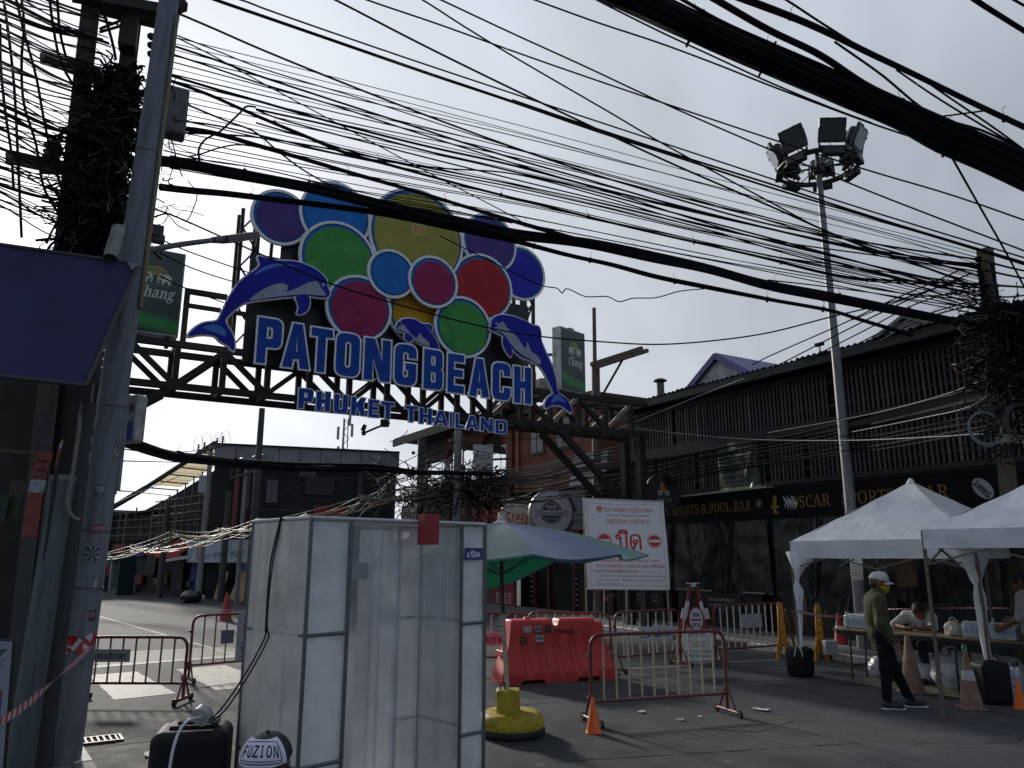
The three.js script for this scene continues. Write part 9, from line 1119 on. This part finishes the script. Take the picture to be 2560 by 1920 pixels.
// standing man with white cap and yellow mask, seen from his right side, looking along +x
{
  const p = onGround(2222, 1770), t = thing('person', 'standing man in white cap, yellow face mask, olive jacket and black jeans beside the table', 'person', V3(p.x, 0, p.z), -0.14);
  const hd = headBones(V3(0.035, 1.5, 0.0), V3(0.985, -0.12, 0.08).normalize(), V3(0.1, 0.99, 0).normalize());
  const legs = [B_([-0.01, 0.87, 0.09], [-0.015, 0.47, 0.1], 0.085, 0.056), B_([-0.015, 0.47, 0.1], [-0.045, 0.085, 0.105], 0.055, 0.038), B_([0.02, 0.87, -0.085], [0.13, 0.47, -0.09], 0.085, 0.056), B_([0.13, 0.47, -0.09], [0.29, 0.085, -0.09], 0.055, 0.038)], hips = [B_([-0.02, 0.88, 0.075], [-0.01, 0.88, -0.075], 0.1, 0.1)];
  const torso = [B_([-0.01, 0.92, 0], [-0.035, 1.08, 0], 0.115, 0.112), B_([-0.035, 1.08, 0.03], [-0.04, 1.25, 0.05], 0.105, 0.105), B_([-0.035, 1.08, -0.03], [-0.04, 1.25, -0.05], 0.105, 0.105), B_([-0.035, 1.3, 0.13], [-0.035, 1.3, -0.13], 0.066, 0.066)], neck = [B_([-0.025, 1.32, 0], [0.015, 1.44, 0], 0.055, 0.05)];
  const armR = [B_([-0.035, 1.29, 0.175], [-0.05, 1.02, 0.2], 0.055, 0.046), B_([-0.05, 1.02, 0.2], [0.055, 0.83, 0.175], 0.043, 0.034), B_([0.055, 0.83, 0.175], [0.085, 0.78, 0.168], 0.03, 0.027)], armL = [B_([-0.03, 1.29, -0.175], [-0.02, 1.02, -0.2], 0.055, 0.046), B_([-0.02, 1.02, -0.2], [0.1, 0.85, -0.15], 0.043, 0.034)];
  const feet = [B_([-0.06, 0.05, 0.105], [0.1, 0.04, 0.115], 0.045, 0.036), B_([0.27, 0.05, -0.09], [0.43, 0.04, -0.09], 0.045, 0.036)];
  const handR = flesh(handBones(V3(0.085, 0.78, 0.168), V3(0.45, -0.88, 0), V3(0.8, 0.4, -0.1), 0.7), 0.004, 0.012), handL = flesh(handBones(V3(0.1, 0.85, -0.15), V3(0.8, -0.6, 0.1), V3(0.4, 0.7, 0), 0.8), 0.004, 0.012);
  L('body', [flesh([...torso, ...hips, ...legs, ...armR, ...armL, ...neck, ...feet], 0.014, 0.05), flesh([...hd.bones, ...neck], 0.006, 0.025), handR, handL], skinM, t);
  const olive = mat(0.052, 0.056, 0.018, 0.8, { bump: rep(T.cloth, 1.5), bumpScale: 0.03, map: rep(T.wear, 1.2) });
  L('jacket', flesh(grow([...torso, B_([-0.01, 0.86, 0.04], [-0.01, 0.86, -0.04], 0.118, 0.118), ...armR.slice(0, 2), ...armL, B_([-0.02, 1.345, 0.0], [-0.0, 1.375, 0], 0.062, 0.062)], 0.02), 0.012, 0.05, (x, y, z) => Math.max(0.79 - y + (Math.abs(z) > 0.13 ? -0.3 : 0) + 0.02, -1)), olive, t);
  L('jacket_hem', flesh([B_([-0.015, 0.8, 0.05], [-0.015, 0.8, -0.05], 0.124, 0.124)], 0.012, 0.03, (x, y) => Math.abs(y - 0.8) - 0.025), olive, t);
  L('jeans', flesh(grow([...legs, ...hips], 0.016), 0.012, 0.05, (x, y) => 0.06 - y), denim, t);
  const shoe = mat(0.012, 0.012, 0.013, 0.6), sole = mat(0.5, 0.5, 0.49, 0.6); for (const f of feet) { const s = L('shoe', flesh([grow([f], 0.012)[0], [f[0].clone().setY(0.09), f[0].clone().setY(0.1).add(V3(0.02, 0, 0)), 0.044, 0.042]], 0.008, 0.03, (x, y) => 0.018 - y), shoe, t); const m = f[0].clone().add(f[1]).multiplyScalar(0.5); L('sole', rbox(0.265, 0.026, 0.095, 0.012, m.x + 0.005, 0.014, m.z), sole, s); }
  eyesOf(t, hd.P); L('hair', flesh([[hd.P(-0.05, 0.02, 0), hd.P(-0.06, -0.02, 0), 0.07, 0.055]], 0.007, 0.02), hairM, t);
  const msk = mat(0.5, 0.32, 0.012, 0.75, { map: rep(T.wear, 4), bump: rep(T.cloth, 6), bumpScale: 0.006 }); const mk = L('face_mask', flesh([[hd.P(0.062, -0.03, 0), hd.P(0.062, -0.085, 0), 0.052, 0.046], [hd.P(0.1, -0.035, 0), hd.P(0.09, -0.08, 0), 0.024, 0.02], [hd.P(0.03, -0.05, 0.05), hd.P(0.06, -0.05, 0.03), 0.03, 0.03], [hd.P(0.03, -0.05, -0.05), hd.P(0.06, -0.05, -0.03), 0.03, 0.03]], 0.006, 0.03), msk, t); L('ear_loop', [tube([hd.P(0.03, -0.03, 0.082), hd.P(0.0, 0.0, 0.1), hd.P(-0.022, -0.01, 0.1), hd.P(0.02, -0.075, 0.075)], 0.003, 14, 4)], msk, mk);
  capOf(t, hd.P, 0, mat(0.5, 0.5, 0.48, 0.8, { map: rep(T.wear, 3) }), mat(0.42, 0.42, 0.41, 0.8, { side: THREE.DoubleSide }));
}
// man in a white polo bent over the table
{
  const q = onTent(TS + 0.95, TD + 1.0), ang = Math.atan2(-E1.z, E1.x), t = thing('person', 'seated man in white polo shirt bending his head low over the table', 'person', V3(q.x, 0, q.z), ang);   // local +z looks to the street
  const hd = headBones(V3(0.12, 1.02, 0.34), V3(0.15, -0.8, 0.58).normalize(), V3(0.05, 0.58, 0.81).normalize()), torso = [B_([0, 0.52, -0.02], [0.02, 0.72, 0.08], 0.125, 0.125), B_([0.02, 0.72, 0.08], [0.04, 0.9, 0.19], 0.125, 0.11), B_([-0.13, 0.93, 0.22], [0.2, 0.93, 0.22], 0.075, 0.07)], neck = [B_([0.05, 0.95, 0.24], [0.1, 0.99, 0.31], 0.055, 0.05)];
  const up_ = [B_([-0.17, 0.92, 0.22], [-0.27, 0.8, 0.38], 0.056, 0.048), B_([0.23, 0.92, 0.22], [0.32, 0.8, 0.4], 0.056, 0.048)], lo = [B_([-0.27, 0.8, 0.38], [-0.06, 0.785, 0.5], 0.045, 0.032), B_([0.32, 0.8, 0.4], [0.2, 0.785, 0.54], 0.045, 0.032)];
  const legs = [B_([-0.09, 0.52, 0], [-0.13, 0.52, 0.4], 0.085, 0.06), B_([-0.13, 0.52, 0.4], [-0.13, 0.09, 0.4], 0.056, 0.04), B_([0.09, 0.52, 0], [0.13, 0.52, 0.4], 0.085, 0.06), B_([0.13, 0.52, 0.4], [0.16, 0.09, 0.42], 0.056, 0.04)], feet = [B_([-0.13, 0.045, 0.38], [-0.13, 0.04, 0.55], 0.042, 0.035), B_([0.16, 0.045, 0.4], [0.17, 0.04, 0.57], 0.042, 0.035)];
  const polo = mat(0.6, 0.58, 0.54, 0.8, { bump: rep(T.cloth, 1.5), bumpScale: 0.025, map: rep(T.wear, 1) });
  L('body', [flesh([...torso, ...up_, ...lo, ...legs, ...neck, ...feet], 0.014, 0.05), flesh([...hd.bones, ...neck], 0.006, 0.025), flesh(handBones(V3(-0.06, 0.785, 0.5), V3(0.9, 0, 0.35), V3(0.1, 0.3, 1), 0.5), 0.004, 0.012), flesh(handBones(V3(0.2, 0.785, 0.54), V3(-0.8, 0, 0.3), V3(0.1, 0.3, 1), 0.7), 0.004, 0.012)], skinM, t);
  L('polo_shirt', flesh(grow([...torso, ...up_], 0.02), 0.012, 0.05, (x, y, z) => 0.5 - y), polo, t); L('collar', flesh([B_([-0.01, 0.965, 0.22], [0.13, 0.965, 0.24], 0.035, 0.035), B_([0.13, 0.96, 0.25], [0.12, 0.92, 0.33], 0.02, 0.015)], 0.007, 0.02), polo, t); L('trousers', flesh(grow([...legs, B_([-0.06, 0.52, -0.02], [0.06, 0.52, -0.02], 0.11, 0.11)], 0.015), 0.013, 0.05), mat(0.02, 0.022, 0.03, 0.85), t);
  for (const f of feet) L('shoe', flesh(grow([f], 0.012), 0.009, 0.03, (x, y) => 0.006 - y), mat(0.03, 0.025, 0.02, 0.7), t);
  eyesOf(t, hd.P); L('hair', flesh([[hd.P(-0.03, 0.045, 0), hd.P(0.02, 0.055, 0), 0.095, 0.09], [hd.P(-0.06, 0.0, 0.02), hd.P(-0.07, -0.03, 0), 0.06, 0.05]], 0.007, 0.02, (x, y, z) => { const v = V3(x, y, z).sub(hd.P(0, 0, 0)); return v.dot(hd.P(1, -0.35, 0).sub(hd.P(0, 0, 0)).normalize()) - 0.045; }), hairM, t);
  L('logo', new THREE.CircleGeometry(0.012, 10).rotateX(-0.4).translate(0.14, 0.86, 0.325), mat(0.05, 0.05, 0.07), t);
}
// man in a pale shirt at the right edge, holding a bottle
{
  const q = at(2592, 1600, 12.6), t = thing('person', 'man in pale grey shirt cut by the right edge, holding a water bottle', 'person', V3(q.x, 0, q.z), -0.9);      // looks along -x, towards the street's left
  const hd = headBones(V3(-0.09, 1.5, 0), V3(-0.9, -0.4, 0.15).normalize(), V3(-0.35, 0.93, 0).normalize()), torso = [B_([0, 0.92, 0], [-0.01, 1.1, 0], 0.12, 0.12), B_([-0.01, 1.1, 0.04], [-0.03, 1.26, 0.06], 0.11, 0.105), B_([-0.01, 1.1, -0.04], [-0.03, 1.26, -0.06], 0.11, 0.105), B_([-0.03, 1.31, 0.14], [-0.03, 1.31, -0.14], 0.068, 0.068)], neck = [B_([-0.03, 1.34, 0], [-0.07, 1.44, 0], 0.056, 0.052)];
  const sl = [B_([-0.03, 1.3, 0.18], [-0.06, 1.06, 0.24], 0.06, 0.055), B_([-0.03, 1.3, -0.18], [-0.03, 1.06, -0.24], 0.06, 0.055)], fore = [B_([-0.06, 1.06, 0.24], [-0.29, 0.92, 0.22], 0.045, 0.033), B_([-0.03, 1.06, -0.24], [-0.28, 1.0, -0.12], 0.045, 0.033)], legs = [B_([0, 0.88, 0.09], [0, 0.47, 0.1], 0.09, 0.06), B_([0, 0.47, 0.1], [0.01, 0.085, 0.1], 0.058, 0.04), B_([0, 0.88, -0.09], [0, 0.47, -0.1], 0.09, 0.06), B_([0, 0.47, -0.1], [0.01, 0.085, -0.1], 0.058, 0.04)], feet = [B_([0.03, 0.05, 0.1], [-0.13, 0.04, 0.11], 0.045, 0.036), B_([0.03, 0.05, -0.1], [-0.13, 0.04, -0.11], 0.045, 0.036)];
  L('body', [flesh([...torso, B_([0, 0.9, 0.07], [0, 0.9, -0.07], 0.1, 0.1), ...sl, ...fore, ...legs, ...neck, ...feet], 0.014, 0.05), flesh([...hd.bones, ...neck], 0.007, 0.025), flesh(handBones(V3(-0.29, 0.92, 0.22), V3(-0.85, -0.4, 0.1), V3(0, 1, 0.2), 1.25), 0.004, 0.012), flesh(handBones(V3(-0.28, 1.0, -0.12), V3(-0.8, -0.3, 0.2), V3(0, 1, 0), 0.9), 0.004, 0.012)], skinM, t);
  L('shirt', flesh(grow([...torso, B_([0, 0.88, 0.06], [0, 0.88, -0.06], 0.118, 0.118), ...sl], 0.022), 0.012, 0.05, (x, y) => 0.8 - y), mat(0.42, 0.4, 0.4, 0.8, { bump: rep(T.cloth, 1.5), bumpScale: 0.03, map: rep(T.wear, 1) }), t); L('jeans', flesh(grow([...legs, B_([0, 0.9, 0.07], [0, 0.9, -0.07], 0.1, 0.1)], 0.015), 0.013, 0.05, (x, y) => 0.06 - y), mat(0.03, 0.07, 0.1, 0.85), t); for (const f of feet) L('shoe', flesh(grow([f], 0.012), 0.009, 0.03, (x, y) => 0.006 - y), mat(0.02, 0.02, 0.02, 0.7), t);
  L('cap', flesh([[hd.P(-0.02, 0.04, 0), hd.P(0.015, 0.05, 0), 0.1, 0.097]], 0.008, 0.03), mat(0.015, 0.016, 0.02, 0.8), t); eyesOf(t, hd.P);
  const hb = V3(-0.42, 0.885, 0.2).applyAxisAngle(up, -0.9).add(t.position), bt = thing('water_bottle', 'small water bottle held in the hand of the man at the right edge', 'bottle', hb.add(V3(0, -0.08, 0))); L('body', lathe([[0.001, 0], [0.03, 0], [0.032, 0.01], [0.032, 0.145], [0.024, 0.17], [0.013, 0.19], [0.001, 0.2]], 14), mat(0.75, 0.8, 0.82, 0.1, { transmission: 0.75, thickness: 0 }), bt); L('cap', rod(V3(0, 0.195, 0), V3(0, 0.215, 0), 0.015), mat(0.6, 0.62, 0.65), bt); L('label', lathe([[0.0326, 0.08], [0.0326, 0.13]], 14), mat(0.3, 0.36, 0.42, 0.5), bt);
}
// man with a black and white trucker cap, sitting low at the bottom edge
{
  const c = at(668, 1906, 3.95), t = thing('person', 'man in black and white trucker cap whose head just enters the bottom edge', 'person', V3(c.x, 0, c.z), 0), F0 = V3(-0.02, -0.2, 0.98).normalize(), R0 = V3(0.98, 0, 0.02).normalize(), U0 = R0.clone().cross(F0).normalize(); if (U0.y < 0) U0.negate();
  const hc = V3(0, c.y - 0.015, 0), hd = headBones(hc, F0, U0), nb = hc.clone().add(V3(0.03, -0.2, -0.05)), hip = V3(0.06, 0.4, -0.24), shL = nb.clone().addScaledVector(R0, -0.19).add(V3(0, -0.03, 0)), shR = nb.clone().addScaledVector(R0, 0.19).add(V3(0, -0.03, 0)), fw = V3(-0.02, 0, 1).normalize();
  const kn = (s) => hip.clone().addScaledVector(R0, s * 0.17).addScaledVector(fw, 0.42).setY(0.5), an = (s) => kn(s).addScaledVector(fw, -0.05).setY(0.08), torso = [[hip, hip.clone().lerp(nb, 0.5), 0.13, 0.125], [hip.clone().lerp(nb, 0.5), nb.clone().add(V3(0, -0.08, 0)), 0.125, 0.11], [shL, shR, 0.068, 0.068]], neck = [[nb, hc.clone().add(V3(0, -0.07, -0.02)), 0.058, 0.052]], arms = [[shL, kn(-1).lerp(shL, 0.5).addScaledVector(R0, -0.1), 0.055, 0.046], [shR, kn(1).lerp(shR, 0.5).addScaledVector(R0, 0.1), 0.055, 0.046]], fore = [[arms[0][1], kn(-1).add(V3(0, 0.06, 0)).addScaledVector(fw, 0.04), 0.042, 0.032], [arms[1][1], kn(1).add(V3(0, 0.06, 0)).addScaledVector(fw, 0.04), 0.042, 0.032]], legs = [-1, 1].flatMap((s) => [[hip.clone().addScaledVector(R0, s * 0.09), kn(s), 0.09, 0.062], [kn(s), an(s), 0.058, 0.04]]), feet = [-1, 1].map((s) => [an(s).setY(0.05), an(s).addScaledVector(fw, 0.17).setY(0.04), 0.045, 0.036]);
  L('body', [flesh([...torso, ...arms, ...fore, ...legs, ...neck, ...feet], 0.015, 0.05), flesh([...hd.bones, ...neck], 0.005, 0.025), ...[0, 1].map((i) => flesh(handBones(fore[i][1], fw.clone().add(V3(0, -0.6, 0)), R0.clone().multiplyScalar(i ? -1 : 1), 0.6), 0.004, 0.012))], mat(0.12, 0.055, 0.035, 0.6), t);
  L('shirt', flesh(grow([...torso, ...arms], 0.02), 0.014, 0.05), mat(0.03, 0.03, 0.035, 0.85, { bump: rep(T.cloth, 1.5), bumpScale: 0.02 }), t); L('shorts', flesh(grow([...legs.filter((_, i) => i % 2 === 0), [hip, hip.clone().add(V3(0, 0.02, 0)), 0.125, 0.125]], 0.02), 0.014, 0.05), denim, t); for (const f of feet) L('shoe', flesh(grow([f], 0.012), 0.01, 0.03, (x, y) => 0.006 - y), mat(0.02, 0.02, 0.02), t);
  eyesOf(t, hd.P); L('hair', flesh([[hd.P(-0.04, 0.02, 0), hd.P(-0.06, -0.03, 0), 0.085, 0.06]], 0.007, 0.02), hairM, t);
  // trucker cap: black mesh back, white front panel with printed word, black brim
  const cr = capOf(t, hd.P, 0, mat(0.015, 0.014, 0.016, 0.85, { bump: rep(T.bump, 30), bumpScale: 0.004 }), mat(0.012, 0.012, 0.013, 0.7, { side: THREE.DoubleSide }), 1.02);
  const fz = canvasTex(512, 320, (x, w, h) => { x.fillStyle = '#c4c3d2'; x.fillRect(0, 0, w, h); x.save(); x.translate(w / 2, h / 2); x.fillStyle = '#1a1838'; const arc = (y0, y1, k) => { x.beginPath(); x.moveTo(-196, y0); x.quadraticCurveTo(0, y0 + k, 196, y0); x.lineTo(206, y1); x.quadraticCurveTo(0, y1 + k, -206, y1); x.fill(); }; arc(-92, -80, -66); arc(96, 106, -50); arc(120, 132, -50); x.fillRect(-206, -92, 9, 220); x.fillRect(198, -92, 9, 220); 'FUZION'.split('').forEach((ch, i) => { const a = (i - 2.5) / 2.5; x.save(); x.translate((i - 2.5) * 64 + (i > 3 ? 2 : 0), -6 + 26 * a * a - 14); x.rotate(a * 0.12); words(x, ch, 0, 0, 164, '#14122a', 'bold', 'sans-serif', ch === 'I' ? 30 : 62); x.lineWidth = 4; x.restore(); }); x.restore(); });
  const pos = [], uv = [], id = [], M = 20; for (let j = 0; j <= M; j++) for (let i = 0; i <= M; i++) { const a = lerp(-1.18, 1.18, i / M), v = j / M, ph = lerp(0.02, 1.12, v), r = 0.1195, p = hd.P(0.012 + Math.cos(a) * Math.cos(ph) * r * 0.98, 0.043 + Math.sin(ph) * r * 0.965, Math.sin(a) * Math.cos(ph * 0.93) * r * 0.985); pos.push(p.x, p.y, p.z); uv.push(1 - i / M, v * 0.9 + 0.05); } for (let j = 0; j < M; j++) for (let i = 0; i < M; i++) { const k = j * (M + 1) + i; id.push(k, k + 1, k + M + 1, k + 1, k + M + 2, k + M + 1); }
  const g = new THREE.BufferGeometry(); g.setAttribute('position', new THREE.Float32BufferAttribute(pos, 3)); g.setAttribute('uv', new THREE.Float32BufferAttribute(uv, 2)); g.setIndex(id); g.computeVertexNormals(); L('front_panel', g, printMat(fz, 0.8, { side: THREE.DoubleSide }), cr, { uv: true });
}
camera.far = 1500; camera.updateProjectionMatrix();
renderer.render(scene, camera);
